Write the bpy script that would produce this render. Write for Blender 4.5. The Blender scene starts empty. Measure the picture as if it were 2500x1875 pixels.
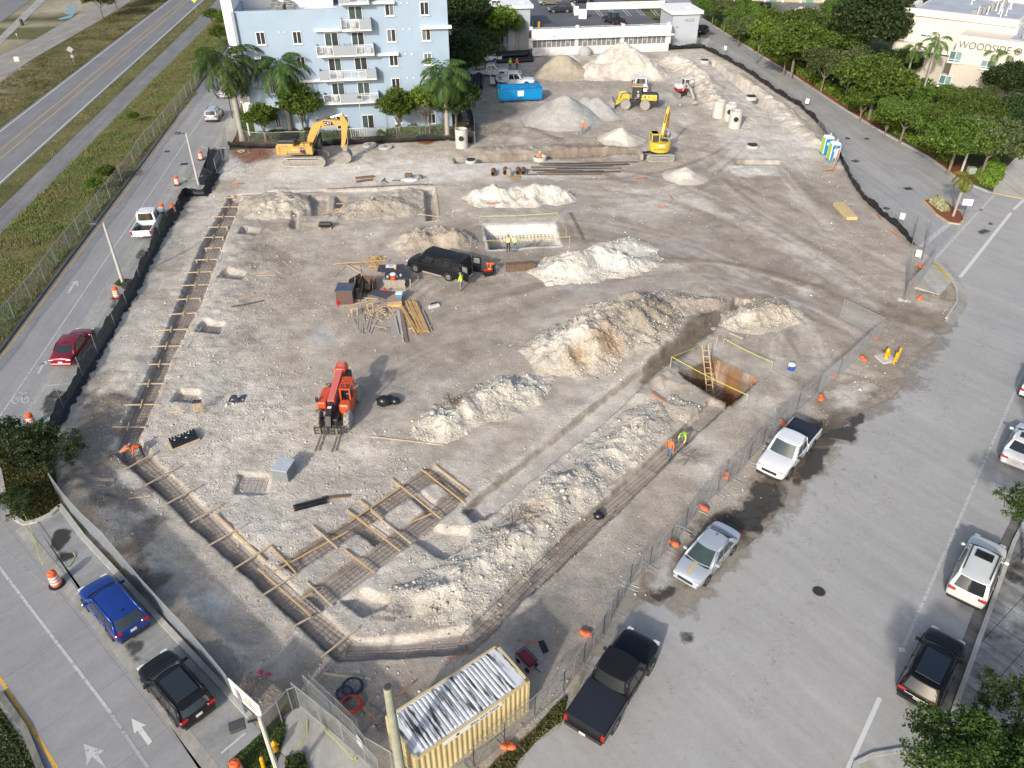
import bpy,bmesh,math,random
import numpy as np
from mathutils import Vector,Matrix,Euler
C=bpy.context;SC=C.scene;COL=SC.collection
R=math.radians
F=1905.0;TH=R(35.75);CAMH=34.0
cd=bpy.data.cameras.new("camera");cam=bpy.data.objects.new("camera",cd);COL.objects.link(cam)
cd.sensor_fit='HORIZONTAL';cd.sensor_width=36;cd.lens=F*36/2500
cd.clip_start=0.5;cd.clip_end=3000
cam.location=(0,0,CAMH);cam.rotation_euler=(R(90)-TH,0,0);SC.camera=cam
SUN_EL=R(26.5);SUN_AZ=R(205.5)
w=bpy.data.worlds.new("World");SC.world=w;w.use_nodes=True
nt=w.node_tree;nt.nodes.clear()
so=nt.nodes.new('ShaderNodeOutputWorld');bg=nt.nodes.new('ShaderNodeBackground');sk=nt.nodes.new('ShaderNodeTexSky')
sk.sky_type='NISHITA';sk.sun_disc=False;sk.sun_elevation=SUN_EL;sk.sun_rotation=SUN_AZ
sk.air_density=1.0;sk.dust_density=3.0;sk.ozone_density=1.0
bg.inputs[1].default_value=0.15
nt.links.new(sk.outputs[0],bg.inputs[0]);nt.links.new(bg.outputs[0],so.inputs[0])
sl=bpy.data.lights.new("sun",'SUN');sun=bpy.data.objects.new("sun",sl);COL.objects.link(sun)
sl.energy=2.9;sl.angle=R(2.2);sl.color=(1.0,0.95,0.885)
sd_=Vector((math.sin(SUN_AZ)*math.cos(SUN_EL),math.cos(SUN_AZ)*math.cos(SUN_EL),math.sin(SUN_EL)))
sun.rotation_euler=sd_.to_track_quat('Z','Y').to_euler()
SC.view_settings.view_transform='Standard';SC.view_settings.look='None'
SC.view_settings.exposure=0.35;SC.view_settings.gamma=1
SC.render.engine='CYCLES'
SC.cycles.max_bounces=5;SC.cycles.diffuse_bounces=2;SC.cycles.transparent_max_bounces=12
def G(u,v,z=0.0):
 a=(u-1250)/F;b=(v-937.5)/F
 y=math.cos(TH)-b*math.sin(TH);q=math.sin(TH)+b*math.cos(TH)
 t=(CAMH-z)/q
 return Vector((a*t,y*t,z))
def W(u,v):p=G(u,v);return(p.x,p.y)
def az(p,q):
 a=G(*p);b=G(*q);return math.atan2(b.y-a.y,b.x-a.x)
rng=np.random.default_rng(7);rnd=random.Random(5)
_T=rng.random((256,256))
def vn(x,y,s=0):
 x=np.asarray(x,float)+s*17.31;y=np.asarray(y,float)+s*7.77
 xi=np.floor(x).astype(int);yi=np.floor(y).astype(int);fx=x-xi;fy=y-yi
 fx=fx*fx*(3-2*fx);fy=fy*fy*(3-2*fy)
 a=_T[xi&255,yi&255];b=_T[(xi+1)&255,yi&255];c=_T[xi&255,(yi+1)&255];d=_T[(xi+1)&255,(yi+1)&255]
 return(a*(1-fx)+b*fx)*(1-fy)+(c*(1-fx)+d*fx)*fy
def fbm(x,y,s=0,o=4):
 r=0;a=0.5;t=0
 for i in range(o):
  r=r+a*(vn(x*2**i,y*2**i,s+i*3)-.5)*2;t+=a;a*=.5
 return r/t
def psd(X,Y,P):
 P=np.array(P,float);d=np.full(X.shape,1e9);ins=np.zeros(X.shape,bool);n=len(P)
 for i in range(n):
  x0,y0=P[i];x1,y1=P[(i+1)%n];ex,ey=x1-x0,y1-y0
  wx,wy=X-x0,Y-y0;t=np.clip((wx*ex+wy*ey)/(ex*ex+ey*ey+1e-12),0,1)
  d=np.minimum(d,(wx-t*ex)**2+(wy-t*ey)**2)
  c=((y0>Y)!=(y1>Y))&(X<(x1-x0)*(Y-y0)/((y1-y0)+1e-12)+x0);ins^=c
 d=np.sqrt(d);return np.where(ins,-d,d)
def pld(X,Y,P):
 d=np.full(X.shape,1e18)
 for i in range(len(P)-1):
  x0,y0=P[i];x1,y1=P[i+1];ex,ey=x1-x0,y1-y0
  wx,wy=X-x0,Y-y0;t=np.clip((wx*ex+wy*ey)/(ex*ex+ey*ey+1e-12),0,1)
  d=np.minimum(d,(wx-t*ex)**2+(wy-t*ey)**2)
 return np.sqrt(d)
MATS={}
def srgb(r,g,b):
 f=lambda c:c/12.92 if c<=.04045 else((c+.055)/1.055)**2.4
 return(f(r/255),f(g/255),f(b/255))
def mat(name,col=(.5,.5,.5),rough=.6,metal=0,var=.12,scale=3.0,bump=0.0,bscale=20.0,coat=0,spec=.5,trans=0,alpha=None):
 if name in MATS:return MATS[name]
 m=bpy.data.materials.new(name);m.use_nodes=True;n=m.node_tree.nodes;L=m.node_tree.links
 b=n['Principled BSDF'];b.inputs['Roughness'].default_value=rough;b.inputs['Metallic'].default_value=metal
 b.inputs['Coat Weight'].default_value=coat;b.inputs['Specular IOR Level'].default_value=spec
 tc=n.new('ShaderNodeTexCoord')
 if var>0:
  no=n.new('ShaderNodeTexNoise');no.inputs['Scale'].default_value=scale;no.inputs['Detail'].default_value=6;no.inputs['Roughness'].default_value=.62
  L.new(tc.outputs['Object'],no.inputs['Vector'])
  mx=n.new('ShaderNodeMix');mx.data_type='RGBA'
  lo=tuple(c*(1-var*1.6)for c in col);hi=tuple(min(1,c*(1+var*1.6))for c in col)
  mx.inputs[6].default_value=(*lo,1);mx.inputs[7].default_value=(*hi,1)
  L.new(no.outputs['Fac'],mx.inputs[0]);L.new(mx.outputs[2],b.inputs['Base Color'])
 else:b.inputs['Base Color'].default_value=(*col,1)
 if bump>0:
  n2=n.new('ShaderNodeTexNoise');n2.inputs['Scale'].default_value=bscale;n2.inputs['Detail'].default_value=5
  L.new(tc.outputs['Object'],n2.inputs['Vector'])
  bp=n.new('ShaderNodeBump');bp.inputs['Strength'].default_value=bump;bp.inputs['Distance'].default_value=.05
  L.new(n2.outputs['Fac'],bp.inputs['Height']);L.new(bp.outputs[0],b.inputs['Normal'])
 MATS[name]=m;return m
def soilmat(name,fine=1.0):
 m=bpy.data.materials.new(name);m.use_nodes=True;n=m.node_tree.nodes;L=m.node_tree.links
 b=n['Principled BSDF'];b.inputs['Specular IOR Level'].default_value=.15;b.inputs['Roughness'].default_value=.95
 tc=n.new('ShaderNodeTexCoord');at=n.new('ShaderNodeAttribute');at.attribute_name='Col'
 ar=n.new('ShaderNodeAttribute');ar.attribute_name='rub'
 def noise(s,d=6,r=.6):
  x=n.new('ShaderNodeTexNoise');x.inputs['Scale'].default_value=s;x.inputs['Detail'].default_value=d;x.inputs['Roughness'].default_value=r
  L.new(tc.outputs['Object'],x.inputs['Vector']);return x
 def mr(src,a0,a1,b0,b1):
  x=n.new('ShaderNodeMapRange');x.inputs[1].default_value=a0;x.inputs[2].default_value=a1;x.inputs[3].default_value=b0;x.inputs[4].default_value=b1
  L.new(src,x.inputs[0]);return x.outputs[0]
 def math_(op,a,c):
  x=n.new('ShaderNodeMath');x.operation=op
  for i,s in enumerate((a,c)):
   if isinstance(s,(int,float)):x.inputs[i].default_value=s
   else:L.new(s,x.inputs[i])
  return x.outputs[0]
 big=mr(noise(.45,9,.7).outputs['Fac'],.3,.7,.74,1.26)
 fin=mr(noise(7,4,.7).outputs['Fac'],.3,.7,.84,1.16)
 vo=n.new('ShaderNodeTexVoronoi');vo.inputs['Scale'].default_value=5.5;L.new(tc.outputs['Object'],vo.inputs['Vector'])
 vo2=n.new('ShaderNodeTexVoronoi');vo2.inputs['Scale'].default_value=13;L.new(tc.outputs['Object'],vo2.inputs['Vector'])
 spot=mr(vo.outputs['Distance'],.12,.5,1.3,.84);spot2=mr(vo2.outputs['Distance'],.1,.5,1.25,.86)
 pat=mr(noise(1.1,5,.7).outputs['Fac'],.44,.6,0,1)
 rubm=math_('MULTIPLY',ar.outputs['Fac'],math_('ADD',math_('MULTIPLY',pat,.9),.1))
 sp=math_('ADD',math_('MULTIPLY',math_('SUBTRACT',math_('MULTIPLY',spot,spot2),1.0),rubm),1.0)
 tot=math_('MULTIPLY',math_('MULTIPLY',big,fin),sp)
 mx=n.new('ShaderNodeVectorMath');mx.operation='SCALE';L.new(at.outputs['Color'],mx.inputs[0]);L.new(tot,mx.inputs['Scale'])
 L.new(mx.outputs[0],b.inputs['Base Color'])
 hgt=math_('ADD',math_('MULTIPLY',math_('SUBTRACT',1.0,vo.outputs['Distance']),math_('MULTIPLY',rubm,.9)),math_('MULTIPLY',noise(9,6,.75).outputs['Fac'],.8))
 bp=n.new('ShaderNodeBump');bp.inputs['Strength'].default_value=.75*fine;bp.inputs['Distance'].default_value=.09
 L.new(hgt,bp.inputs['Height']);L.new(bp.outputs[0],b.inputs['Normal'])
 return m
def pavemat(name,col,joint=0,rough=.85,stain=.25,jang=0.0,jcol=.5):
 """asphalt / concrete: worn patches, aggregate, optional slab joints"""
 m=bpy.data.materials.new(name);m.use_nodes=True;n=m.node_tree.nodes;L=m.node_tree.links
 b=n['Principled BSDF'];b.inputs['Roughness'].default_value=rough;b.inputs['Specular IOR Level'].default_value=.3
 tc=n.new('ShaderNodeTexCoord')
 def noise(s,d=6,r=.6,vec=None):
  x=n.new('ShaderNodeTexNoise');x.inputs['Scale'].default_value=s;x.inputs['Detail'].default_value=d;x.inputs['Roughness'].default_value=r
  L.new(vec or tc.outputs['Object'],x.inputs['Vector']);return x.outputs['Fac']
 def mr(src,a0,a1,b0,b1):
  x=n.new('ShaderNodeMapRange');x.inputs[1].default_value=a0;x.inputs[2].default_value=a1;x.inputs[3].default_value=b0;x.inputs[4].default_value=b1
  L.new(src,x.inputs[0]);return x.outputs[0]
 def mul(a,c):
  x=n.new('ShaderNodeMath');x.operation='MULTIPLY';L.new(a,x.inputs[0]);L.new(c,x.inputs[1]);return x.outputs[0]
 mp=n.new('ShaderNodeMapping');mp.inputs['Rotation'].default_value=(0,0,jang);L.new(tc.outputs['Object'],mp.inputs['Vector'])
 mp2=n.new('ShaderNodeMapping');mp2.inputs['Scale'].default_value=(.8,.05,1);L.new(mp.outputs[0],mp2.inputs['Vector'])
 t=mul(mr(noise(.22,8,.72),.35,.68,1-stain*.45,1+stain*.35),mr(noise(1.6,6,.65,mp2.outputs[0]),.3,.7,1-stain*.6,1+stain*.45));t=mul(t,mr(noise(2.6,6,.7),.3,.7,1-stain*.3,1+stain*.3))
 t=mul(t,mr(noise(14,3,.8),.3,.7,.9,1.1))
 vd=n.new('ShaderNodeTexVoronoi');vd.inputs['Scale'].default_value=.9;L.new(tc.outputs['Object'],vd.inputs['Vector'])
 t=mul(t,mr(vd.outputs['Distance'],.02,.06,.72,1.0))
 if joint:
  br=n.new('ShaderNodeTexBrick');br.offset=0;br.inputs['Scale'].default_value=1;br.inputs['Brick Width'].default_value=joint;br.inputs['Row Height'].default_value=joint
  br.inputs['Mortar Size'].default_value=.018;br.inputs['Mortar Smooth'].default_value=.2
  L.new(mp.outputs[0],br.inputs['Vector']);t=mul(t,mr(br.outputs['Fac'],0,1,1,jcol))
 mx=n.new('ShaderNodeVectorMath');mx.operation='SCALE';mx.inputs[0].default_value=col;L.new(t,mx.inputs['Scale']);L.new(mx.outputs[0],b.inputs['Base Color'])
 bp=n.new('ShaderNodeBump');bp.inputs['Strength'].default_value=.3;bp.inputs['Distance'].default_value=.02
 L.new(noise(30,3,.8),bp.inputs['Height']);L.new(bp.outputs[0],b.inputs['Normal'])
 MATS[name]=m;return m
def paintmat(name,col,wear=.45):
 """road paint with worn gaps showing what lies below"""
 m=bpy.data.materials.new(name);m.use_nodes=True;n=m.node_tree.nodes;L=m.node_tree.links
 b=n['Principled BSDF'];b.inputs['Base Color'].default_value=(*col,1);b.inputs['Roughness'].default_value=.8
 tc=n.new('ShaderNodeTexCoord');no=n.new('ShaderNodeTexNoise');no.inputs['Scale'].default_value=4;no.inputs['Detail'].default_value=8;no.inputs['Roughness'].default_value=.75
 L.new(tc.outputs['Object'],no.inputs['Vector'])
 mr=n.new('ShaderNodeMapRange');mr.inputs[1].default_value=wear-.1;mr.inputs[2].default_value=wear+.08;L.new(no.outputs['Fac'],mr.inputs[0]);L.new(mr.outputs[0],b.inputs['Alpha'])
 MATS[name]=m;return m
def filmmat(name,col,rough=.8):
 m=bpy.data.materials.new(name);m.use_nodes=True;n=m.node_tree.nodes;L=m.node_tree.links
 b=n['Principled BSDF'];b.inputs['Base Color'].default_value=(*col,1);b.inputs['Roughness'].default_value=rough
 a=n.new('ShaderNodeAttribute');a.attribute_name='a';tc=n.new('ShaderNodeTexCoord');no=n.new('ShaderNodeTexNoise');no.inputs['Scale'].default_value=3.2;no.inputs['Detail'].default_value=7;no.inputs['Roughness'].default_value=.75;L.new(tc.outputs['Object'],no.inputs['Vector'])
 ad=n.new('ShaderNodeMath');ad.operation='ADD';L.new(a.outputs['Fac'],ad.inputs[0]);L.new(no.outputs['Fac'],ad.inputs[1])
 mr=n.new('ShaderNodeMapRange');mr.inputs[1].default_value=.75;mr.inputs[2].default_value=1.25;mr.inputs[4].default_value=.9;L.new(ad.outputs[0],mr.inputs[0]);L.new(mr.outputs[0],b.inputs['Alpha']);return m
def wiremat(name,col,pitch=.07,wire=.16,vertical=False):
 """woven wire: see-through diamonds laid out in metres on the fence itself"""
 m=bpy.data.materials.new(name);m.use_nodes=True;n=m.node_tree.nodes;L=m.node_tree.links
 b=n['Principled BSDF'];b.inputs['Base Color'].default_value=(*col,1);b.inputs['Roughness'].default_value=.5;b.inputs['Metallic'].default_value=.3
 uv=n.new('ShaderNodeUVMap');sp=n.new('ShaderNodeSeparateXYZ');L.new(uv.outputs[0],sp.inputs[0])
 def mm(op,a,c=None):
  x=n.new('ShaderNodeMath');x.operation=op
  for i,s in enumerate((a,c)):
   if s is None:continue
   if isinstance(s,(int,float)):x.inputs[i].default_value=s
   else:L.new(s,x.inputs[i])
  return x.outputs[0]
 if vertical:A,B=sp.outputs[0],sp.outputs[1]
 else:A=mm('ADD',sp.outputs[0],sp.outputs[1]);B=mm('SUBTRACT',sp.outputs[0],sp.outputs[1])
 f1=mm('LESS_THAN',mm('FRACT',mm('DIVIDE',A,pitch)),wire);f2=mm('LESS_THAN',mm('FRACT',mm('DIVIDE',B,pitch)),wire)
 L.new(mm('MAXIMUM',f1,f2),b.inputs['Alpha'])
 MATS[name]=m;return m
class MB:
 def __init__(s):s.v=[];s.f=[];s.m=[];s.mat=0
 def add(s,vs,fs,M=None):
  o=len(s.v)
  for p in vs:
   p=Vector(p);s.v.append(M@p if M else p)
  for f in fs:s.f.append([o+i for i in f]);s.m.append(s.mat)
  return s
 def box(s,c,d,rz=0,M=None,taper=1.0):
  hx,hy,hz=d[0]/2,d[1]/2,d[2]/2
  T=Matrix.Translation(c)@Matrix.Rotation(rz,4,'Z')
  if M:T=M@T
  vs=[(-hx,-hy,-hz),(hx,-hy,-hz),(hx,hy,-hz),(-hx,hy,-hz)]+[(x*taper,y*taper,hz)for x,y in((-hx,-hy),(hx,-hy),(hx,hy),(-hx,hy))]
  return s.add(vs,[(0,3,2,1),(4,5,6,7),(0,1,5,4),(1,2,6,5),(2,3,7,6),(3,0,4,7)],T)
 def bbox(s,c,d,b=.03,rz=0,M=None):
  hx,hy,hz=d[0]/2,d[1]/2,d[2]/2;b=min(b,hx*.45,hy*.45,hz*.45)
  T=Matrix.Translation(c)@Matrix.Rotation(rz,4,'Z')
  if M:T=M@T
  def ring(x,y,z):return[(-x+b,-y,z),(x-b,-y,z),(x,-y+b,z),(x,y-b,z),(x-b,y,z),(-x+b,y,z),(-x,y-b,z),(-x,-y+b,z)]
  vs=ring(hx-b*.6,hy-b*.6,-hz)+ring(hx,hy,-hz+b)+ring(hx,hy,hz-b)+ring(hx-b*.6,hy-b*.6,hz)
  fs=[tuple(range(7,-1,-1)),tuple(range(24,32))]
  for k in range(3):
   for i in range(8):j=(i+1)%8;fs.append((k*8+i,k*8+j,k*8+8+j,k*8+8+i))
  return s.add(vs,fs,T)
 def tube(s,a,b,r0,r1=None,n=8,cap=True):
  a=Vector(a);b=Vector(b);r1=r0 if r1 is None else r1;d=(b-a)
  if d.length<1e-6:return s
  q=d.to_track_quat('Z','Y').to_matrix();vs=[]
  for p,r in((a,r0),(b,r1)):
   for i in range(n):t=2*math.pi*i/n;vs.append(p+q@Vector((r*math.cos(t),r*math.sin(t),0)))
  fs=[(i,(i+1)%n,n+(i+1)%n,n+i)for i in range(n)]
  if cap:fs+=[tuple(range(n-1,-1,-1)),tuple(range(n,2*n))]
  return s.add(vs,fs)
 def path(s,P,r,n=6):
  for a,b in zip(P[:-1],P[1:]):s.tube(a,b,r,r,n)
  return s
 def bar(s,a,b,w,h):
  a=Vector(a);b=Vector(b);d=b-a;L_=d.length
  if L_<1e-6:return s
  x=d.normalized();z=Vector((0,0,1));y=z.cross(x)
  if y.length<1e-4:y=Vector((0,1,0))
  y.normalize();z=x.cross(y)
  M=Matrix((x,y,z)).transposed().to_4x4();M.translation=(a+b)/2
  return s.box((0,0,0),(L_,w,h),0,M)
 def lathe(s,prof,n=16,M=None,caps=True):
  vs=[];fs=[]
  for r,z in prof:
   for i in range(n):t=2*math.pi*i/n;vs.append((r*math.cos(t),r*math.sin(t),z))
  for k in range(len(prof)-1):
   for i in range(n):j=(i+1)%n;fs.append((k*n+i,k*n+j,k*n+n+j,k*n+n+i))
  if caps:fs.append(tuple(range(n-1,-1,-1)));fs.append(tuple(range((len(prof)-1)*n,len(prof)*n)))
  return s.add(vs,fs,M)
 def prism(s,poly,y0,y1,M=None):
  n=len(poly);ar=sum(poly[i][0]*poly[(i+1)%n][1]-poly[(i+1)%n][0]*poly[i][1]for i in range(n))
  if ar<0:poly=poly[::-1]
  vs=[(x,y0,z)for x,z in poly]+[(x,y1,z)for x,z in poly]
  fs=[tuple(range(n)),tuple(range(2*n-1,n-1,-1))]+[((i+1)%n,i,n+i,n+(i+1)%n)for i in range(n)]
  return s.add(vs,fs,M)
 def slab(s,poly,z0,z1,M=None):
  n=len(poly);ar=sum(poly[i][0]*poly[(i+1)%n][1]-poly[(i+1)%n][0]*poly[i][1]for i in range(n))
  if ar<0:poly=poly[::-1]
  vs=[(p[0],p[1],z0)for p in poly]+[(p[0],p[1],z1)for p in poly]
  fs=[tuple(range(n-1,-1,-1)),tuple(range(n,2*n))]+[(i,(i+1)%n,n+(i+1)%n,n+i)for i in range(n)]
  return s.add(vs,fs,M)
 def grid(s,fn,nu,nv,M=None):
  vs=[fn(i/nu,j/nv)for j in range(nv+1)for i in range(nu+1)]
  fs=[(j*(nu+1)+i,j*(nu+1)+i+1,(j+1)*(nu+1)+i+1,(j+1)*(nu+1)+i)for j in range(nv)for i in range(nu)]
  return s.add(vs,fs,M)
 def loft(s,rings,closed=True,caps=True):
  n=len(rings[0]);vs=[p for r in rings for p in r];fs=[]
  for k in range(len(rings)-1):
   for i in range(n if closed else n-1):j=(i+1)%n;fs.append((k*n+i,k*n+j,k*n+n+j,k*n+n+i))
  if caps:fs.append(tuple(range(n-1,-1,-1)));fs.append(tuple(range((len(rings)-1)*n,len(rings)*n)))
  return s.add(vs,fs)
 def ball(s,c,r,n=10,sc=(1,1,1)):
  k=max(4,n//2);M=Matrix.Translation(c)@Matrix.Diagonal((r*sc[0],r*sc[1],r*sc[2],1))
  return s.lathe([(max(.02,math.sin(math.pi*i/k)),-math.cos(math.pi*i/k))for i in range(k+1)],n,M)
 def build(s,name,mats,parent=None,smooth=False,sub=0,bevel=0):
  me=bpy.data.meshes.new(name);me.from_pydata([tuple(p)for p in s.v],[],s.f)
  if not isinstance(mats,(list,tuple)):mats=[mats]
  for m in mats:me.materials.append(m)
  if len(mats)>1:me.polygons.foreach_set('material_index',s.m)
  o=bpy.data.objects.new(name,me);COL.objects.link(o)
  if smooth:me.shade_smooth()
  if sub:md=o.modifiers.new('s','SUBSURF');md.levels=sub;md.render_levels=sub
  if bevel:md=o.modifiers.new('b','BEVEL');md.width=bevel;md.segments=2;md.limit_method='ANGLE'
  if parent:o.parent=parent
  me.update();return o
def tag(o,label=None,cat=None,group=None,kind=None):
 if label:o['label']=label
 if cat:o['category']=cat
 if group:o['group']=group
 if kind:o['kind']=kind
 return o
def thing(name,label,cat,loc=(0,0,0),rz=0,group=None):
 o=bpy.data.objects.new(name,None);COL.objects.link(o);o.empty_display_size=.2
 o.location=loc;o.rotation_euler=(0,0,rz);return tag(o,label,cat,group)
def kids(o):return[c for c in bpy.data.objects if c.parent==o]
def dup(root,loc,rz,label=None,group=None,scale=None):
 r=root.copy();COL.objects.link(r);r.location=loc;r.rotation_euler=(0,0,rz)
 if scale:r.scale=(scale,)*3 if isinstance(scale,(int,float))else scale
 if label:r['label']=label
 if group:r['group']=group
 for ch in kids(root):
  c=ch.copy();COL.objects.link(c);c.parent=r
  for g in kids(ch):
   d=g.copy();COL.objects.link(d);d.parent=c
 return r
def text(name,s,size,m,parent,M,depth=.01,align='CENTER',sx=1.0):
 cu=bpy.data.curves.new(name,'FONT');cu.body=s;cu.size=size;cu.extrude=depth;cu.align_x=align;cu.align_y='CENTER'
 t=bpy.data.objects.new(name+'_c',cu);COL.objects.link(t);C.view_layer.update()
 me=bpy.data.meshes.new_from_object(t.evaluated_get(C.evaluated_depsgraph_get()));bpy.data.objects.remove(t)
 me.transform(M@Matrix.Diagonal((sx,1,1,1)));me.materials.clear();me.materials.append(m)
 o=bpy.data.objects.new(name,me);COL.objects.link(o)
 if parent:o.parent=parent
 return o
def FACE(origin,xdir,up):
 x=Vector(xdir).normalized();y=Vector(up).normalized();z=x.cross(y)
 M=Matrix((x,y,z)).transposed().to_4x4();M.translation=Vector(origin);return M
def mesh_np(name,V,Fq,mats,parent=None,smooth=False,k=4):
 me=bpy.data.meshes.new(name);me.vertices.add(len(V));me.vertices.foreach_set('co',np.asarray(V,np.float32).ravel())
 Fq=np.asarray(Fq,np.int32);me.loops.add(Fq.size);me.loops.foreach_set('vertex_index',Fq.ravel())
 me.polygons.add(len(Fq));me.polygons.foreach_set('loop_start',np.arange(0,Fq.size,k,dtype=np.int32))
 if smooth:me.polygons.foreach_set('use_smooth',np.ones(len(Fq),bool))
 for m in(mats if isinstance(mats,(list,tuple))else[mats]):me.materials.append(m)
 me.update(calc_edges=True);me.validate()
 o=bpy.data.objects.new(name,me);COL.objects.link(o)
 if parent:o.parent=parent
 return o
def PX(L):return[W(*p)for p in L]
SITE=PX([(124,1062),(200,924),(278,800),(338,681),(390,579),(437,504),(458,475),(498,478),(527,426),(556,356),(674,362),(847,353),(1096,343),(1140,352),(1160,350),(1120,235),(1120,180),(1160,125),(1290,135),(1420,128),(1626,122),(1714,118),(1763,142),(1828,179),(1893,226),(1950,260),(1999,305),(2047,382),(2068,431),(2108,492),(2170,545),(2222,598),(2290,640),(2322,687),(2338,713),(2340,738),(2315,792),(2279,839),(2246,875),(2210,904),(2214,935),(2183,970),(2108,1008),(2040,1050),(2006,1060),(1960,1130),(1913,1209),(1855,1286),(1790,1300),(1700,1360),(1640,1430),(1608,1480),(1545,1478),(1490,1530),(1440,1620),(1385,1720),(1364,1790),(1262,1880),(1240,1960),(930,1960),(905,1875),(745,1720),(700,1680),(640,1760),(590,1720),(466,1574),(364,1464),(272,1350),(172,1249),(140,1200),(110,1130)])
OUT=SITE
T1=PX([(561,478),(492,602),(434,741),(379,880),(341,962),(307,1026),(284,1104),(330,1147),(338,1069),(379,979),(419,877),(492,741),(544,602),(590,487)])
T2=PX([(284,1104),(330,1147),(414,1222),(466,1280),(564,1367),(726,1521),(824,1610),(861,1562),(786,1495),(733,1453),(673,1397),(575,1306),(550,1280),(463,1205),(388,1133),(338,1069)])
T3=PX([(824,1610),(861,1562),(1000,1556),(1145,1530),(1300,1374),(1431,1261),(1446,1249),(1582,1124),(1648,1058),(1692,1017),(1730,977),(1782,985),(1663,1092),(1507,1254),(1473,1284),(1348,1404),(1149,1592),(1000,1604)])
T5=PX([(1135,1240),(1200,1185),(1362,1058),(1489,954),(1576,893),(1663,829),(1727,780),(1795,728),(1835,738),(1779,780),(1706,832),(1634,890),(1547,965),(1460,1040),(1362,1115),(1184,1269)])
T6=PX([(688,1378),(870,1262),(1054,1136),(1147,1201),(1128,1222),(1063,1173),(960,1240),(718,1400)])
T7=PX([(742,1452),(1000,1277),(1095,1205),(1147,1205),(1060,1282),(786,1491)])
T8=PX([(860,1283),(885,1265),(945,1308),(915,1330)])
T8b=PX([(1000,1210),(1022,1195),(1080,1243),(1055,1258)])
DIG=[(T1,.5),(T2,.34),(T3,.34),(T5,.6),(T6,.26),(T7,.26),(T8,.4),(T8b,.36),(PX([(575,1205),(650,1165),(655,1203),(652,1207)]),.0),(PX([(572,1203),(585,1153),(655,1157),(652,1203)]),.3),(PX([(422,982),(438,955),(488,958),(484,984)]),.3),(PX([(480,812),(497,783),(548,790),(536,815)]),.3),(PX([(533,680),(553,660),(600,668),(590,684)]),.3),(PX([(583,573),(593,557),(634,563),(625,577)]),.3),(PX([(1014,1318),(1060,1285),(1145,1290),(1145,1330),(1085,1365),(1050,1345)]),.42),(PX([(835,1465),(885,1438),(952,1462),(945,1482),(885,1503)]),.5),(PX([(1133,1247),(1160,1228),(1187,1255),(1160,1274)]),.8),(PX([(1183,553),(1350,548),(1364,598),(1196,606)]),1.7),(PX([(1658,918),(1742,878),(1848,930),(1783,986),(1735,960)]),2.2),(PX([(755,478),(765,528),(800,525),(800,478)]),.5),(PX([(820,478),(846,478),(840,518),(818,520)]),.7),(PX([(1036,463),(1060,462),(1072,535),(1042,538)]),.7),(PX([(575,476),(577,482),(1060,466),(1060,456),(800,462)]),.3),(PX([(1110,385),(1110,398),(1290,392),(1480,380),(1600,372),(1600,360),(1400,372),(1290,382)]),.6),(PX([(1728,150),(1744,148),(1850,232),(1880,262),(1860,270),(1830,240)]),1.0),(PX([(1790,400),(1800,392),(1905,392),(1905,402)]),.4),(PX([(708,560),(715,520),(728,520),(724,562)]),.25)]
BANK=[([(600,560),(500,820),(430,1000)],3.5,.18),([(620,500),(680,478),(730,500)],2.6,.6),([(850,520),(930,505),(1000,470)],3.4,.55),([(700,560),(760,540),(820,545)],2.5,.25),([(1000,590),(1060,575),(1120,590)],2.4,.8),([(700,1010),(900,1060),(1000,1010)],4,.12),([(1370,880),(1560,860),(1700,790)],3,.25),([(1580,960),(1640,930)],3,.3),([(1500,370),(1330,368),(1180,372)],2.5,.45),([(1650,155),(1750,240),(1800,290)],4,.5),([(1800,190),(1900,262),(1990,350)],2.2,.6),([(1890,740),(1940,770)],3,.2),([(330,900),(250,1020),(180,1100)],2.2,.25),([(160,1190),(250,1290),(350,1410),(450,1520),(560,1640)],2.6,.5),([(600,1310),(700,1330),(800,1260)],1.6,.12),([(1000,1180),(1060,1230)],1,.05),([(1550,1180),(1400,1330),(1250,1480)],1.2,.22),([(1640,880),(1620,930)],1.5,.3)]
def digged(X,Y,h,w=.08):
 for P,d in DIG:
  if d<=0:continue
  Pn=np.array(P);mk=(X>Pn[:,0].min()-.5)&(X<Pn[:,0].max()+.5)&(Y>Pn[:,1].min()-.5)&(Y<Pn[:,1].max()+.5)
  if not mk.any():continue
  x=X[mk];y=Y[mk]
  s=psd(x,y,P)+.08*fbm(x*1.6,y*1.6,4,3)
  k=np.clip(.5-s/(2*w),0,1);k=k*k*(3-2*k)
  h[mk]=np.minimum(h[mk],h[mk]*(1-k)-d*k+.03*k*fbm(x*2,y*2,9,2))
 return h
def height(X,Y,rub=None):
 X=np.asarray(X,float);Y=np.asarray(Y,float)
 sd=psd(X,Y,SITE);inn=np.clip(-sd/1.2,0,1)
 h=.09*fbm(X/6,Y/6,1,3)+.05*fbm(X/1.3,Y/1.3,2,3)
 if rub is not None:h=h+rub*(.06*fbm(X*1.3,Y*1.3,3,4)+.055*fbm(X*3.6,Y*3.6,6,3))
 for P,r,hh in BANK:
  P=PX(P);Pn=np.array(P);mk=(X>Pn[:,0].min()-r)&(X<Pn[:,0].max()+r)&(Y>Pn[:,1].min()-r)&(Y<Pn[:,1].max()+r)
  if mk.any():
   x=X[mk];y=Y[mk];d=pld(x,y,P)/r*(1+.25*fbm(x/1.2,y/1.2,5,3));k=np.clip(1-d,0,1);k=k*k*(3-2*k)
   h[mk]+=hh*k*(1+.5*fbm(x/.7,y/.7,8,3))
 h=h*inn
 return digged(X,Y,h)
def hz(x,y):return float(height(np.array([x]),np.array([y]))[0])
def GZ(u,v,dz=0):
 p=G(u,v);p.z=hz(p.x,p.y)+dz;return p
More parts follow.
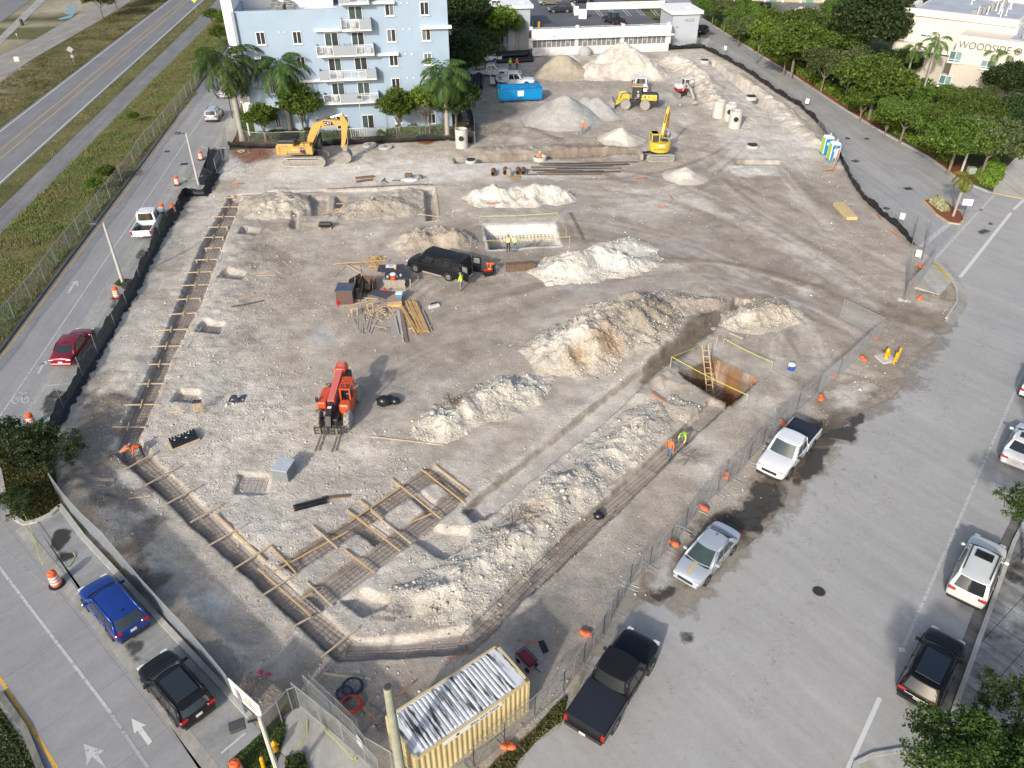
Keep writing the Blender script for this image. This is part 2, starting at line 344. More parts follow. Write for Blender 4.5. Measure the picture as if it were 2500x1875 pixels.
def spaced(a,b,s0,s1):
 r=[a]
 while r[-1]<b:t=(r[-1]-a)/(b-a);r.append(r[-1]+s0+(s1-s0)*t)
 return r
xs=np.array([-900,-600,-400,-300,-220,-170,-140,-120,-100,-85,-75,-65,-58,-52,-48]+spaced(-45,50,.13,.13)+[53,57,62,68,75,85,100,120,150,200,300,400,600,900])
ys=np.array([-200,-80,-20,0,8,13]+spaced(16,170,.11,.34)+[174,180,190,205,225,260,320,420,600,900,1400,2200])
GX,GY=np.meshgrid(xs,ys);
Cc=np.empty(GX.shape+(3,));rub=np.zeros(GX.shape)
def ls(P):return np.array(P)
def PV(*c):return np.array(srgb(*c))
def lay(poly,col,soft=.8,amt=1.0,wob=.6,rb=None,ws=1.0,world=False,line=None):
 P=poly if world else PX(poly);Pn=np.array(P);m=soft+wob*1.2+(line or 0)
 mk=(GX>Pn[:,0].min()-m)&(GX<Pn[:,0].max()+m)&(GY>Pn[:,1].min()-m)&(GY<Pn[:,1].max()+m)
 if not mk.any():return
 x=GX[mk];y=GY[mk]
 s=(pld(x,y,P)-line)if line else psd(x,y,P)
 s=s+wob*(fbm(x/1.7/ws,y/1.7/ws,11,5))*1.6+min(wob,.6)*1.1*fbm(x*2.2,y*2.2,15,3)
 k=np.clip(.5-s/(2*soft),0,1);k=k*k*(3-2*k)*amt
 Cc[mk]=Cc[mk]*(1-k[:,None])+np.array(col)*k[:,None]
 if rb is not None:rub[mk]=rub[mk]*(1-k)+rb*k
n1=fbm(GX/5,GY/5,21,4)[...,None];n2=fbm(GX/1.1,GY/1.1,25,3)[...,None]
GRASS=np.array((.095,.10,.038));DRY=np.array((.21,.185,.09));DARKG=np.array((.05,.065,.022))
Cc[:]=GRASS+(DRY-GRASS)*np.clip(n1*1.1+.25,0,1)*.6;Cc[:]=Cc+(DARKG-Cc)*np.clip(-n1*.9+n2*.5,0,1)*.7
DIRT=np.array((.415,.36,.298));PALE=np.array((.60,.552,.48));WHITE=np.array((.67,.635,.57));TRACK=np.array((.30,.255,.21));BROWN=np.array((.22,.175,.13));DARK=np.array((.085,.068,.052));GREYD=np.array((.36,.33,.285));PUD=np.array((.50,.49,.46));ORG=np.array((.50,.33,.17))
lay(SITE,DIRT,.25,1,.12,.3,world=True)
SK=(psd(GX,GY,SITE)<3)&(GX>-2)&(GY<60);Cc[SK&(psd(GX,GY,SITE)>0)]=np.array((.2,.17,.135));ins=psd(GX,GY,SITE)<.5
k=np.clip(fbm(GX/7,GY/7,31,5)*1.5+.0,0,1)[...,None]*ins[...,None];Cc[:]=Cc+(GREYD-Cc)*k*.75
k=np.clip(fbm(GX/4,GY/4,35,5)*2.2-.1,0,1)[...,None]*ins[...,None];Cc[:]=Cc+(PALE-Cc)*k*.7
lay([(150,1080),(330,750),(480,480),(640,560),(700,760),(650,900),(900,1000),(1100,1180),(900,1560),(700,1560)],PALE,3,.45,1.5,1.0,2)
lay([(300,1090),(420,860),(560,600),(640,760),(660,960),(800,1100),(640,1300),(500,1250)],PALE,2.0,.4,1.5,1.0,2)
lay([(640,480),(760,640),(820,780),(620,900),(560,700)],BROWN,3,.32,1.5,.8,2)
lay([(820,860),(1100,800),(1340,740),(1600,640),(1900,620),(2200,760),(2300,800),(2200,930),(2060,1020),(1950,860),(1700,680),(1500,700),(1300,790),(1120,880),(900,980)],TRACK,2.5,.62,1.2,.1,2)
lay([(1300,560),(1500,440),(1700,380),(1980,440),(2160,560),(2200,640),(2000,760),(1700,650),(1500,640)],TRACK,3,.6,1.5,.15,2)
lay([(1200,560),(1500,560),(1450,470),(1260,480)],GREYD,2.5,.6,1.2,.3)
lay([(1820,450),(2060,490),(2180,600),(2120,680),(1960,600)],DIRT,3,.7,1.5,.35,2)
lay([(1500,470),(1700,450),(1720,500),(1600,540),(1480,520)],PALE,2,.65,1.5,.4)
for cx,cy,L_,a0,a1 in[(1250,950,720,-75,-5),(1200,1000,820,-70,-10),(2300,300,560,115,165),(2350,250,700,118,158),(1500,300,330,20,110),(1900,1150,480,-120,-60),(1450,200,420,40,120),(900,1500,760,-70,-35),(2420,860,560,165,215)]:
 for j in range(9):
  rr=L_*(1+(j-4)*.02+rnd.uniform(-.012,.012));a_=np.radians(np.linspace(a0+rnd.uniform(-6,6),a1+rnd.uniform(-6,6),22))
  P=[(cx+rr*math.cos(t),cy+.55*rr*math.sin(t))for t in a_];P=[p for p in P if 500<p[0]<2320 and 330<p[1]<1600]
  if len(P)>2:lay(P,rnd.choice([BROWN,BROWN,PALE,GREYD,PALE]),.16,rnd.uniform(.12,.36),.22,.05,1.5,line=rnd.uniform(.1,.35))
for base,wd in[([(2290,800),(2180,740),(2050,650),(1900,560),(1750,490),(1600,440),(1450,420)],62),([(2280,830),(2120,800),(1950,720),(1700,660),(1450,690),(1250,740),(1080,790),(900,880)],52),([(2200,640),(2060,560),(1960,470),(1900,400),(1850,330)],45),([(1500,440),(1350,330),(1250,300),(1200,330)],40),([(1150,880),(1000,800),(1060,720),(1250,690)],40)]:
 for j in range(13):
  o_=rnd.gauss(0,1)*wd;sk=rnd.uniform(-.4,.4);n_=len(base);a_=rnd.randint(0,2);P_=[(u,v+o_*(.45+.55*v/900)*(1+sk*(i/n_-.5))+6*math.sin(i*1.3+j))for i,(u,v)in enumerate(base)][a_:]
  Q_=[]
  for i in range(len(P_)-1):
   for t_ in(0,.25,.5,.75):
    p0=P_[max(i-1,0)];p1=P_[i];p2=P_[i+1];p3=P_[min(i+2,len(P_)-1)];Q_.append(tuple(.5*(2*p1[k]+(p2[k]-p0[k])*t_+(2*p0[k]-5*p1[k]+4*p2[k]-p3[k])*t_**2+(3*p1[k]-p0[k]-3*p2[k]+p3[k])*t_**3)for k in(0,1)))
  for dd in(0,1.9):lay([(u+dd*12,v+dd*3)for u,v in Q_],[BROWN,PALE,TRACK,BROWN,GREYD,PALE][j%6],.3,rnd.uniform(.22,.5),.3,.05,2.5,line=rnd.uniform(.12,.4))
lay([(1180,1180),(1500,990),(1640,960),(1600,1060),(1420,1240),(1230,1440),(1050,1520),(880,1530),(840,1430),(960,1380),(1000,1300)],PALE,1.0,.6,1.2,1,1.5)
lay([(560,400),(700,380),(1100,360),(1130,430),(1000,470),(600,470)],PALE,1.5,.75,1.0,.6)
lay([(640,395),(860,400),(1000,392),(1110,400),(1450,400),(1450,430),(1000,450),(660,445)],WHITE,1.0,.7,.8,.25)
lay([(525,395),(560,375),(600,390),(590,440),(530,445)],WHITE,.8,.7,.6,.6)
lay([(565,358),(660,362),(665,385),(600,400),(565,380)],np.array((.22,.085,.045)),.8,.8,.8,.3)
lay([(1600,130),(1720,120),(1900,240),(2010,350),(1990,400),(1760,280),(1650,200)],PALE,2.5,.8,1.5,.7,2)
lay([(1760,300),(1960,330),(2010,380),(1960,420),(1800,380)],WHITE,2,.5,1.5,.5)
lay([(1770,405),(1880,395),(1890,425),(1800,430)],WHITE,.6,.9,.5,.6)
lay([(1160,240),(1260,260),(1280,330),(1160,345)],BROWN,2.2,.45,1.2,.5);lay([(1150,150),(1320,180),(1330,250),(1150,250)],GREYD,2.0,.8,1.0,.2)
lay([(1380,380),(1560,370),(1500,350),(1200,350),(1180,378)],BROWN,1.4,.45,1,.5)
lay([(1570,240),(1700,250),(1680,230),(1600,222)],PUD,1.5,.7,1,0)
lay([(1100,540),(1390,530),(1400,640),(1130,650)],BROWN,1.6,.4,.9,.55);lay([(1150,520),(1380,520),(1390,545),(1160,550)],PALE,.6,.5,.5,.7)
lay([(1250,660),(1330,650),(1310,680)],DIRT,1,.5,.6,.2)
for P in[[(150,1190),(230,1260),(330,1390),(420,1500),(400,1520),(300,1400),(200,1290)],[(440,1500),(520,1590),(580,1690),(540,1690),(470,1600)],[(220,930),(260,900),(300,960),(250,990)],[(380,720),(420,640),(440,650),(400,740)],[(560,860),(620,800),(640,820),(590,880)],[(600,600),(700,620),(720,660),(640,650)]]:lay(P,BROWN,.6,.42,1.8,.7)
for P in[[(230,960),(300,1000),(290,1080),(330,1180),(300,1260),(200,1200),(170,1100)],[(300,1250),(350,1330),(400,1400),(350,1430),(270,1330)],[(600,1560),(660,1620),(690,1680),(640,1740),(560,1680),(620,1620)]]:lay(P,np.array((.13,.105,.08)),.7,.6,2.0,.9)
lay([(900,760),(1150,700),(1330,720),(1200,860),(1000,900),(860,860)],np.array((.34,.29,.235)),2.5,.6,1.5,.15,2)
lay([(480,1000),(600,900),(700,960),(640,1080),(540,1090)],PALE,2,.5,1.5,1)
lay([(1310,1440),(1450,1500),(1400,1620),(1250,1560)],np.array((.19,.175,.155)),1.5,.6,1.2,.2);lay([(640,1640),(850,1640),(1200,1640),(1100,1700),(900,1860),(800,1760)],np.array((.26,.23,.2)),1.2,.8,1,.35)
lay([(970,1570),(1150,1600),(1130,1640),(880,1640)],DIRT,.8,.7,.6,.5)
lay([(2010,940),(2230,920),(2110,1000),(2020,1050),(1960,1130),(1940,1080)],BROWN,1.2,.6,1.0,.5);lay([(2240,640),(2330,700),(2330,740),(2260,730),(2230,700)],BROWN,.8,.75,.6,.5);lay([(2040,960),(2110,940),(2100,1000),(2050,1005)],WHITE,.8,.7,.7,.5)
lay([(2120,800),(2300,800),(2240,870),(2180,900)],TRACK,1.2,.8,.8,.3);lay([(2150,740),(2310,760),(2290,810),(2190,800),(2130,770)],BROWN,.9,.7,.8,.15)
lay([(1950,1030),(2110,1005),(2080,1070),(1990,1160),(1900,1230),(1850,1290),(1780,1300),(1720,1290),(1790,1220),(1870,1150)],DARK,.8,.85,.8,.2)
lay([(1700,1290),(1780,1270),(1800,1300),(1740,1350),(1640,1440),(1600,1490),(1540,1480),(1580,1400),(1640,1340)],np.array((.13,.1,.075)),.8,.85,.7,.3);lay([(1680,1360),(1790,1250),(1830,1290),(1700,1330)],DARK,.6,.8,.5,.1)
lay([(1600,1380),(1640,1350),(1650,1420),(1610,1450)],PUD,.5,.8,.5,.1)
for c in[(1500,555),(1770,555),(1560,790),(700,740),(770,800),(782,820),(1440,612)]:pass
for u,v,rx,ry,c,a in[(1740,560,45,14,GREYD,.8),(785,808,22,9,PUD,.9),(800,832,16,6,PUD,.9),(1470,700,60,10,GREYD,.7),(1420,705,40,7,PUD,.6),(1660,600,50,18,np.array((.3,.3,.29)),.6),(1755,553,18,6,BROWN,.9),(1640,655,30,8,PALE,.7),(480,1480,60,20,PALE,.8),(520,1480,30,12,PUD,.8),(290,1290,30,40,PALE,.6),(420,795,22,10,PALE,.8),(1860,985,50,25,PALE,.6),(1930,900,50,20,DIRT,.5),(1740,860,60,14,GREYD,.5),(1480,880,60,30,np.array((.33,.28,.235)),.6),(1320,930,60,20,DIRT,.7),(1000,1240,40,14,PALE,.4),(1330,660,30,8,GREYD,.8)]:
 lay([(u+rx*math.cos(t),v+ry*math.sin(t))for t in np.linspace(0,6.28,12)[:-1]],c,.7,a,.6,0 if c is PUD else None)
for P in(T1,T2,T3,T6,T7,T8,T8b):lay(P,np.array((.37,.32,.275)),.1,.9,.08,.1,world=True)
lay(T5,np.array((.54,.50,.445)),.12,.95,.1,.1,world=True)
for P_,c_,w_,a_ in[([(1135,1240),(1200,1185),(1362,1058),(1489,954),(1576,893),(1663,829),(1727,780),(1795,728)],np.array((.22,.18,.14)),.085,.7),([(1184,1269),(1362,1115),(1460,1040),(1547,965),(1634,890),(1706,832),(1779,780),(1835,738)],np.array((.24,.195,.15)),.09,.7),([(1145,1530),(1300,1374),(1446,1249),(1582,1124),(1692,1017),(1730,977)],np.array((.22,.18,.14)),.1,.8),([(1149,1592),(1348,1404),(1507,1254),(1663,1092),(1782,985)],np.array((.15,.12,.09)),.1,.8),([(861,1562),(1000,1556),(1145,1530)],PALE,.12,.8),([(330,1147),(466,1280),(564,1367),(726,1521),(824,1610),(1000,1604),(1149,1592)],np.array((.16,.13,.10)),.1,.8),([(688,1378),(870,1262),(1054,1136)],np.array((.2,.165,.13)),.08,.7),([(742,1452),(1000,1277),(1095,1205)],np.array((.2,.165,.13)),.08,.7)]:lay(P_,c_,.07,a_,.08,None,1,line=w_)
for P_ in[[(1125,1232),(1352,1050),(1479,946),(1566,885),(1653,821),(1717,772)],[(1194,1277),(1372,1122),(1470,1048),(1557,973)],[(1135,1525),(1290,1366),(1436,1241),(1572,1116),(1682,1009)]]:lay(P_,PALE,.12,.7,.25,.8,1,line=.14);lay([(1700,780),(1790,730),(1835,738),(1779,780),(1634,890),(1560,940),(1576,893)],np.array((.2,.165,.13)),.4,.8,.3,.1)
lay([(1110,385),(1110,398),(1290,392),(1480,380),(1600,372),(1600,360),(1400,368),(1290,380)],BROWN,.6,.7,.5,.4)
lay([(1176,545),(1358,540),(1374,604),(1188,612)],WHITE,.15,1,.1,.3);lay([(1195,566),(1340,562),(1352,596),(1200,604)],GREYD,.1,.8,.05,.1)
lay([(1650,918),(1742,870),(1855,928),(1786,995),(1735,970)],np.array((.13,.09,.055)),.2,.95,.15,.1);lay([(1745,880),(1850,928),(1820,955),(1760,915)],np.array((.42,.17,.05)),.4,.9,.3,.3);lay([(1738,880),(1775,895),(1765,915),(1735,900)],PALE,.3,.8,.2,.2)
for P in[DIG[i][0]for i in(11,12,13)]:lay(P,np.array((.36,.34,.31)),.3,.9,.2,.1,world=True)
lay([(-400,420),(-60,225),(90,128),(66,95),(110,70),(190,-30),(270,-40),(265,15),(230,60),(165,80),(80,82),(60,70),(110,0),(-200,180)],np.array((.42,.36,.27)),.8,1,1,.1)
lay([(-300,330),(45,75),(110,0),(150,-60),(95,-60),(60,0),(0,85),(-300,290)],GRASS,.4,.9,.6,0)
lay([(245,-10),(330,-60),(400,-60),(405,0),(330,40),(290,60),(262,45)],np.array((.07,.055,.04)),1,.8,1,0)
lay([(550,365),(590,270),(640,330),(1104,318),(1150,325),(1150,342),(847,352),(674,361)],np.array((.05,.085,.022)),.3,1,.2,0)
for u,v in[(590,343),(655,352),(700,340),(770,352),(870,345),(985,340),(1040,345),(1085,335),(930,345)]:lay([(u+26*math.cos(t),v+7*math.sin(t))for t in np.linspace(0,6.28,9)[:-1]],np.array((.2,.06,.03)),.3,.9,.3,0)
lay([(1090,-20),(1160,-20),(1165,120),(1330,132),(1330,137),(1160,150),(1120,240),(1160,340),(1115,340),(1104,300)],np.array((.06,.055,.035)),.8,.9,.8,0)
lay([(1715,45),(1940,170),(2080,262),(2300,385),(2350,430),(2430,470),(2470,430),(2560,300),(2700,-60),(1700,-60)],np.array((.04,.055,.02)),.4,1,.3,0)
lay([(1712,52),(1800,103),(1925,178),(2060,267),(2267,385),(2344,442),(2352,434),(2275,375),(2068,260),(1933,170),(1720,46)],np.array((.30,.07,.04)),.25,.9,.3,0)
lay([(1850,-60),(1900,60),(2060,60),(2150,10),(2150,-60)],np.array((.20,.19,.17)),.5,1,.2,0)
H_=height(GX,GY,rub*ins)
nx,ny=len(xs),len(ys);idx=np.arange(nx*ny).reshape(ny,nx)
Q=np.stack([idx[:-1,:-1],idx[:-1,1:],idx[1:,1:],idx[1:,:-1]],-1).reshape(-1,4)
SOIL=soilmat('soil')
def addcol(me,col,rb):
 a=me.color_attributes.new('Col','FLOAT_COLOR','POINT');a.data.foreach_set('color',np.concatenate([col,np.ones((len(col),1))],1).astype(np.float32).ravel())
 b=me.attributes.new('rub','FLOAT','POINT');b.data.foreach_set('value',rb.astype(np.float32).ravel())
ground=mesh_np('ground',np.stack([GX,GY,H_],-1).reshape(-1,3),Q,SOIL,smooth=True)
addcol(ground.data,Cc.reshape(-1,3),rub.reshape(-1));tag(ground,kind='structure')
def sheet(name,poly,z,m,thick=.0,px=True,kind='structure',**kw):
 P=PX(poly)if px else poly;b=MB();b.slab(P,min(z-.03,-.06)if not thick else z-thick,z);o=b.build(name,m)
 return tag(o,kind=kind,**kw)
def strip_poly(P,w,px=True):
 P=[Vector((*p,0))for p in(PX(P)if px else P)];Lf=[];Rt=[]
 for i,p in enumerate(P):
  d=((P[min(i+1,len(P)-1)]-P[max(i-1,0)])).normalized();n=Vector((-d.y,d.x,0))*w/2
  Lf.append(p+n);Rt.append(p-n)
 return Lf,Rt
def ribbon(mb,P,w,z0,z1,px=True):
 Lf,Rt=strip_poly(P,w,px)
 for i in range(len(Lf)-1):
  q=[Lf[i],Rt[i],Rt[i+1],Lf[i+1]];mb.slab([(p.x,p.y)for p in q],z0,z1)
 return mb
def seg(a,b,n=2):return[(a[0]+(b[0]-a[0])*i/n,a[1]+(b[1]-a[1])*i/n)for i in range(n+1)]
def VL(y0,k,u):return(u,y0-k*u)
ASPH=pavemat('asphalt_road',(.205,.207,.212),stain=.22,jang=R(-6.6));ASPH2=pavemat('asphalt_service',(.285,.285,.285),stain=.2,jang=R(-6.6))
ASPH3=pavemat('street_paving',(.37,.362,.345),stain=.18,jang=R(-38));CONC=pavemat('concrete',(.36,.35,.32),stain=.35,jang=R(-6.6));CONCR=pavemat('concrete_slabs',(.25,.255,.25),joint=1.55,stain=.8,jang=R(-38),jcol=.25)
CONCL=pavemat('service_slabs',(.285,.285,.285),joint=4.2,stain=.18,jang=R(42),jcol=.72);DRV=pavemat('driveway_asphalt',(.345,.34,.33),stain=.26,jang=R(-8));CURB=pavemat('curb_concrete',(.42,.41,.38),stain=.4);PATHM=pavemat('path_asphalt',(.2,.198,.198),stain=.35,jang=R(-6.6));GUT=pavemat('gutter_concrete',(.34,.325,.29),stain=.4)
sheet('road',[VL(315,.766,-700),VL(315,.766,700),VL(454,.908,700),VL(454,.908,-700)],.03,ASPH)
sheet('path',[VL(510,.962,-400),VL(510,.962,640),VL(573,1.006,640),VL(573,1.006,-400)],.03,PATHM)
sheet('road',[(-500,560),(0,196),(87,140),(300,17),(420,-80),(330,-80),(232,10),(162,52),(67,107),(0,136),(-500,420)],.03,pavemat('gravel_lane',(.3,.285,.255),stain=.4))
sheet('road',[(-300,260),(0,56),(75,0),(150,-80),(0,-80),(-300,100)],.03,ASPH);sheet('pavement',[(-200,240),(0,110),(112,0),(180,-70),(160,-70),(90,0),(0,88),(-200,210)],.04,CONC)
sheet('road',[(-60,890),(0,857),(130,683),(345,400),(480,215),(560,105),(600,50),(640,0),(700,-60),(680,60),(590,250),(560,365),(556,420),(500,478),(440,500),(437,503),(390,577),(338,679),(278,798),(200,922),(124,1052),(60,1080),(-100,1080),(-260,1190)],.012,ASPH2)
sheet('parking_strip',[(29,1062),(174,828),(330,580),(443,400),(470,410),(527,424),(500,478),(458,474),(437,503),(390,577),(338,679),(278,798),(200,922),(128,1052),(75,1085),(40,1090)],.02,pavemat('bay_concrete',(.33,.33,.31),stain=.4,jang=R(-6.6)))
sheet('pavement',[(563,270),(582,262),(590,290),(575,335),(560,362),(528,362),(522,365),(540,320)],.13,CONC)
sheet('road',[(-300,1000),(0,1130),(30,1215),(75,1270),(610,1757),(640,1790),(800,1960),(150,1960),(98,1875),(0,1725),(-120,1600),(-300,1500)],.012,CONCL)
sheet('parking_strip',[(100,1300),(48,1285),(75,1275),(110,1270),(146,1243),(203,1316),(390,1519),(606,1757),(560,1820),(540,1960),(620,2020)],.02,pavemat('bay_concrete_south',(.27,.275,.275),stain=.4,jang=R(42)))
b=MB();ribbon(b,[(49,1289),(180,1450),(352,1660),(508,1867),(600,1990)],.55,-.05,.026);tag(b.build('gutter',GUT),kind='structure')
b=MB();ribbon(b,[(146,1236),(203,1312),(390,1514),(612,1752)],.28,-.05,.15);tag(b.build('kerb',CURB),kind='structure')
b=MB();ribbon(b,[(-10,1100),(0,1150),(10,1200),(35,1265),(60,1281),(90,1274),(125,1258),(146,1238)],.25,-.05,.15);tag(b.build('kerb',CURB),kind='structure')
b=MB();ribbon(b,[(-60,925),(0,857),(130,683),(345,400),(480,215),(560,105)],.3,-.05,.15);tag(b.build('kerb',pavemat('curb_dark',(.13,.12,.105),stain=.6)),kind='structure')
b=MB();ribbon(b,[(0,1695),(60,1780),(105,1890),(120,1960)],.28,-.05,.15);tag(b.build('kerb',pavemat('curb_dark2',(.2,.19,.165),stain=.6)),kind='structure')
sheet('pavement',[(640,1790),(742,1712),(760,1745),(920,1880),(980,1960),(760,1960),(700,1850)],.035,CONC)
STREET=[(2275,636),(2322,684),(2340,713),(2344,740),(2315,792),(2279,839),(2246,875),(2210,904),(2214,935),(2183,970),(2108,1008),(2060,1045),(2060,1062),(2010,1110),(1985,1160),(1935,1175),(1920,1220),(1870,1290),(1830,1330),(1700,1440),(1655,1436),(1610,1482),(1560,1462),(1526,1476),(1490,1530),(1440,1620),(1400,1720),(1364,1780),(1305,1812),(1262,1880),(1230,1960),(2250,1960),(2700,1300),(2900,900),(2800,300),(2500,400),(2430,472),(2400,475)]
sheet('street',STREET,.012,ASPH3)
sheet('gutter',[(2600,1090),(2472,1325),(2330,1720),(2250,1960),(2205,1960),(2290,1720),(2440,1325),(2560,1090)],.02,pavemat('gutter_wet',(.17,.165,.15),stain=.7,jang=R(-38)))
sheet('pavement',[(2600,1090),(2482,1325),(2340,1720),(2260,1960),(2900,1960),(2900,1090)],.12,CONCR)
b=MB();ribbon(b,[(2600,1085),(2475,1325),(2333,1720),(2252,1960)],.22,-.05,.15);tag(b.build('kerb',CURB),kind='structure')
b=MB();ribbon(b,[(2300,642),(2324,672),(2343,700),(2352,735),(2345,755),(2316,789)],.75,-.04,.022);tag(b.build('gutter',GUT),kind='structure')
b=MB();ribbon(b,[(2275,638),(2296,650),(2318,676),(2334,705),(2336,738),(2310,779)],.2,-.05,.15);tag(b.build('kerb',CURB),kind='structure')
sheet('pavement',[(2273,640),(2318,690),(2325,688),(2294,721),(2230,702),(2240,670)],.10,pavemat('ramp_concrete',(.4,.39,.355),stain=.4))
sheet('tactile_strip',[(2275,640),(2284,640),(2326,684),(2318,690)],.108,pavemat('ramp_yellow',(.50,.38,.12),stain=.5))
sheet('street',[(2060,1040),(2120,1016),(2110,1060),(2080,1075)],.016,ASPH3)
sheet('pavement',[(2088,1866),(2130,1846),(2200,1834),(2290,1850),(2300,1960),(2060,1960)],.11,CONC);b=MB();ribbon(b,[(2060,1960),(2088,1866),(2130,1846),(2200,1834),(2290,1850)],.2,-.05,.14);tag(b.build('kerb',CURB),kind='structure')
sheet('driveway',[(1714,116),(1706,49),(1640,20),(1570,-60),(1640,-60),(1716,44),(1800,97),(1925,174),(2060,264),(2150,318),(2267,382),(2344,439),(2430,472),(2380,520),(2282,633),(2222,598),(2170,545),(2108,492),(2068,431),(2047,382),(1999,305),(1950,260),(1893,226),(1828,179),(1763,142)],.008,DRV)
b=MB();ribbon(b,[(1570,-40),(1640,8),(1716,47),(1800,100),(1925,177),(2060,267),(2150,321),(2267,385),(2344,442),(2420,472)],.3,-.05,.15);tag(b.build('kerb',CURB),kind='structure')
sheet('driveway',[(2440,430),(2465,400),(2480,385),(2500,380),(2620,360),(2640,520),(2500,487),(2422,472)],.05,pavemat('apron_concrete',(.46,.44,.39),stain=.3))
b=MB();ribbon(b,[(2424,470),(2460,478),(2500,482),(2560,484)],.3,-.05,.065);tag(b.build('kerb',mat('yellow_curb',(.5,.38,.14),.8,var=.3)),kind='structure')
ISL=[(2253,490),(2268,488),(2290,478),(2325,505),(2346,520),(2354,538),(2342,549),(2316,545),(2285,525)]
sheet('traffic_island',ISL,.13,mat('red_mulch',(.22,.065,.035),.95,var=.5,scale=12,bump=1,bscale=30))
b=MB();ribbon(b,ISL+ISL[:1],.2,-.05,.15);tag(b.build('kerb',pavemat('curb_tan',(.45,.36,.22),stain=.4)),kind='structure')
WP=paintmat('white_paint',(.6,.6,.58),.33);WPW=paintmat('white_paint_worn',(.47,.47,.455),.4);YP=paintmat('yellow_paint',(.62,.36,.07),.38);WPF=paintmat('white_paint_faint',(.36,.36,.35),.42)
MARK=MB();MARKW=MB();MARKY=MB();MARKF=MB()
def ml(mb,a,b,w=.12,z=.036,n=6):ribbon(mb,seg(a,b,n),w,z-.003,z)
ml(MARK,VL(322,.772,-600),VL(322,.772,600),.15);ml(MARK,VL(447,.902,-600),VL(447,.902,600),.15)
ml(MARKY,VL(367,.818,-600),VL(367,.818,620),.12);ml(MARKY,VL(389,.843,-600),VL(389,.843,620),.12)
ml(MARKY,(0,876),(362,397),.12,.018);ml(MARKY,(362,397),(474,240),.1,.018)
ml(MARKW,VL(1017,1.481,-200),VL(1017,1.481,560),.1,.018);ml(MARKF,(29,1062),(443,403),.1,.026)
for a,b_ in[((256,806),(203,814)),((182,935),(117,942)),((419,459),(459,457)),((495,335),(531,334))]:ml(MARKW,a,b_,.1,.026)
ml(MARKY,(-20,1625),(138,1875),.16,.018);ml(MARKY,(138,1875),(190,1960),.16,.018)
ml(MARKW,(-60,1290),(0,1387),.14,.018);ml(MARKW,(0,1387),(270,1740),.14,.018);ml(MARKF,(270,1740),(420,1960),.14,.018);ml(MARKF,(0,1335),(150,1460),.06,.018)
for a,b_ in[((182,1453),(262,1404)),((352,1638),(424,1585)),((540,1840),(600,1790))]:ml(MARKW,a,b_,.1,.03)
ml(MARKW,(2500,906),(2444,1034),.16,.018);ml(MARKW,(2444,1034),(2286,1396),.16,.018);ml(MARKW,(2286,1396),(2202,1588),.16,.018);ml(MARK,(2200,1582),(2204,1592),.3,.022)
ml(MARK,(2148,1704),(2073,1871),.2,.018);ml(MARK,(2073,1871),(2040,1960),.2,.018)
for a,b_ in[((2420,1178),(2483,1204)),((2270,1529),(2350,1571))]:ml(MARKW,a,b_,.14,.03)
ml(MARK,(2500,488),(2474,512),.3,.018);ml(MARK,(2468,520),(2344,677),.3,.018);ml(MARKW,(2427,476),(2282,633),.25,.018);ml(MARKW,(2500,395),(2560,350),.25,.018);ml(MARKW,(2318,546),(2248,602),.5,.016)
ml(MARKF,(2220,465),(2262,495),.25,.016)
def flat(mb,P,z):mb.slab(PX(P),z-.003,z)
flat(MARKW,[(164,715),(170,716),(184,694),(192,701),(190,685),(174,690),(178,692)],.018);flat(MARKW,[(91,912),(97,912),(110,888),(116,892),(115,879),(96,892),(104,886)],.018)
flat(MARK,[(321,1754),(357,1771),(346,1775),(372,1810),(362,1820),(336,1784),(328,1792)],.018);flat(MARKW,[(204,1816),(255,1833),(240,1843),(262,1878),(225,1848),(210,1872),(212,1850)],.018)
flat(MARKW,[(510,227),(513,227),(518,221),(522,223),(520,216),(511,220),(515,220)],.018)
flat(MARK,[(2200,1582),(2200,1582.5),(2201,1582)],.018)
for cx,cy in[(38,978),(62,977)]:
 for i in range(14):
  t0=i*math.pi/7;t1=t0+math.pi/7
  ml(MARKW,(cx+8*math.cos(t0),cy+7.5*math.sin(t0)),(cx+8*math.cos(t1),cy+7.5*math.sin(t1)),.09,.018,1)
for a,b_ in[((62,977),(55,962)),((38,978),(52,968)),((52,968),(60,966)),((60,966),(50,976)),((55,962),(66,958)),((46,957),(54,961))]:ml(MARKW,a,b_,.09,.018,1)
for mb,m in((MARK,WP),(MARKW,WPW),(MARKY,YP),(MARKF,WPF)):tag(mb.build('road_marking',m),kind='structure')
def film(name,polys,m,z,soft=.4,wob=.4,amt=1.0,res=.16,line=0):
 VV=[];FF=[];AA=[];o=0
 for j,P in enumerate(polys):
  P=PX(P);Pn=np.array(P);pd=soft+wob+line+.2;X,Y=np.meshgrid(np.arange(Pn[:,0].min()-pd,Pn[:,0].max()+pd,res),np.arange(Pn[:,1].min()-pd,Pn[:,1].max()+pd,res))
  s=((pld(X,Y,P)-line)if line else psd(X,Y,P))+wob*1.5*fbm(X/.9,Y/.9,91,4);a=np.clip(.5-s/(2*soft),0,1)*amt
  ix=np.arange(X.size).reshape(X.shape)+o;q=np.stack([ix[:-1,:-1],ix[:-1,1:],ix[1:,1:],ix[1:,:-1]],-1).reshape(-1,4);q=q[(a.ravel()[q-o]>.01).any(1)]
  VV.append(np.stack([X,Y,np.full(X.shape,z+.0006*j)],-1).reshape(-1,3));FF.append(q);AA.append(a.ravel());o+=X.size
 ob=mesh_np(name,np.concatenate(VV),np.concatenate(FF),m);at=ob.data.attributes.new('a','FLOAT','POINT');at.data.foreach_set('value',np.concatenate(AA).astype(np.float32));return tag(ob,kind='structure')
WET=mat('wet_mud',(.07,.062,.05),.35,var=.4,scale=2);OIL=mat('oil_stain',(.055,.052,.05),.6,var=.3)
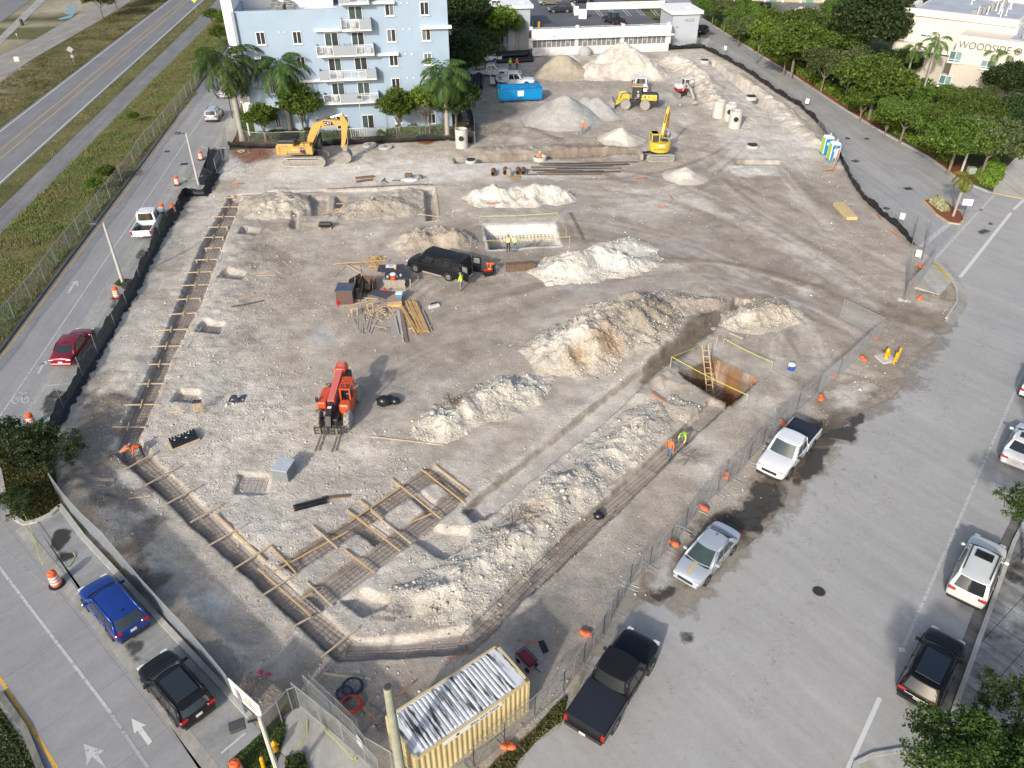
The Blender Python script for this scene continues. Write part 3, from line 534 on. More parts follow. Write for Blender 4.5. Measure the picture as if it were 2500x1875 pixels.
def blob(u,v,rx,ry,seed=0,n=18):
 r_=random.Random(seed*7+int(u));return[(u+rx*math.cos(t)*r_.uniform(.6,1.15),v+ry*math.sin(t)*r_.uniform(.6,1.15))for t in[2*math.pi*i/n for i in range(n)]]
def stains():
 ell=lambda u,v,rx,ry:[(u+rx*math.cos(t),v+ry*math.sin(t))for t in np.linspace(0,6.28,11)[:-1]]
 film('oil_stain',[ell(*e)for e in[(2400,430,12,6),(2402,566,16,8),(2416,547,6,4),(2392,513,10,5),(445,478,9,11),(338,628,9,7),(347,620,12,10),(280,740,14,10),(120,985,14,20),(135,960,10,12),(330,1580,20,12),(350,1612,12,8),(1680,1566,14,12),(2160,860,10,3),(2090,395,10,4)]],filmmat('oil_film',(.05,.05,.048)),.034,.25,.35,.62,.1)
 film('oil_stain',[ell(*e)for e in[(140,1310,26,22),(160,1370,12,10),(1857,1298,6,5),(1820,1326,5,4)]],filmmat('oil_film2',(.035,.033,.03)),.034,.25,.5,.85,.09);film('oil_stain',[ell(2478,1690,13,9),ell(2470,1400,26,30),ell(2440,1560,30,10),ell(2500,1450,20,40)],filmmat('damp_film',(.05,.045,.04)),.124,.5,.6,.6,.12)
 film('wet_patch',[[(2010,1062),(2060,1042),(2104,1012),(2108,1035),(2072,1072),(2005,1066)],[(1990,1100),(2020,1095),(2000,1150),(1975,1168),(1945,1175),(1960,1140)],[(1850,1180),(1900,1190),(1905,1205),(1870,1260),(1800,1300),(1760,1290),(1800,1250)],[(1885,1222),(1912,1207),(1903,1238),(1885,1250),(1868,1240)],[(1790,1272),(1850,1268),(1843,1292),(1805,1290)],[(1590,1455),(1620,1445),(1645,1435),(1605,1480)],[(1760,1310),(1800,1300),(1790,1325)]],filmmat('mud_film',(.06,.052,.042),.45),.022,.3,.45,1.0,.1)
 film('dust_film',[[(2322,790),(2285,838),(2250,875),(2214,906),(2216,936),(2184,972),(2112,1010),(2072,1050),(2010,1110),(1985,1160),(1935,1180),(1880,1270),(1830,1325),(1700,1440),(1610,1482),(1530,1476),(1494,1530),(1444,1620)]],filmmat('dirt_film',(.30,.265,.22),.9),.019,1.0,1.0,.8,.2,.5)
 film('dust_film',[[(2330,850),(2150,1100),(1900,1380),(1700,1620),(1560,1800),(1480,1960)],[(2420,800),(2250,1090),(2030,1380),(1850,1700),(1760,1960)]],filmmat('pale_dust',(.40,.375,.325),.9),.0185,1.6,.5,.3,.25,.9)
 film('tyre_film',[[(2380,760),(2200,1050),(1960,1350),(1760,1650),(1650,1900)],[(2400,770),(2230,1050),(2000,1350),(1790,1650),(1690,1900)],[(2300,800),(2420,860)],[(2240,870),(2380,1010),(2420,1150)]],filmmat('tyre_film',(.2,.195,.185),.9),.0215,.6,.2,.3,.15,.12)
 b=MB()
 for P in[[(140,46),(160,40),(185,33),(172,44),(150,48)],[(155,28),(188,24),(182,36),(160,34)],[(160,12),(190,10),(188,20),(164,22)]]:b.slab(PX(P),-.02,.012)
 tag(b.build('puddle',mat('puddle_water',(.12,.19,.24),.08,var=.1)),kind='structure')
stains()
MAN=mat('cast_iron',(.05,.048,.045),.6,.4,bump=1,bscale=60)
for i,(u,v,lab)in enumerate([(1999,1444,'round cast iron manhole cover in the middle of the wide street'),(2116,339,'round manhole cover beside the low mesh panels on the driveway'),(2069,338,'left one of two round covers side by side on the driveway'),(2164,509,'round cover near the black silt fence at the driveway end'),(408,370,'small dark cover on the service road below the barrels')]):
 p=G(u,v);t=thing('manhole_cover',lab,'manhole cover',(p.x,p.y,.02))
 MB().lathe([(.36,-.02),(.36,.004),(.34,.006)],20).build('rim',mat('rim_iron',(.12,.115,.11),.6),t);MB().lathe([(.32,0),(.32,.01)],20).build('lid',MAN,t)
for u,v,lab in[(2217,461,'square black storm grate on the driveway before the island'),(450,401,'black storm grate on the service road beside the barrels')]:
 p=G(u,v);t=thing('storm_grate',lab,'drain grate',(p.x,p.y,.022),R(8));MB().box((0,0,0),(.9,.7,.02)).build('frame',mat('grate_frame',(.06,.06,.06),.6),t)
 b=MB();[b.box((-.35+i*.1,0,.015),(.04,.6,.012))for i in range(8)];b.build('grille',MAN,t)
PILEM=soilmat('crushed_rock',1.2)
STONES=[]
def pile(name,label,ridge,slope,col,rb=1.0,cols=None,group=None,cat='rubble pile',res=None,rough=1.0,flatten=None):
 R_=[G(u,v,h+hz(*W(u,v))*0)for u,v,h in ridge];P=np.array([(p.x,p.y,p.z)for p in R_])
 rad=P[:,2].max()/slope*1.35+.8
 x0,x1,y0,y1=P[:,0].min()-rad,P[:,0].max()+rad,P[:,1].min()-rad,P[:,1].max()+rad
 res=res or max(.09,.0016*P[:,1].mean())
 ax=np.arange(x0,x1,res);ay=np.arange(y0,y1,res*1.1);X,Y=np.meshgrid(ax,ay)
 wa=(.35+.55*rb)*rough;wx=X+wa*fbm(X/1.5,Y/1.5,41,4);wy=Y+wa*fbm(X/1.5,Y/1.5,47,4)
 best=np.full(X.shape,-9.)
 segs=[(P[0],P[0])]if len(P)==1 else list(zip(P[:-1],P[1:]))
 for a,b_ in segs:
  e=b_-a;L2=e[0]**2+e[1]**2+1e-9
  t=np.clip(((wx-a[0])*e[0]+(wy-a[1])*e[1])/L2,0,1);d=np.hypot(wx-a[0]-t*e[0],wy-a[1]-t*e[1])
  hh=a[2]+t*e[2];z=hh-slope*(np.sqrt(d*d+.25*.25*hh)-.5*np.sqrt(hh)*.5);best=np.maximum(best,z)
 if rb>.75:best=best-.12-.22*np.clip(fbm(X/2.3,Y/2.3,49,3)+.2,0,1)
 z=best+rough*(np.clip(best,0,1.5)*.3*fbm(X/1.1,Y/1.1,51,3)+rb*(.08*fbm(X*2.4,Y*2.4,53,3)+.055*fbm(X*5.5,Y*5.5,54,2))*np.clip(best+.35,0,1))
 z=np.where(z<.35,.35-(.35-z)*.62,z)
 base=height(X,Y);ZZ=base+z
 ny_,nx_=X.shape;ix=np.arange(nx_*ny_).reshape(ny_,nx_);q=np.stack([ix[:-1,:-1],ix[:-1,1:],ix[1:,1:],ix[1:,:-1]],-1).reshape(-1,4)
 zf=z.ravel();keep=(zf[q]>-.05).any(1);q=q[keep]
 cc=np.tile(np.array(col,float),(X.size,1));f=np.clip(fbm(X/1.5,Y/1.5,57,4).ravel()*1.4,0,1)[:,None];cc=cc+(GREYD-cc)*f*.35
 tk=np.clip(1-z/.45,0,1).ravel()[:,None]*(.35+.65*np.clip(fbm(X/.8,Y/.8,63,3).ravel()+.4,0,1)[:,None]);cc=cc+(np.array((.43,.375,.305))-cc)*tk*.7;bk=np.clip(fbm(X/2.6,Y/1.8,67,4).ravel()*2-.25,0,1)[:,None]*(rb>.75);cc=cc+(np.array((.40,.335,.26))-cc)*bk*.55
 for(c2,u,v,r)in(cols or[]):
  g=W(u,v);k=np.clip(1.2-np.hypot(X-g[0],Y-g[1])/r*(1+.5*fbm(X/.9,Y/.9,59,3)),0,1).ravel()[:,None];cc=cc+(np.array(c2)-cc)*k
 used=np.unique(q);mp=np.full(X.size,-1);mp[used]=np.arange(len(used));V=np.stack([X,Y,ZZ],-1).reshape(-1,3)[used]
 o=mesh_np(name,V,mp[q],PILEM,smooth=True);addcol(o.data,cc[used],np.full(len(used),rb));tag(o,label,cat,group)
 if rb>.4:
  n=int(len(used)*.05*rb);pk=rng.choice(len(used),min(n*5,len(used)),replace=False)
  for i in pk:STONES.append((*V[i],rng.gamma(1.5,.021)+.012,cc[used[i]]))
 return o
PG='crushed limestone piles on the site'
PINK=np.array((.62,.56,.485));GRAVEL=np.array((.42,.41,.385))
pile('limestone_pile','biggest pale limestone pile, peak in front of the white parking deck wall',[(1460,140,2.6),(1517,104,4.4),(1560,125,3.4),(1590,150,2.2)],.72,PINK,.7,group=PG)
pile('sand_pile','brown sandy pile left of the biggest limestone pile by the deck wall',[(1365,134,3.0),(1385,134,3.0)],.78,np.array((.42,.365,.28)),.35,group=PG,rough=.7)
pile('gravel_pile','large smooth grey gravel cone in front of the blue dumpster',[(1376,232,3.2)],.62,GRAVEL,.25,group=PG,rough=.35)
pile('gravel_pile','middle of the three grey gravel cones, small peak behind',[(1430,236,2.1)],.62,GRAVEL,.25,group=PG,rough=.35)
pile('gravel_pile','grey gravel cone nearest the yellow wheel loader bucket',[(1460,236,2.2),(1468,250,1.2)],.6,GRAVEL,.25,group=PG,rough=.35)
pile('limestone_pile','small fine white pile left of the yellow short tailed excavator cab',[(1518,312,1.5)],.6,np.array((.60,.56,.49)),.4,group=PG,rough=.6)
pile('limestone_pile','small white pile right in front of the yellow short tailed excavator',[(1676,408,1.15)],.55,np.array((.58,.54,.475)),.4,group=PG,rough=.5)
pile('limestone_pile','long white rubble pile behind the taped excavation, two humps',[(1165,460,1.0),(1205,452,1.6),(1240,458,1.3),(1300,445,1.7),(1350,446,1.6),(1372,465,.9)],.68,WHITE,1,group=PG)
pile('limestone_pile','bright white rubble pile beside the rusty trench plate, right of the black van',[(1350,648,1.0),(1385,620,1.7),(1425,605,1.8),(1470,605,1.6),(1515,625,1.2),(1560,630,.7),(1610,622,.4)],.66,WHITE*1.04,1,group=PG)
pile('limestone_pile','low white heap joined behind the bright pile, flattened by tracks',[(1500,590,1.0),(1540,585,.9),(1575,600,.5)],.5,WHITE,.8,group=PG)
pile('limestone_pile','biggest brown and white spoil heap beside the long diagonal trench, orange patches',[(1352,850,1.0),(1385,815,1.9),(1430,790,2.2),(1475,760,2.2),(1525,735,2.4),(1570,716,2.2),(1600,730,1.5)],.66,np.array((.53,.475,.395)),1,[((.52,.35,.19),1478,862,1.5),((.50,.36,.21),1405,890,1.0),((.30,.25,.19),1600,775,4.2),((.33,.29,.23),1560,800,3.2),(WHITE,1370,850,2.2),((.5,.38,.24),1500,738,1.0)],group=PG)
pile('spoil_pile','low grey brown spoil mound at the far end of the long diagonal trench',[(1640,715,1.0),(1690,722,.8),(1740,728,.5)],.5,np.array((.38,.33,.27)),.8,group=PG)
pile('limestone_pile','whitish spoil heap between the timber ladder pit and the haul track',[(1800,775,.7),(1840,745,1.3),(1880,735,1.4),(1905,750,1.0)],.6,np.array((.52,.475,.4)),1,[((.42,.34,.24),1860,760,2)],group=PG)
pile('limestone_pile','white rubble windrow right of the black rubbish bags',[(1085,1010,1.1),(1110,985,1.2),(1150,968,1.1),(1200,950,1.1),(1245,930,1.2),(1275,930,.8)],.62,np.array((.60,.555,.475)),1,[((.2,.15,.1),1115,985,1.2)],group=PG)
pile('limestone_pile','tiny white heap between the windrow and the big spoil heap',[(1305,918,.5)],.5,WHITE,1,group=PG)
pile('limestone_pile','long white rubble windrow running between the two diagonal trenches',[(1600,990,.5),(1565,1022,.85),(1520,1066,.8),(1470,1108,.75),(1400,1172,.95),(1335,1235,.8),(1265,1295,1.0),(1195,1352,.9),(1130,1402,1.0),(1060,1445,.8),(1000,1455,.5)],.6,np.array((.60,.555,.475)),1,[((.5,.4,.28),1290,1260,1.5)],group=PG)
pile('limestone_pile','pale limestone ridge behind the far pipe trench by the black silt fence',[(1620,142,.8),(1645,134,1.5),(1680,152,1.3),(1715,178,1.2),(1740,205,.9)],.6,PINK,.8,group=PG)
pile('limestone_pile','low pale limestone ridge left of the pipe trench, running toward the mini excavator',[(1690,190,.9),(1740,225,.9),(1780,262,.8),(1790,285,.4)],.55,PINK,.8,group=PG)
pile('spoil_pile','brown and white spoil mound left of the taped excavation',[(1010,598,.6),(1045,575,1.0),(1085,568,1.1),(1120,590,.8)],.55,np.array((.40,.335,.26)),.9,group=PG)
pile('spoil_pile','cream spoil mound just inside the north end of the western trench',[(640,505,.7),(665,490,1.1),(700,500,.8)],.5,np.array((.54,.48,.395)),.9,group=PG)
pile('spoil_pile','broad low spoil mound between the two northern footing pits',[(850,520,.5),(900,500,.8),(960,492,.9),(1005,500,.6)],.42,np.array((.43,.37,.3)),.9,group=PG)
pile('white_sand_heap','white sand heap behind the sand pile, beside the covered mound',[(1398,134,.9)],.7,np.array((.6,.57,.55)),.2,group=PG,cat='sand heap')
pile('limestone_pile','small white heap beside the timber east of the long windrow',[(1650,985,.5),(1665,980,.6)],.5,np.array((.5,.44,.38)),.8,group=PG)
def stones():
 xg=rng.uniform(-34,42,420000);yg=20+140*rng.random(420000)**2.2
 m=psd(xg,yg,SITE)<-.5;xg=xg[m];yg=yg[m]
 ci=np.clip(np.searchsorted(xs,xg),0,nx-1);ri=np.clip(np.searchsorted(ys,yg),0,ny-1)
 dens=rub[ri,ci]*np.clip(.35+fbm(xg/2.2,yg/2.2,71,4)*1.6,0,1);m=rng.random(len(xg))<dens*.7;xg=xg[m];yg=yg[m];zg=H_[ri[m],ci[m]];cg=Cc[ri[m],ci[m]]
 sg=rng.gamma(1.4,.012,len(xg))+.014;sg*=1+yg/200
 S=np.array([(s[0],s[1],s[2],s[3])for s in STONES]);SC_=np.array([s[4]for s in STONES])
 X=np.concatenate([xg,S[:,0]]);Y=np.concatenate([yg,S[:,1]]);Z=np.concatenate([zg,S[:,2]]);s=np.clip(np.concatenate([sg,S[:,3]]),.015,.28);c=np.concatenate([cg,SC_])
 n=len(X);b0=np.array([(1,0,0),(0,1,0),(-1,0,0),(0,-1,0),(0,0,.8),(0,0,-.8)],float)
 V=b0[None]*(1+.45*(rng.random((n,6,1))-.5))*(.6+.8*rng.random((n,1,3)));a=rng.random(n)*6.28;ca,sa=np.cos(a)[:,None],np.sin(a)[:,None]
 V=np.stack([V[...,0]*ca-V[...,1]*sa,V[...,0]*sa+V[...,1]*ca,V[...,2]],-1)*s[:,None,None]+np.stack([X,Y,Z+s*.15],-1)[:,None]
 f0=np.array([(0,1,4),(1,2,4),(2,3,4),(3,0,4),(1,0,5),(2,1,5),(3,2,5),(0,3,5)]);Fq=(f0[None]+6*np.arange(n)[:,None,None]).reshape(-1,3)
 m_=soilmat('loose_stone',.3);o=mesh_np('rubble',V.reshape(-1,3),Fq,m_,k=3)
 t=rng.random((n,1));c=(c*.4+np.array((.68,.64,.57))*.6)*(.55+.55*t);addcol(o.data,np.repeat(np.clip(c,0,.78),6,0),np.zeros(n*6))
 tag(o,'loose limestone rubble scattered over the construction ground','rubble',kind='stuff')
stones()
def leafmat(name,a,b_,c=None,tr=.25,patch=None):
 a,b_=[tuple(min(.6,k*1.3)for k in q)for q in(a,b_)]
 m=bpy.data.materials.new(name);m.use_nodes=True;n=m.node_tree.nodes;L=m.node_tree.links;p=n['Principled BSDF'];out=n['Material Output']
 ge=n.new('ShaderNodeNewGeometry');cr=n.new('ShaderNodeValToRGB');cr.color_ramp.elements[0].color=(*a,1);cr.color_ramp.elements[1].color=(*b_,1)
 if c:e=cr.color_ramp.elements.new(.93);e.color=(*b_,1);cr.color_ramp.elements[-1].color=(*c,1)
 L.new(ge.outputs['Random Per Island'],cr.inputs[0]);src=cr.outputs[0]
 oi=n.new('ShaderNodeObjectInfo');vr=n.new('ShaderNodeMapRange');vr.inputs[3].default_value=.72;vr.inputs[4].default_value=1.3;L.new(oi.outputs['Random'],vr.inputs[0]);hs=n.new('ShaderNodeHueSaturation');hr=n.new('ShaderNodeMapRange');hr.inputs[3].default_value=.485;hr.inputs[4].default_value=.515;L.new(oi.outputs['Random'],hr.inputs[0]);L.new(hr.outputs[0],hs.inputs['Hue']);L.new(vr.outputs[0],hs.inputs['Value']);L.new(src,hs.inputs['Color']);src=hs.outputs[0]
 if patch:
  tc=n.new('ShaderNodeTexCoord');no=n.new('ShaderNodeTexNoise');no.inputs['Scale'].default_value=.22;no.inputs['Detail'].default_value=6;L.new(tc.outputs['Object'],no.inputs['Vector']);mr=n.new('ShaderNodeMapRange');mr.inputs[1].default_value=.4;mr.inputs[2].default_value=.62;mr.inputs[4].default_value=.85;L.new(no.outputs['Fac'],mr.inputs[0]);mm=n.new('ShaderNodeMix');mm.data_type='RGBA';mm.inputs[7].default_value=(*patch,1);L.new(mr.outputs[0],mm.inputs[0]);L.new(src,mm.inputs[6]);src=mm.outputs[2]
 L.new(src,p.inputs['Base Color']);p.inputs['Roughness'].default_value=.55;p.inputs['Specular IOR Level'].default_value=.3
 tl=n.new('ShaderNodeBsdfTranslucent');L.new(src,tl.inputs[0]);mx=n.new('ShaderNodeMixShader');mx.inputs[0].default_value=tr
 L.new(p.outputs[0],mx.inputs[1]);L.new(tl.outputs[0],mx.inputs[2]);L.new(mx.outputs[0],out.inputs[0]);return m
LEAF=leafmat('leaves_mid',(.045,.08,.015),(.11,.165,.025),(.2,.24,.04),.35);LEAFB=leafmat('leaves_bright',(.07,.12,.016),(.15,.22,.03),(.24,.3,.05));LEAFD=leafmat('leaves_dark',(.018,.035,.012),(.045,.072,.02));LEAFO=leafmat('leaves_olive',(.045,.06,.022),(.09,.11,.035),(.15,.16,.05))
PALMG=leafmat('palm_leaf',(.035,.075,.015),(.085,.15,.025),(.2,.2,.05));PALMY=leafmat('palm_leaf_yellow',(.09,.13,.02),(.2,.22,.03),(.28,.2,.05));BARK=mat('bark',(.17,.145,.115),.9,var=.35,scale=6,bump=.6);PALMT=mat('palm_trunk',(.33,.30,.26),.85,var=.2,scale=5,bump=.3);DEADT=mat('dry_twigs',(.16,.13,.11),.9)
def leaves(pts,size,seed,flat=.35,asp=.55):
 r=np.random.default_rng(seed);n=len(pts);t1=r.normal(size=(n,3));t1/=np.linalg.norm(t1,axis=1)[:,None]
 nr=r.normal(size=(n,3))+np.array((0,0,flat*3));t2=np.cross(nr,t1);t2/=np.linalg.norm(t2,axis=1)[:,None]+1e-6
 s=size*(.6+.8*r.random((n,1)));a=t1*s;b_=t2*s*asp
 bend=np.cross(t1,t2)*s*.18
 V=np.stack([pts-a,pts-b_+bend,pts+a,pts+b_+bend],1).reshape(-1,3);return V,np.arange(4*n).reshape(-1,4)
def crownpts(blobs,dens,seed,sub=26):
 """leaf positions in many small clumps spread over lobes, denser to the outside, with gaps"""
 r=np.random.default_rng(seed);out=[]
 for cx,cy,cz,rx,ry,rz in blobs:
  nc=max(6,int(sub*rx*ry));d=r.normal(size=(nc,3));d/=np.linalg.norm(d,axis=1)[:,None];d[:,2]=np.where(d[:,2]<-.35,-d[:,2],d[:,2])
  rad=.72+.34*r.random((nc,1));c=d*rad*(rx,ry,rz)+(cx,cy,cz);cs=(.12+.26*r.random(nc))*min(rx,ry,2.2)*.8+.1
  k=max(4,int(dens));p=r.normal(size=(nc,k,3))*.5*cs[:,None,None]*(1,1,.65)+c[:,None];out.append(p.reshape(-1,3))
  ni=max(3,nc*k//5);q=r.normal(size=(ni,3));q/=np.linalg.norm(q,axis=1)[:,None];out.append(q*(r.random((ni,1))**.4)*.75*np.array((rx,ry,rz))+(cx,cy,cz))
 return np.concatenate(out)
TREE={}
def tree_proto(key,blobs,dens,lsize,lm,trunk,seed,tm=None,limbs=6):
 root=thing(key,'x','tree');top=max(b[2]for b in blobs)
 P=crownpts(blobs,dens,seed);V,Fq=leaves(P,lsize,seed);mesh_np('crown',V,Fq,lm,root)
 b=MB();r_=random.Random(seed);th,tr=trunk;b.tube((0,0,-.3),(.1,.05,th),tr,tr*.75,9,False)
 for i in range(limbs):
  bl=r_.choice(blobs);e=Vector((bl[0]+r_.uniform(-.5,.5)*bl[3],bl[1]+r_.uniform(-.5,.5)*bl[4],bl[2]+.2*bl[5]));md=Vector((.1,.05,th)).lerp(e,.45)+Vector((r_.uniform(-.2,.2),r_.uniform(-.2,.2),.25))
  b.tube((.1,.05,th-.1),md,tr*.6,tr*.38,7,False);b.tube(md,e,tr*.38,tr*.12,6,False)
  for k in range(3):f=e+Vector((r_.uniform(-.6,.6),r_.uniform(-.6,.6),r_.uniform(0,.6)))*bl[3]*.6;b.tube(md.lerp(e,.5+.15*k),f,tr*.16,tr*.05,5,False)
 b.build('trunk',tm or BARK,root,smooth=True);TREE[key]=[root,False];return root
def tree(key,u,v,label,zc=None,s=1.0,rz=None,group=None,sz=None):
 """u,v: photo point of the trunk foot (zc None) or of a point at height zc on the tree's axis"""
 p=G(u,v,zc or 0);p.z=hz(p.x,p.y);root,used=TREE[key];rz=rnd.uniform(0,6.28)if rz is None else rz;sc=(s,s,sz or s)
 if not used:TREE[key][1]=True;root.location=p;root.rotation_euler[2]=rz;root.scale=sc;root['label']=label;r=root
 else:r=dup(root,p,rz,label);r.scale=sc
 if group:r['group']=group
 elif 'group' in r:del r['group']
 return r
def lobes(n,R0,h,seed,rz=.6,spread=.55,a0=.32,a1=.5,core=.62):
 r_=random.Random(seed);L_=[(0,0,h,R0*core,R0*core,R0*rz*core*1.3)]
 for i in range(n):
  a=6.28*i/n+r_.uniform(-.4,.4);d=R0*spread*r_.uniform(.75,1.15);s=R0*r_.uniform(a0,a1);L_.append((d*math.cos(a),d*math.sin(a),h+r_.uniform(-.28,.25)*R0*rz,s,s,s*.75))
 return L_
tree_proto('shade_tree',lobes(13,4.2,4.4,1,.62,.62,.24,.42,.55),14,.16,LEAF,(2.6,.18),11);tree_proto('broad_tree',lobes(15,5.2,4.9,2,.5,.64,.22,.4,.55),13,.17,LEAF,(2.6,.24),12);tree_proto('young_tree',lobes(7,2.3,4.0,3,.8),22,.13,LEAFB,(2.0,.09),13)
tree_proto('dense_tree',lobes(16,5.2,6.2,4,.75,.6,.22,.42,.6),13,.19,LEAFD,(3,.28),14);tree_proto('olive_tree',lobes(13,3.8,4.2,5,.55,.64,.22,.4,.5),14,.15,LEAFO,(2.2,.16),15);tree_proto('bushy_tree',lobes(14,3.0,3.6,6,1.05,.5,.2,.38,.5),20,.14,leafmat('leaves_bushy',(.04,.08,.012),(.12,.19,.025),(.22,.28,.05),.35),(1.2,.14),16)
tree_proto('street_tree',lobes(19,3.1,5.2,7,.75,.72,.16,.34,.42),26,.085,leafmat('leaves_street',(.022,.045,.012),(.06,.1,.018),(.15,.19,.03)),(3.4,.12),17,limbs=9)
tree_proto('corner_tree',lobes(18,3.0,2.3,8,.8,.74,.16,.33,.42),26,.085,leafmat('leaves_corner',(.02,.035,.012),(.05,.075,.02),(.1,.12,.03)),(1.2,.12),18,limbs=9)
tree_proto('bare_tree',[(0,0,3.2,1.4,1.4,1.1)],2,.05,DEADT,(1.9,.07),19,DEADT,40)
def palm_proto(key,th,tr0,nf,fl,lm,crownshaft=True,fan=False,droop=1.0,seed=1):
 root=thing(key,'x','palm tree');r_=random.Random(seed);b=MB()
 prof=[(tr0*1.5,-.3),(tr0*1.25,.3),(tr0,1.2),(tr0*1.1,th*.5),(tr0*.85,th)];b.lathe(prof,12);b.build('trunk',PALMT,root,smooth=True)
 if crownshaft:MB().lathe([(tr0*.9,th-.1),(tr0*.95,th+.4),(tr0*.5,th+1.6),(.06,th+1.9)],12).build('crownshaft',mat('crownshaft',(.13,.2,.05),.4,var=.2),root,smooth=True)
 top=th+(1.3 if crownshaft else 0);b=MB()
 for i in range(nf):
  a=2.4*i+r_.uniform(-.2,.2);el=1.25-1.9*(i/nf)*droop+r_.uniform(-.1,.1);Lf=fl*r_.uniform(.85,1.1);p=Vector((0,0,top));pts=[p.copy()];e=el;K=10
  for k in range(K):p=p+Vector((math.cos(a)*math.cos(e),math.sin(a)*math.cos(e),math.sin(e)))*Lf/K;e-=(.19+.04*r_.random())*droop;pts.append(p.copy())
  if fan:
   q=pts[4];b.path(pts[:5],.02,4)
   for j in range(16):t=a+(j-7.5)*.22;el2=e*.3-.1*abs(j-7.5)*.2;d=Vector((math.cos(t),math.sin(t),el2));sd_v=Vector((-math.sin(t),math.cos(t),0))*.06;m_=q+d*Lf*.25;b.add([q,m_-sd_v,q+d*Lf*.5+Vector((0,0,-.25)),m_+sd_v],[(0,1,2,3)])
   continue
  b.path(pts,.028,4);side=Vector((-math.sin(a),math.cos(a),0))
  for k in range(4,2*K):
   t=k/2;i0=min(int(t),K-1);q=pts[i0].lerp(pts[i0+1],t-i0);d=(pts[i0+1]-pts[i0]).normalized();ll=Lf*.27*math.sin(math.pi*min(.97,(k/(2*K))*.85+.12))
   for sgn in(-1,1):
    for jj in(0,1):
     o_=q+d*.08*jj*Lf/3;tip=o_+side*sgn*ll*.8+d*ll*.55+Vector((0,0,-ll*r_.uniform(.25,.75)));m_=o_.lerp(tip,.5)+Vector((0,0,ll*.12));w_=d*.05*fl/3;b.add([o_,m_-w_,tip,m_+w_],[(0,1,2,3)])
 b.build('fronds',lm,root)
 if crownshaft and key=='royal_palm':
  b=MB()
  for i in range(26):
   a=r_.uniform(0,6.28);z=th-r_.uniform(.1,1.6);b.add([(tr0*math.cos(a),tr0*math.sin(a),z),(1.0*math.cos(a+.2),1.0*math.sin(a+.2),z-.3),(.6*math.cos(a),.6*math.sin(a),z-1.4),(.7*math.cos(a-.2),.7*math.sin(a-.2),z-.5)],[(0,1,2,3)])
  b.build('dead_fronds',leafmat('palm_skirt',(.1,.085,.03),(.2,.16,.06)),root)
 TREE[key]=[root,False];return root
palm_proto('royal_palm',7.6,.3,25,4.7,leafmat('royal_leaf',(.022,.05,.012),(.06,.11,.02),(.15,.16,.05)),seed=2);palm_proto('slim_palm',6.6,.14,12,3.0,PALMG,seed=3);palm_proto('island_palm',4.3,.12,15,1.9,PALMY,False,droop=1.15,seed=4);palm_proto('cabbage_palm',5.6,.17,26,2.2,PALMG,False,True,seed=5)
RP='royal palms in front of the blue building'
tree('royal_palm',593,343,'leftmost royal palm, tallest, leaning crown over the pavement by the blue building',s=1.12,group=RP);tree('royal_palm',711,330,'royal palm behind the large yellow excavator',s=1.0,group=RP);tree('royal_palm',1093,341,'royal palm at the right corner of the blue building',s=.93,group=RP)
tree('cabbage_palm',1263,130,'fan palm standing before the grey stair tower of the parking deck')
tree('island_palm',2326,530,'small yellow green palm on the red mulch traffic island')
tree('slim_palm',2288,108,'slim palm at the left wing of the cream building',zc=7.6,s=1.0);tree('slim_palm',2232,124,'shorter palm half behind the trees left of the cream building',zc=6.4,s=.85);tree('slim_palm',2428,138,'left palm of the pair under the lettering on the cream building',zc=6.6,s=.9);tree('slim_palm',2462,142,'right palm of the pair under the lettering on the cream building',zc=6.6,s=.9)
TF='small trees along the blue building'
tree('bushy_tree',648,345,'small bright tree left of the large yellow excavator',s=.9,group=TF);tree('bushy_tree',745,330,'dense bright bushy tree right behind the excavator cab',s=1.25,group=TF);tree('bushy_tree',975,330,'bright round tree beside the ground floor patio doors',s=1.12,group=TF);tree('young_tree',1050,326,'bright tree behind the bare grey one',s=1.2,group=TF);tree('bare_tree',1040,335,'small leafless grey tree near the right royal palm',s=1.0)
TG='trees between the driveway and the cream building'
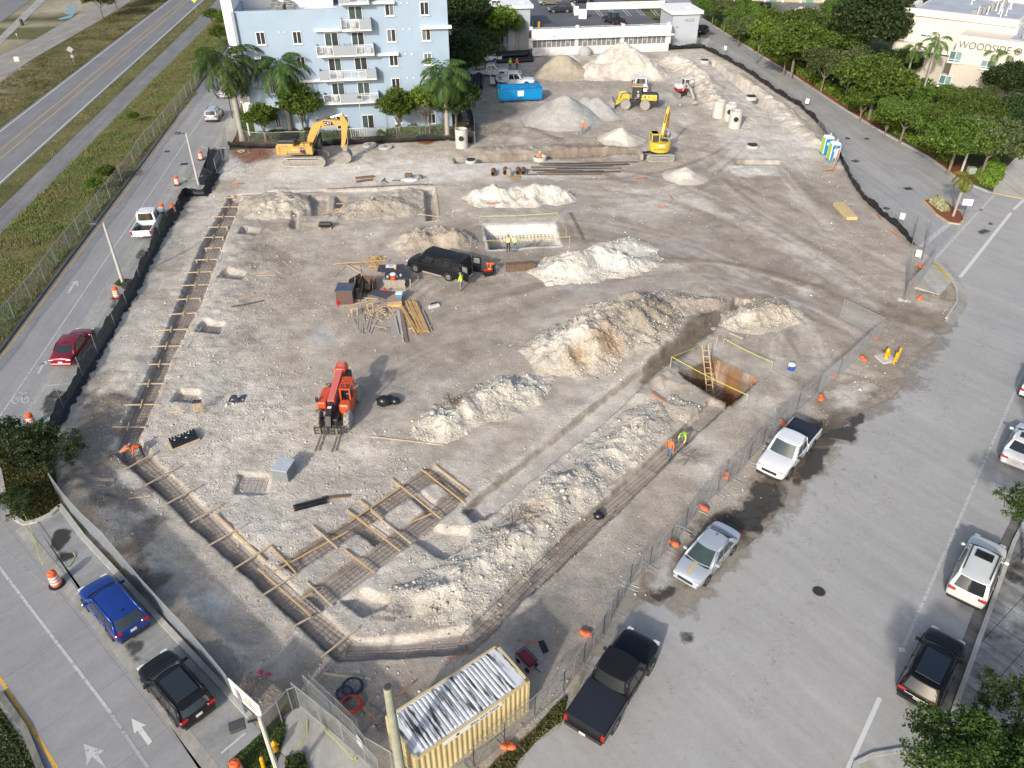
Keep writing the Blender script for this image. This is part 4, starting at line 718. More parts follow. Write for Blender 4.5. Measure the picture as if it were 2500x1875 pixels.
DT=[('shade_tree',1745,12,0.94,'tree at the far top end of the driveway hedge'),('olive_tree',1775,22,1.06,'olive tree second from the far end of the hedge'),('shade_tree',1812,38,1.00,'round tree with a trunk beside the far white street lamp'),('bushy_tree',1845,45,1.06,'bright tree behind the far street lamp'),('olive_tree',1810,60,0.94,'olive tree right beside the far street lamp'),('young_tree',1862,66,1.42,'bright young tree fifth along the driveway hedge'),('shade_tree',1900,72,1.06,'small dark tree in front of the parked white cars'),('shade_tree',1950,95,1.47,'wide tree in the middle of the hedge row'),('broad_tree',1975,70,1.18,'spreading tree behind the middle of the hedge row'),('dense_tree',2115,88,1.47,'largest darkest round tree beside the cream building'),('bushy_tree',2045,50,1.42,'bright green tree next to the two white parked cars'),('olive_tree',2020,150,1.12,'olive tree beside the middle street lamp on the driveway'),('olive_tree',2085,150,1.36,'flat topped tree with a forked bare trunk right of the middle lamp'),('shade_tree',2150,182,1.47,'round tree right of the forked trunk tree'),('broad_tree',2215,235,1.18,'bright broad tree in front of the slim palms'),('bushy_tree',2175,245,1.24,'low bright tree left of the broad one'),('broad_tree',2290,265,1.18,'broad tree with pale multiple stems near the near lamp'),('broad_tree',2375,255,1.24,'broad tree right above the near street lamp'),('dense_tree',2460,190,1.18,'dark tree in front of the lettering wall'),('olive_tree',2430,330,1.18,'grey green tree behind the bushes by the apron'),('dense_tree',2500,300,1.06,'dark tree at the right frame edge above the concrete apron'),('olive_tree',2395,205,1.18,'grey green tree right of the low wall corner'),('dense_tree',2170,15,1.18,'dark tree at the top edge left of the cream building'),('shade_tree',2060,20,1.18,'tree at the top edge beside the low tan building'),('dense_tree',2240,-30,1.18,'dark tree behind the cream building roof'),('shade_tree',1925,120,1.0,'tree filling the gap left of the wide middle tree'),('broad_tree',2030,105,1.15,'spreading crown between the middle lamp and the largest dark tree'),('bushy_tree',2120,215,1.1,'low bushy crown below the forked trunk tree'),('shade_tree',2255,300,1.1,'crown hanging over the hedge left of the pale stems'),('broad_tree',2340,195,1.0,'crown touching the cream building wall'),('shade_tree',2345,330,1.15,'crown beside the near street lamp'),('dense_tree',2195,140,.95,'dark crown at the corner of the cream wing'),('bushy_tree',1885,40,1.2,'bright crown before the far lot'),('olive_tree',1990,120,1.1,'olive crown just left of the middle lamp')]
for k_,u,v,s,l in DT:
 if u>2170 and v<310:s*=.64;v+=(50 if 2195<u<2350 and v<240 else 26)if v<275 else-8
 else:s*=.92
 tree(k_,u,v,l,zc=4.5*s,s=s,group=TG)
TD='dark trees between the blue building and the parking deck'
for k_,u,v,s,l in[('dense_tree',1130,60,1.1,'dark tree right of the blue building at the top edge'),('dense_tree',1125,150,1.0,'dark tree beside the right corner of the blue building'),('dense_tree',1160,110,.8,'dark tree behind the parked work trucks'),('shade_tree',1200,55,.9,'green tree left of the grey stair tower'),('young_tree',1222,60,1.5,'slender light tree beside the grey stair tower'),('dense_tree',1110,230,.75,'dark low tree behind the black pipes'),('dense_tree',1150,-10,1.0,'dark tree hiding the lot left of the stair tower'),('dense_tree',1112,-40,1.1,'dark tree at the top edge behind the blue building')]:tree(k_,u,v,l,zc=5,s=s,group=TD)
for k_,u,v,s,l in[('olive_tree',252,47,1.0,'left tree on the verge above the yellow lined road'),('olive_tree',286,22,1.0,'right tree on the verge above the yellow lined road'),('olive_tree',230,-5,.9,'tree cut by the top edge above the blue puddle')]:tree(k_,u,v,l,s=s)
tree('corner_tree',42,1150,'dark shrubby tree on the kerb island at the left frame edge',s=.95,rz=1);tree('corner_tree',110,1110,'smaller shrubby tree beside the silt fence corner',zc=1.6,s=.75,rz=3);tree('corner_tree',30,1235,'low shrub at the tip of the left kerb island',zc=.8,s=.5,rz=2)
tree('street_tree',2445,1838,'leafy street tree nearest the black car at the lower right',zc=4.5,s=.72,rz=.5);tree('street_tree',2520,1730,'street tree cut by the right frame edge over the slabs',zc=4.5,s=.7,rz=2);tree('street_tree',2275,2010,'street tree on the kerb bulge at the bottom right edge',s=.85,rz=4);tree('street_tree',2480,1900,'street tree in the bottom right corner',zc=4,s=.85,rz=5);tree('street_tree',2575,1235,'street tree cut by the right edge above the white wagon',zc=4.5,s=.8,rz=1)
tree('street_tree',2700,1010,'street tree off the right edge that shades the parked white car',s=1.1,rz=1);tree('street_tree',2640,1250,'street tree off the right edge that shades the white wagon',s=1.1,rz=2)
def leafbox(name,label,cat,P,z0,z1,n,size,lm,kind=None,world=False,group=None):
 P=P if world else PX(P);A=np.array(P);out=[];tot=0
 while tot<n:
  q=np.stack([rng.uniform(A[:,0].min(),A[:,0].max(),n),rng.uniform(A[:,1].min(),A[:,1].max(),n)],1);d=psd(q[:,0],q[:,1],P);m=d<0;q=q[m];d=d[m]
  zt=z1*(.7+.6*fbm(q[:,0]/1.1,q[:,1]/1.1,61,3));zt=np.where(d>-.25,zt*rng.random(len(d)),zt);out.append(np.stack([q[:,0],q[:,1],np.maximum(z0,zt-.25*rng.random(len(d))**2)],1));tot+=len(q)
 V,Fq=leaves(np.concatenate(out)[:n],size,3);o=mesh_np(name,V,Fq,lm);return tag(o,label,cat,group,kind)
leafbox('hedge','long green hedge behind the red mulch along the driveway','hedge',[(1716,36),(1800,86),(1935,160),(2070,248),(2290,362),(2352,405),(2290,440),(2268,368),(2062,256),(1928,168),(1790,94),(1706,46)][:0]or[(1722,44),(1800,88),(1940,163),(2080,246),(2290,350),(2330,372),(2322,412),(2262,372),(2060,256),(1930,170),(1800,97)],0,1.3,45000,.13,LEAFB)
leafbox('understory_shrubs','shaded shrubs filling the ground under the trees behind the hedge','shrubs',[(1735,20),(1850,70),(1960,130),(2080,205),(2180,260),(2290,320),(2345,362),(2420,350),(2400,270),(2250,220),(2130,150),(1980,80),(1850,30),(1760,0)],0,2.2,60000,.2,LEAF,kind='stuff')
leafbox('shrub_bed','clipped shrub bed beside the apron of the concrete driveway','shrub',[(2380,425),(2420,398),(2452,410),(2448,440),(2425,462),(2390,450)],0,1.1,5000,.12,LEAFB)
leafbox('hedge','low dark hedge along the foot of the blue building','hedge',[(622,335),(740,322),(860,330),(850,337),(740,335),(630,345)],0,.9,7000,.12,LEAF);leafbox('hedge','low hedge right of the ground floor patio of the blue building','hedge',[(915,322),(1085,312),(1085,322),(1000,330),(920,335)],0,.9,6000,.12,LEAF)
leafbox('grass_clump','variegated grasses on the mulch traffic island','grass',[(2266,496),(2288,484),(2312,505),(2316,520),(2296,520)],.1,.6,2500,.12,leafmat('variegated',(.25,.26,.12),(.42,.42,.25)))
leafbox('verge_weeds','weedy ground under the corner tree at the left edge','weeds',[(-80,1060),(0,1040),(120,1060),(140,1180),(145,1235),(95,1265),(45,1270),(15,1220),(-5,1130),(-60,1110)],0,.3,22000,.07,leafmat('weeds',(.05,.055,.02),(.12,.13,.035),(.22,.18,.07)),kind='stuff')
leafbox('verge_weeds','grass and weeds under the mesh fence beside the street','weeds',[(1385,1700),(1372,1760),(1320,1800),(1262,1860),(1230,1960),(1130,1960),(1200,1870),(1300,1790),(1350,1730)],0,.25,16000,.06,leafmat('weeds2',(.06,.065,.025),(.13,.13,.045),(.25,.2,.09)),kind='stuff')
leafbox('lawn_patch','grass patch between the parking bay and the footpath at the bottom','grass',[(690,1740),(700,1790),(640,1960),(540,1960),(560,1860),(640,1790)],.03,.16,16000,.05,leafmat('lawn',(.04,.06,.02),(.09,.12,.03)),kind='stuff');leafbox('lawn_patch','weedy grass right of the lamp pole at the bottom edge','grass',[(700,1850),(742,1838),(760,1900),(740,1960),(690,1960)],.05,.25,6000,.06,LEAFO,kind='stuff')
leafbox('verge_weeds','grass strip outside the kerb at the bottom left corner','grass',[(-60,1700),(0,1735),(50,1800),(92,1885),(100,1960),(-60,1960)],0,.2,9000,.06,LEAFO,kind='stuff')
def tufts(name,label,P,n,h0,dry,seed,edge=0):
 P=PX(P);A=np.array(P);r=np.random.default_rng(seed);q=np.stack([r.uniform(A[:,0].min(),A[:,0].max(),n*4),r.uniform(A[:,1].min(),A[:,1].max(),n*4)],1);q=q[psd(q[:,0],q[:,1],P)<-.1][:n];n=len(q)
 z=h0*np.clip(.65+.9*fbm(q[:,0]/2.5,q[:,1]/2.5,seed,4),.15,2);B=6;a=r.random((n,B))*6.28;ln=z[:,None]*(.6+.6*r.random((n,B)));lean=ln*(.25+.6*r.random((n,B)))
 bx=q[:,0][:,None]+r.normal(size=(n,B))*.12;by=q[:,1][:,None]+r.normal(size=(n,B))*.12;dx,dy=np.cos(a),np.sin(a);wd=.03+.07*z[:,None]
 V=np.stack([np.stack([bx-dy*wd,by+dx*wd,0*bx-.02],-1),np.stack([bx+dy*wd,by-dx*wd,0*bx-.02],-1),np.stack([bx+dx*lean,by+dy*lean,ln],-1)],2).reshape(-1,3)
 o=mesh_np(name,V,np.arange(len(V)).reshape(-1,3),dry,k=3);return tag(o,label,'grass',kind='stuff')
WG=leafmat('wild_grass',(.09,.10,.035),(.2,.2,.08),(.36,.31,.16),.4,(.33,.28,.15));WG2=leafmat('wild_grass_green',(.075,.095,.028),(.18,.20,.06),(.32,.28,.13),.4,(.30,.25,.12))
tufts('wild_grass','tall wild grass between the bike path and the chain link fence',[(-250,830),(172,606),(247,512),(330,405),(405,305),(479,210),(520,150),(565,95),(600,20),(547,28),(347,223),(165,400),(0,573),(-250,824)][:0]or[(-200,774),(0,573),(165,408),(347,224),(540,31),(575,40),(545,130),(478,212),(405,306),(345,380),(247,515),(140,649),(0,826),(-60,900)],26000,.36,WG2,81)
tufts('wild_grass','mown dry grass strip between the road and the bike path',[(-200,640),(0,456),(208,267),(500,3),(560,-50),(570,-38),(524,0),(208,302),(0,506),(-200,700)],9000,.16,WG,82)
tufts('wild_grass','wild grass verge between the gravel lane and the yellow lined road',[(-200,465),(0,312),(200,160),(405,2),(440,-30),(420,-60),(270,35),(170,100),(90,143),(0,200),(-200,330)],15000,.3,WG,83)
tufts('wild_grass','weeds growing under the chain link fence along the service road',[(0,830),(140,655),(247,520),(405,312),(480,220),(478,228),(345,396),(130,678),(0,852)],5000,.4,WG2,84)
for i,(u,v,s)in enumerate([(330,300,.35),(505,160,.7),(540,110,.8),(495,190,.5),(268,447,.5),(235,470,.4),(520,60,.7),(553,70,.8)]):tree('bushy_tree',u,v,['bush','bright sprig on the fence line','two sprigs'][0]+[' in the tall grass beside the bike path',' in the tall grass right of the bike path near the royal palm',' thick clump left of the white bay of the blue building',' low clump near the top of the chain link fence',' sapling leaning over the chain link fence',' sapling left of the one over the fence',' at the top edge between path and blue building',' against the left edge of the white bay'][i],s=s,sz=s*.8,group='bushes along the bike path')
STEEL=mat('galvanised',(.42,.43,.43),.45,.6,var=.1);CHAIN=wiremat('chain_link',(.36,.37,.34),.075,.17);CHAINF=wiremat('temp_mesh',(.40,.41,.41),.09,.13);CHAINB=wiremat('dense_mesh',(.30,.33,.34),.07,.24);SILT=mat('silt_fabric',(.014,.014,.016),.55,var=.4,scale=2,bump=.5,bscale=8)
def uvpanel(P,h,m,name,parent,zb=None,lean=0):
 """vertical see-through panel along ground points, uv in metres"""
 me=bpy.data.meshes.new(name);V=[];Fq=[];U=[];d=0
 for i,p in enumerate(P):
  if i:d+=math.hypot(p[0]-P[i-1][0],p[1]-P[i-1][1])
  z=p[2]if len(p)>2 else 0;V+=[(p[0],p[1],z+.04),(p[0],p[1],z+h)];U+=[(d,0),(d,h)]
 for i in range(len(P)-1):Fq.append((2*i,2*i+2,2*i+3,2*i+1))
 me.from_pydata(V,[],Fq);uv=me.uv_layers.new(name='UVMap')
 for l in me.loops:uv.data[l.index].uv=U[l.vertex_index]
 me.materials.append(m);o=bpy.data.objects.new(name,me);COL.objects.link(o)
 if parent:o.parent=parent
 return o
def chainfence(name,label,P,h,m,posts=None,cat='fence',r=.03,rail=True,bottom=False,group=None,px=True):
 Q_=[Vector(GZ(*p))for p in P]if px else[Vector(p)for p in P];o0=Q_[0].copy();t=thing(name,label,cat,o0,0,group);L_=[q-o0 for q in Q_]
 uvpanel([tuple(q)for q in L_],h,m,'wire_mesh',t)
 for q in(L_ if posts is None else[L_[i]for i in posts]):MB().tube(q+Vector((0,0,-.2)),q+Vector((0,0,h+.05)),r,r,6).build('post',STEEL,t)
 if rail:b=MB();b.path([q+Vector((0,0,h))for q in L_],r*.8,6);b.build('top_rail',STEEL,t)
 if bottom:b=MB();b.path([q+Vector((0,0,.12))for q in L_],r*.8,6);b.build('bottom_rail',STEEL,t)
 return t
chainfence('chain_link_fence','long weathered chain link fence between wild grass and the service road',[(-140,1000),(-60,905),(0,826),(39,782),(78,735),(113,691),(140,650),(172,610),(197,579),(224,550),(247,516),(270,487),(300,447),(330,408),(344,381),(360,359),(379,340),(392,324),(405,307),(431,275),(444,259),(457,242),(469,227),(480,212),(500,185),(520,157)],1.9,CHAIN,r=.035)
TP='temporary mesh panels along the street edge of the site'
def panel(a,b_,label,h=1.85,grp=TP,m=None,stand=True,mid=True):
 A=GZ(*a);B=GZ(*b_);A.z=B.z=max(0,min(A.z,B.z));t=thing('fence_panel',label,'fence panel',A,0,grp);d=B-A;A0=Vector((0,0,0));uvpanel([(0,0,.1),(d.x,d.y,.1)],h-.1,m or CHAINF,'wire_mesh',t)
 up=Vector((0,0,h));lo=Vector((0,0,.12));b=MB();r=.022;b.path([A0+lo,A0+up,d+up,d+lo,A0+lo],r,6)
 if mid:b.tube(d*.5+lo,d*.5+up,r*.8,r*.8,6);b.tube(lo+Vector((0,0,h*.5)),d+lo+Vector((0,0,h*.5)),r*.7,r*.7,6)
 b.build('frame',STEEL,t)
 if stand:
  n=Vector((-d.y,d.x,0)).normalized();b=MB();e=d.normalized()*.14;b.path([n*.55-e,n*-.55-e,n*-.55+e,n*.55+e,n*.55-e],.02,6);b.tube(n*0,Vector((0,0,.3)),.03,.03,6);b.build('stand',STEEL,t)
 return t
FL=[(2146,826),(2096,874),(2044,922),(1992,966),(1942,1008),(1900,1050),(1860,1090),(1826,1129),(1794,1167),(1750,1206),(1709,1244),(1671,1294),(1634,1342),(1585,1386),(1537,1431),(1504,1493),(1471,1556),(1424,1625),(1375,1694),(1305,1755),(1232,1819),(1158,1880),(1110,1925)]
WH=['opposite the yellow fire hydrant, nearest the gate','beside the yellow fire hydrant','left of the hydrant with an orange sandbag','above the white gravel patch','below the white gravel patch','behind the white pickup bed','behind the white pickup cab','beside the white pickup front','between the white pickup and the mud puddle','above the mud puddle','behind the silver sedan boot','beside the silver sedan','beside the silver sedan front','left of the small pale puddle','before the bend near the black pickup','beside the black pickup bonnet','beside the black pickup cab','beside the black pickup bed','right of the yellow container, upper','along the yellow container side, middle','along the yellow container side, lower','at the bottom edge below the container']
CHAING=wiremat('pale_mesh',(.58,.59,.59),.09,.3)
for i in range(len(FL)-1):panel(FL[i],FL[i+1],'temporary wire mesh panel '+WH[i],m=CHAING if i<3 else None)
panel((2049,778),(2146,826),'open mesh gate panel swung into the site beside the haul exit',m=wiremat('gate_light',(.5,.51,.51),.09,.12));panel((2206,733),(2246,690),'mesh panel nearest the site entrance above the concrete ramp',m=CHAING);panel((2246,690),(2280,640),'mesh panel behind the concrete ramp, second',m=CHAING);panel((2208,735),(2212,655),'narrow mesh leaf folded back at the site entrance',m=CHAINB)
panel((2222,612),(2230,565),'dark mesh leaf at the end of the black silt fence',m=CHAINB,stand=False);panel((2250,640),(2262,575),'tall mesh leaf beside the worn stop bar',stand=False)
panel((1995,318),(2030,350),'mesh panel left of the portable toilets, first',stand=False);panel((2030,350),(2052,378),'mesh panel left of the portable toilets, second',stand=False)
chainfence('mesh_fence','light see-through mesh fence along the driveway edge of the site',[(1640,120),(1700,117),(1728,119),(1765,141),(1800,160),(1830,178),(1862,203),(1896,225),(1925,243),(1952,259)],1.8,CHAINF,r=.025,rail=False)
chainfence('mesh_fence','thin mesh fence from the portable toilets to the street corner',[(2060,395),(2072,432),(2088,462),(2112,492),(2140,520),(2174,545),(2200,572),(2226,598)],1.8,wiremat('thin_mesh',(.4,.41,.41),.09,.06),r=.025,rail=False)
chainfence('mesh_fence','thin mesh fence along the service road edge of the site',[(128,1055),(158,1000),(204,922),(240,865),(282,798),(310,745),(342,680),(366,630),(392,578),(412,545),(438,503),(456,472)],1.8,wiremat('thin_mesh2',(.34,.35,.35),.09,.09),r=.025,rail=False)
chainfence('mesh_fence','mesh fence in front of the blue building lawn',[(556,328),(609,352),(652,355),(700,352),(790,350),(860,345),(910,343),(970,340),(1026,337),(1086,334),(1112,333)],1.6,wiremat('thin_mesh3',(.4,.4,.38),.08,.07),r=.03)
chainfence('mesh_fence','mesh fence at the right end of the blue building yard',[(1112,340),(1160,352),(1158,310),(1145,262)],1.6,CHAIN,r=.03)
chainfence('mesh_fence','mesh fence beside the stair tower of the parking deck',[(1168,135),(1210,136),(1255,134),(1296,139)],1.8,wiremat('thin_mesh4',(.33,.33,.32),.08,.07),r=.03)
chainfence('mesh_fence','crumpled mesh fence around the torn black sheet at the north corner',[(530,425),(545,395),(556,352)],1.8,CHAINF,r=.03)
SWF=[(112,1125),(140,1204),(175,1253),(222,1305),(272,1352),(318,1408),(366,1466),(417,1522),(468,1576),(516,1634),(562,1690),(600,1745)]
chainfence('mesh_fence','slanting blue grey mesh fence beside the parked blue and black cars',SWF,1.7,wiremat('dense_mesh2',(.27,.31,.35),.07,.5),r=.028)
chainfence('mesh_fence','dark netted mesh fence between the parking bay and the footpath',[(600,1745),(655,1803)][:0]or[(655,1800),(690,1765),(715,1735),(735,1728)],1.7,wiremat('net_mesh',(.06,.065,.07),.08,.3),r=.03)
GN='folded chain link gate leaves at the south corner'
chainfence('gate_leaf','long chain link gate leaf across the footpath at the bottom',[(726,1722),(785,1770),(840,1815),(895,1868),(930,1905)],1.8,wiremat('gate_mesh',(.38,.4,.41),.06,.17),r=.03,group=GN,cat='gate',bottom=True)
chainfence('gate_leaf','blue grey gate leaf leaning against the long gate leaf',[(752,1700),(812,1758),(870,1812),(900,1850)],1.7,CHAINB,r=.028,group=GN,cat='gate',bottom=True);chainfence('gate_leaf','outermost stacked gate leaf beside the coiled cables',[(765,1695),(828,1752),(880,1805)],1.6,CHAINB,r=.028,group=GN,cat='gate',bottom=True)
chainfence('gate_leaf','low gate leaf at the bottom edge beside the timber pole',[(900,1850),(960,1885),(1000,1925)],1.7,wiremat('gate_mesh2',(.38,.4,.41),.07,.14),r=.03,group=GN,cat='gate')
def siltfence(label,P,h=.75,seed=0,cat='silt fence'):
 """black geotextile: standing skirt with folds and a crumpled foot lying outwards"""
 Q_=[Vector((*W(*p),0))for p in P];pts=[]
 for a,c in zip(Q_[:-1],Q_[1:]):
  n=max(1,int((c-a).length/.3))
  for i in range(n):pts.append(a.lerp(c,i/n))
 pts.append(Q_[-1]);r=random.Random(seed);V=[];K=6;n=len(pts)
 for i,p in enumerate(pts):
  d=(pts[min(i+1,n-1)]-pts[max(i-1,0)]).normalized();nn=Vector((d.y,-d.x,0));w_=.07*math.sin(i*.9)+r.uniform(-.05,.05);hh=h*(1+.18*math.sin(i*.35+seed)+r.uniform(-.12,.12));z0=max(0,hz(p.x,p.y))
  for k,(o_,z)in enumerate([(-.55,.05),(-.25,.10),(-.04,.2),(.0,.5),(.02,.8),(.0,1.0)]):
   q=p+nn*(o_*(1+r.uniform(-.3,.3))+w_*(1-k/8)+r.uniform(-.02,.02));V.append((q.x,q.y,z0+z*hh+.02))
 b=MB();b.add(V,[(i*K+k,i*K+k+1,(i+1)*K+k+1,(i+1)*K+k)for i in range(n-1)for k in range(K-1)])
 b.add([(v[0]+.012,v[1]+.008,v[2]-.006)for v in V],[((i+1)*K+k,(i+1)*K+k+1,i*K+k+1,i*K+k)for i in range(n-1)for k in range(K-1)])
 return tag(b.build('silt_fence',SILT,smooth=True),label,cat)
siltfence('black silt fence along the driveway from the stair tower to the portable toilets',[(1626,124),(1665,120),(1714,119),(1763,143),(1828,181),(1893,228),(1950,262),(1999,307),(2047,384)],.8,1)
siltfence('wavy black silt fence from the portable toilets to the street corner',[(2047,384),(2056,408),(2068,431),(2085,462),(2108,492),(2140,522),(2170,545),(2200,574),(2224,600)],.85,2)
siltfence('black silt fence between the service road bays and the western trench',[(526,426),(512,450),(500,477),(458,475),(437,504),(412,545),(390,579),(364,628),(338,681),(310,740),(289,762),(252,831),(200,924),(156,997),(124,1060)],.85,3)
siltfence('black silt fence in front of the blue building lawn',[(557,358),(600,364),(674,364),(760,361),(847,355),(970,350),(1096,344),(1150,352),(1160,348),(1158,310),(1146,268)],.8,4)
siltfence('torn black sheet draped at the north corner beside the pavement',[(513,366),(500,420),(520,430),(540,395)],.5,6)
b=MB();b.slab(PX([(512,368),(547,364),(548,385),(530,415),(506,452),(480,452),(492,415)]),.0,.035);tag(b.build('plastic_sheet',SILT),'flat black plastic sheet on the pavement beside the street lamp','plastic sheet')
def FPL(o,rz,off=0):
 """photo point -> (x, z) on a wall plane through o turned rz, off metres in front of it"""
 ux=Vector((math.cos(rz),math.sin(rz),0));n=Vector((math.sin(rz),-math.cos(rz),0));o2=Vector((o[0],o[1],0))+n*off
 def f(u,v):
  a=(u-1250)/F;b_=(v-937.5)/F;d=Vector((a,math.cos(TH)-b_*math.sin(TH),-(math.sin(TH)+b_*math.cos(TH))));c=Vector((0,0,CAMH));t=(o2-c).dot(n)/d.dot(n);p=c+d*t;return((p-o2).dot(ux),p.z)
 return f
BLUE=mat('blue_stucco',(.315,.41,.515),.9,var=.09,scale=.35,bump=.15,bscale=40);WHITEW=mat('white_stucco',(.78,.78,.77),.85,var=.05,scale=.6,bump=.1,bscale=30);GREYB=mat('grey_balcony',(.30,.335,.37),.8,var=.05);GLASS=mat('dark_glass',(.035,.04,.045),.12,var=.3,scale=.8,spec=.8);BLIND=mat('glass_blind',(.16,.175,.18),.25,var=.25,scale=1.2);WFR=mat('white_frame',(.75,.76,.76),.5,var=0);ROOFW=mat('white_roof',(.62,.63,.64),.8,var=.2,scale=.4);ACM=mat('ac_unit',(.28,.29,.28),.6,.2,var=.2)
def window(b_root,x0,x1,z0,z1,y=0,panes=2,split=False,gm=None,sill=True):
 """recessed: jamb frame standing proud, glass set back; wall behind is solid"""
 f=MB();w_=.07;cy=y-.03;H=z1-z0;Wd=x1-x0
 f.box(((x0+x1)/2,cy,z1-w_/2),(Wd,.12,w_));f.box(((x0+x1)/2,cy,z0+w_/2),(Wd,.12,w_))
 for i in range(panes+1):f.box((x0+w_/2+(Wd-w_)*i/panes,cy,(z0+z1)/2),(w_,.116,H-2*w_))
 if split:f.box(((x0+x1)/2,cy,z0+H*.25),(Wd-2*w_,.11,w_))
 o=f.build('window',WFR,b_root);g=MB();g.mat=0
 for i in range(panes):
  a=x0+w_+(Wd-w_)*i/panes;c=x0+(Wd-w_)*(i+1)/panes;g.mat=0 if rnd.random()<.55 else 1;g.box(((a+c)/2,y-.012,(z0+z1)/2),(c-a,.02,H-2*w_))
 g.build('pane',gm or[GLASS,BLIND],o)
 if sill:MB().box(((x0+x1)/2,y-.09,z0-.06),(Wd+.16,.17,.1)).build('sill',WHITEW,o)
def bz(u,v):return(500+u/3.456,v/3.456)
RZB=R(9);R0=W(1104.7,308);fb=FPL(R0,RZB);fbal=FPL(R0,RZB,1.3)
def blue():
 t=thing('apartment_building','blue stuccoed apartment block with stacked balconies behind the royal palms','building',(*R0,0),RZB)
 xl=fb(575,60)[0];xm=fb(*bz(1142,150))[0];zt=fb(*bz(700,152))[1];xw=fb(*bz(140,60))[0]
 b=MB();b.box((xm/2,9,9.5),(-xm,18,19));b.box(((xl+xm)/2,9,zt/2),(xm-xl-.002,17.99,zt));b.build('wall',BLUE,t)
 b=MB();b.box(((xw+xm)/2-1,12.5,10),(xm-xw-.01,11,20));b.box(((xw+xl)/2,4,4.4+(zt+6-4.4)/2),(xl-xw,8.2,zt+6-4.4));b.build('white_wing',WHITEW,t)
 b=MB();b.box(((xl+xm)/2,3.5,zt+.01),(xm-xl-.6,6.4,.03));b.build('roof',ROOFW,t)
 b=MB();b.box(((xl+xm)/2,.15,zt+.45),(xm-xl,.3,.9));b.box((xl+.15,3.6,zt+.45),(.3,6.6,.9));b.build('parapet',BLUE,t)
 b=MB();b.box((xl-.1,-.12,(zt+.9)/2+2.6),(.35,.5,zt-4.3));b.build('grey_fin',GREYB,t)
 for i in range(3):MB().tube((xw+.3+i*.9,.3,0),(xw+.3+i*.9,.3,4.4),.1,.1,8).build('column',WHITEW,t)
 for(x,y)in[(xl+5.2,3.2),(xl+6.6,3.2),(xl+5.2,4.6),(xl+6.6,4.6),(xl+4.4,6),(xl+6,6.2)]:
  a=MB().bbox((x,y,zt+.5),(1.0,1.0,.95),.05).build('air_conditioner',ACM,t);q=MB();[q.box((x,y-.51,zt+.2+i*.12),(.85,.03,.05))for i in range(6)];q.lathe([(.38,zt+.98),(.36,zt+1.0)],14,Matrix.Translation((x,y,0)));q.build('grille',mat('grille',(.05,.05,.05),.6),a)
 for i in range(7):MB().tube((xl+8.5+i*1.5,2.5+(i%3),zt),(xl+8.5+i*1.5,2.5+(i%3),zt+1.1+.3*(i%2)),.05,.05,6).build('vent_pipe',WFR,t)
 for a,c in[((425,270),(520,375)),((735,265),(825,367)),((770,478),(855,575)),((470,495),(555,590)),((805,690),(880,770)),((545,700),(600,790)),((590,985),(650,1075)),((1515,35),(1600,130)),((1812,15),(1893,125)),((1533,245),(1616,350)),((1828,245),(1908,340)),((1553,465),(1635,555)),((1845,448),(1918,545)),((1573,660),(1652,755)),((1860,655),(1932,748)),((1603,960),(1670,1035)),((1880,960),(1950,1040))]:
  x0,z1=fb(*bz(*a));x1,z0=fb(*bz(*c));window(t,x0,x1,z0,z1)
 for a,c in[((1205,50),(1335,170)),((1005,275),(1135,395)),((1232,270),(1352,390)),((1037,490),(1160,605)),((1258,485),(1378,600)),((1067,700),(1187,810)),((1283,695),(1400,805)),((1105,980),(1222,1085)),((1322,970),(1435,1085))]:
  x0,z1=fb(*bz(*a));x1,z0=fb(*bz(*c));window(t,x0,x1,z0,z1,sill=False,gm=[GLASS,mat('curtain_glass',(.06,.085,.085),.2,var=.5,scale=3)])
 for u0,u1,vt,vb,parts in[(1130,1390,-70,44,[(1130,1220,1),(1220,1380,0)]),(1155,1410,165,268,[(1155,1312,0),(1312,1410,1)]),(950,1435,390,488,[(950,1090,0),(1090,1285,1),(1285,1428,0)]),(975,1455,600,692,[(975,1060,1),(1060,1368,0),(1368,1455,1)]),(1010,1475,802,888,[(1012,1150,0),(1150,1330,1),(1330,1472,0)])]:
  x0,zb=fbal(*bz(u0,vb));x1,_=fbal(*bz(u1,vb));_,zt2=fbal(*bz(u0,vt));zb2=zb;rt=MB().box(((x0+x1)/2,-.65,zb2+.08),(x1-x0,1.3,.16)).build('balcony',WHITEW,t)
  for p0,p1,solid in parts:
   a=fbal(*bz(p0,vb))[0];c=fbal(*bz(p1,vb))[0]
   if solid:MB().box(((a+c)/2,-1.27,(zb2+.16+zt2)/2),(c-a,.1,zt2-zb2-.16)).build('solid_panel',GREYB,rt)
   else:
    q=MB();q.box(((a+c)/2,-1.27,zt2-.03),(c-a,.07,.06));q.box(((a+c)/2,-1.27,zb2+.26),(c-a,.06,.05));n=max(2,round((c-a)/.95))
    for i in range(n+1):q.box((a+.03+(c-a-.06)*i/n,-1.27,(zb2+.16+zt2)/2),(.06,.062,zt2-zb2-.2))
    k=int((c-a)/.14)
    for i in range(k):q.box((a+.07+(c-a-.14)*i/k,-1.272,(zb2+zt2)/2+.1),(.022,.02,zt2-zb2-.4))
    q.build('railing',WFR,rt)
  MB().box((x1-.04,-.65,(zb2+.16+zt2)/2),(.07,1.2,zt2-zb2-.17)).build('side_panel',GREYB,rt);MB().box((x0+.04,-.65,(zb2+.16+zt2)/2),(.07,1.2,zt2-zb2-.17)).build('side_panel',GREYB,rt)
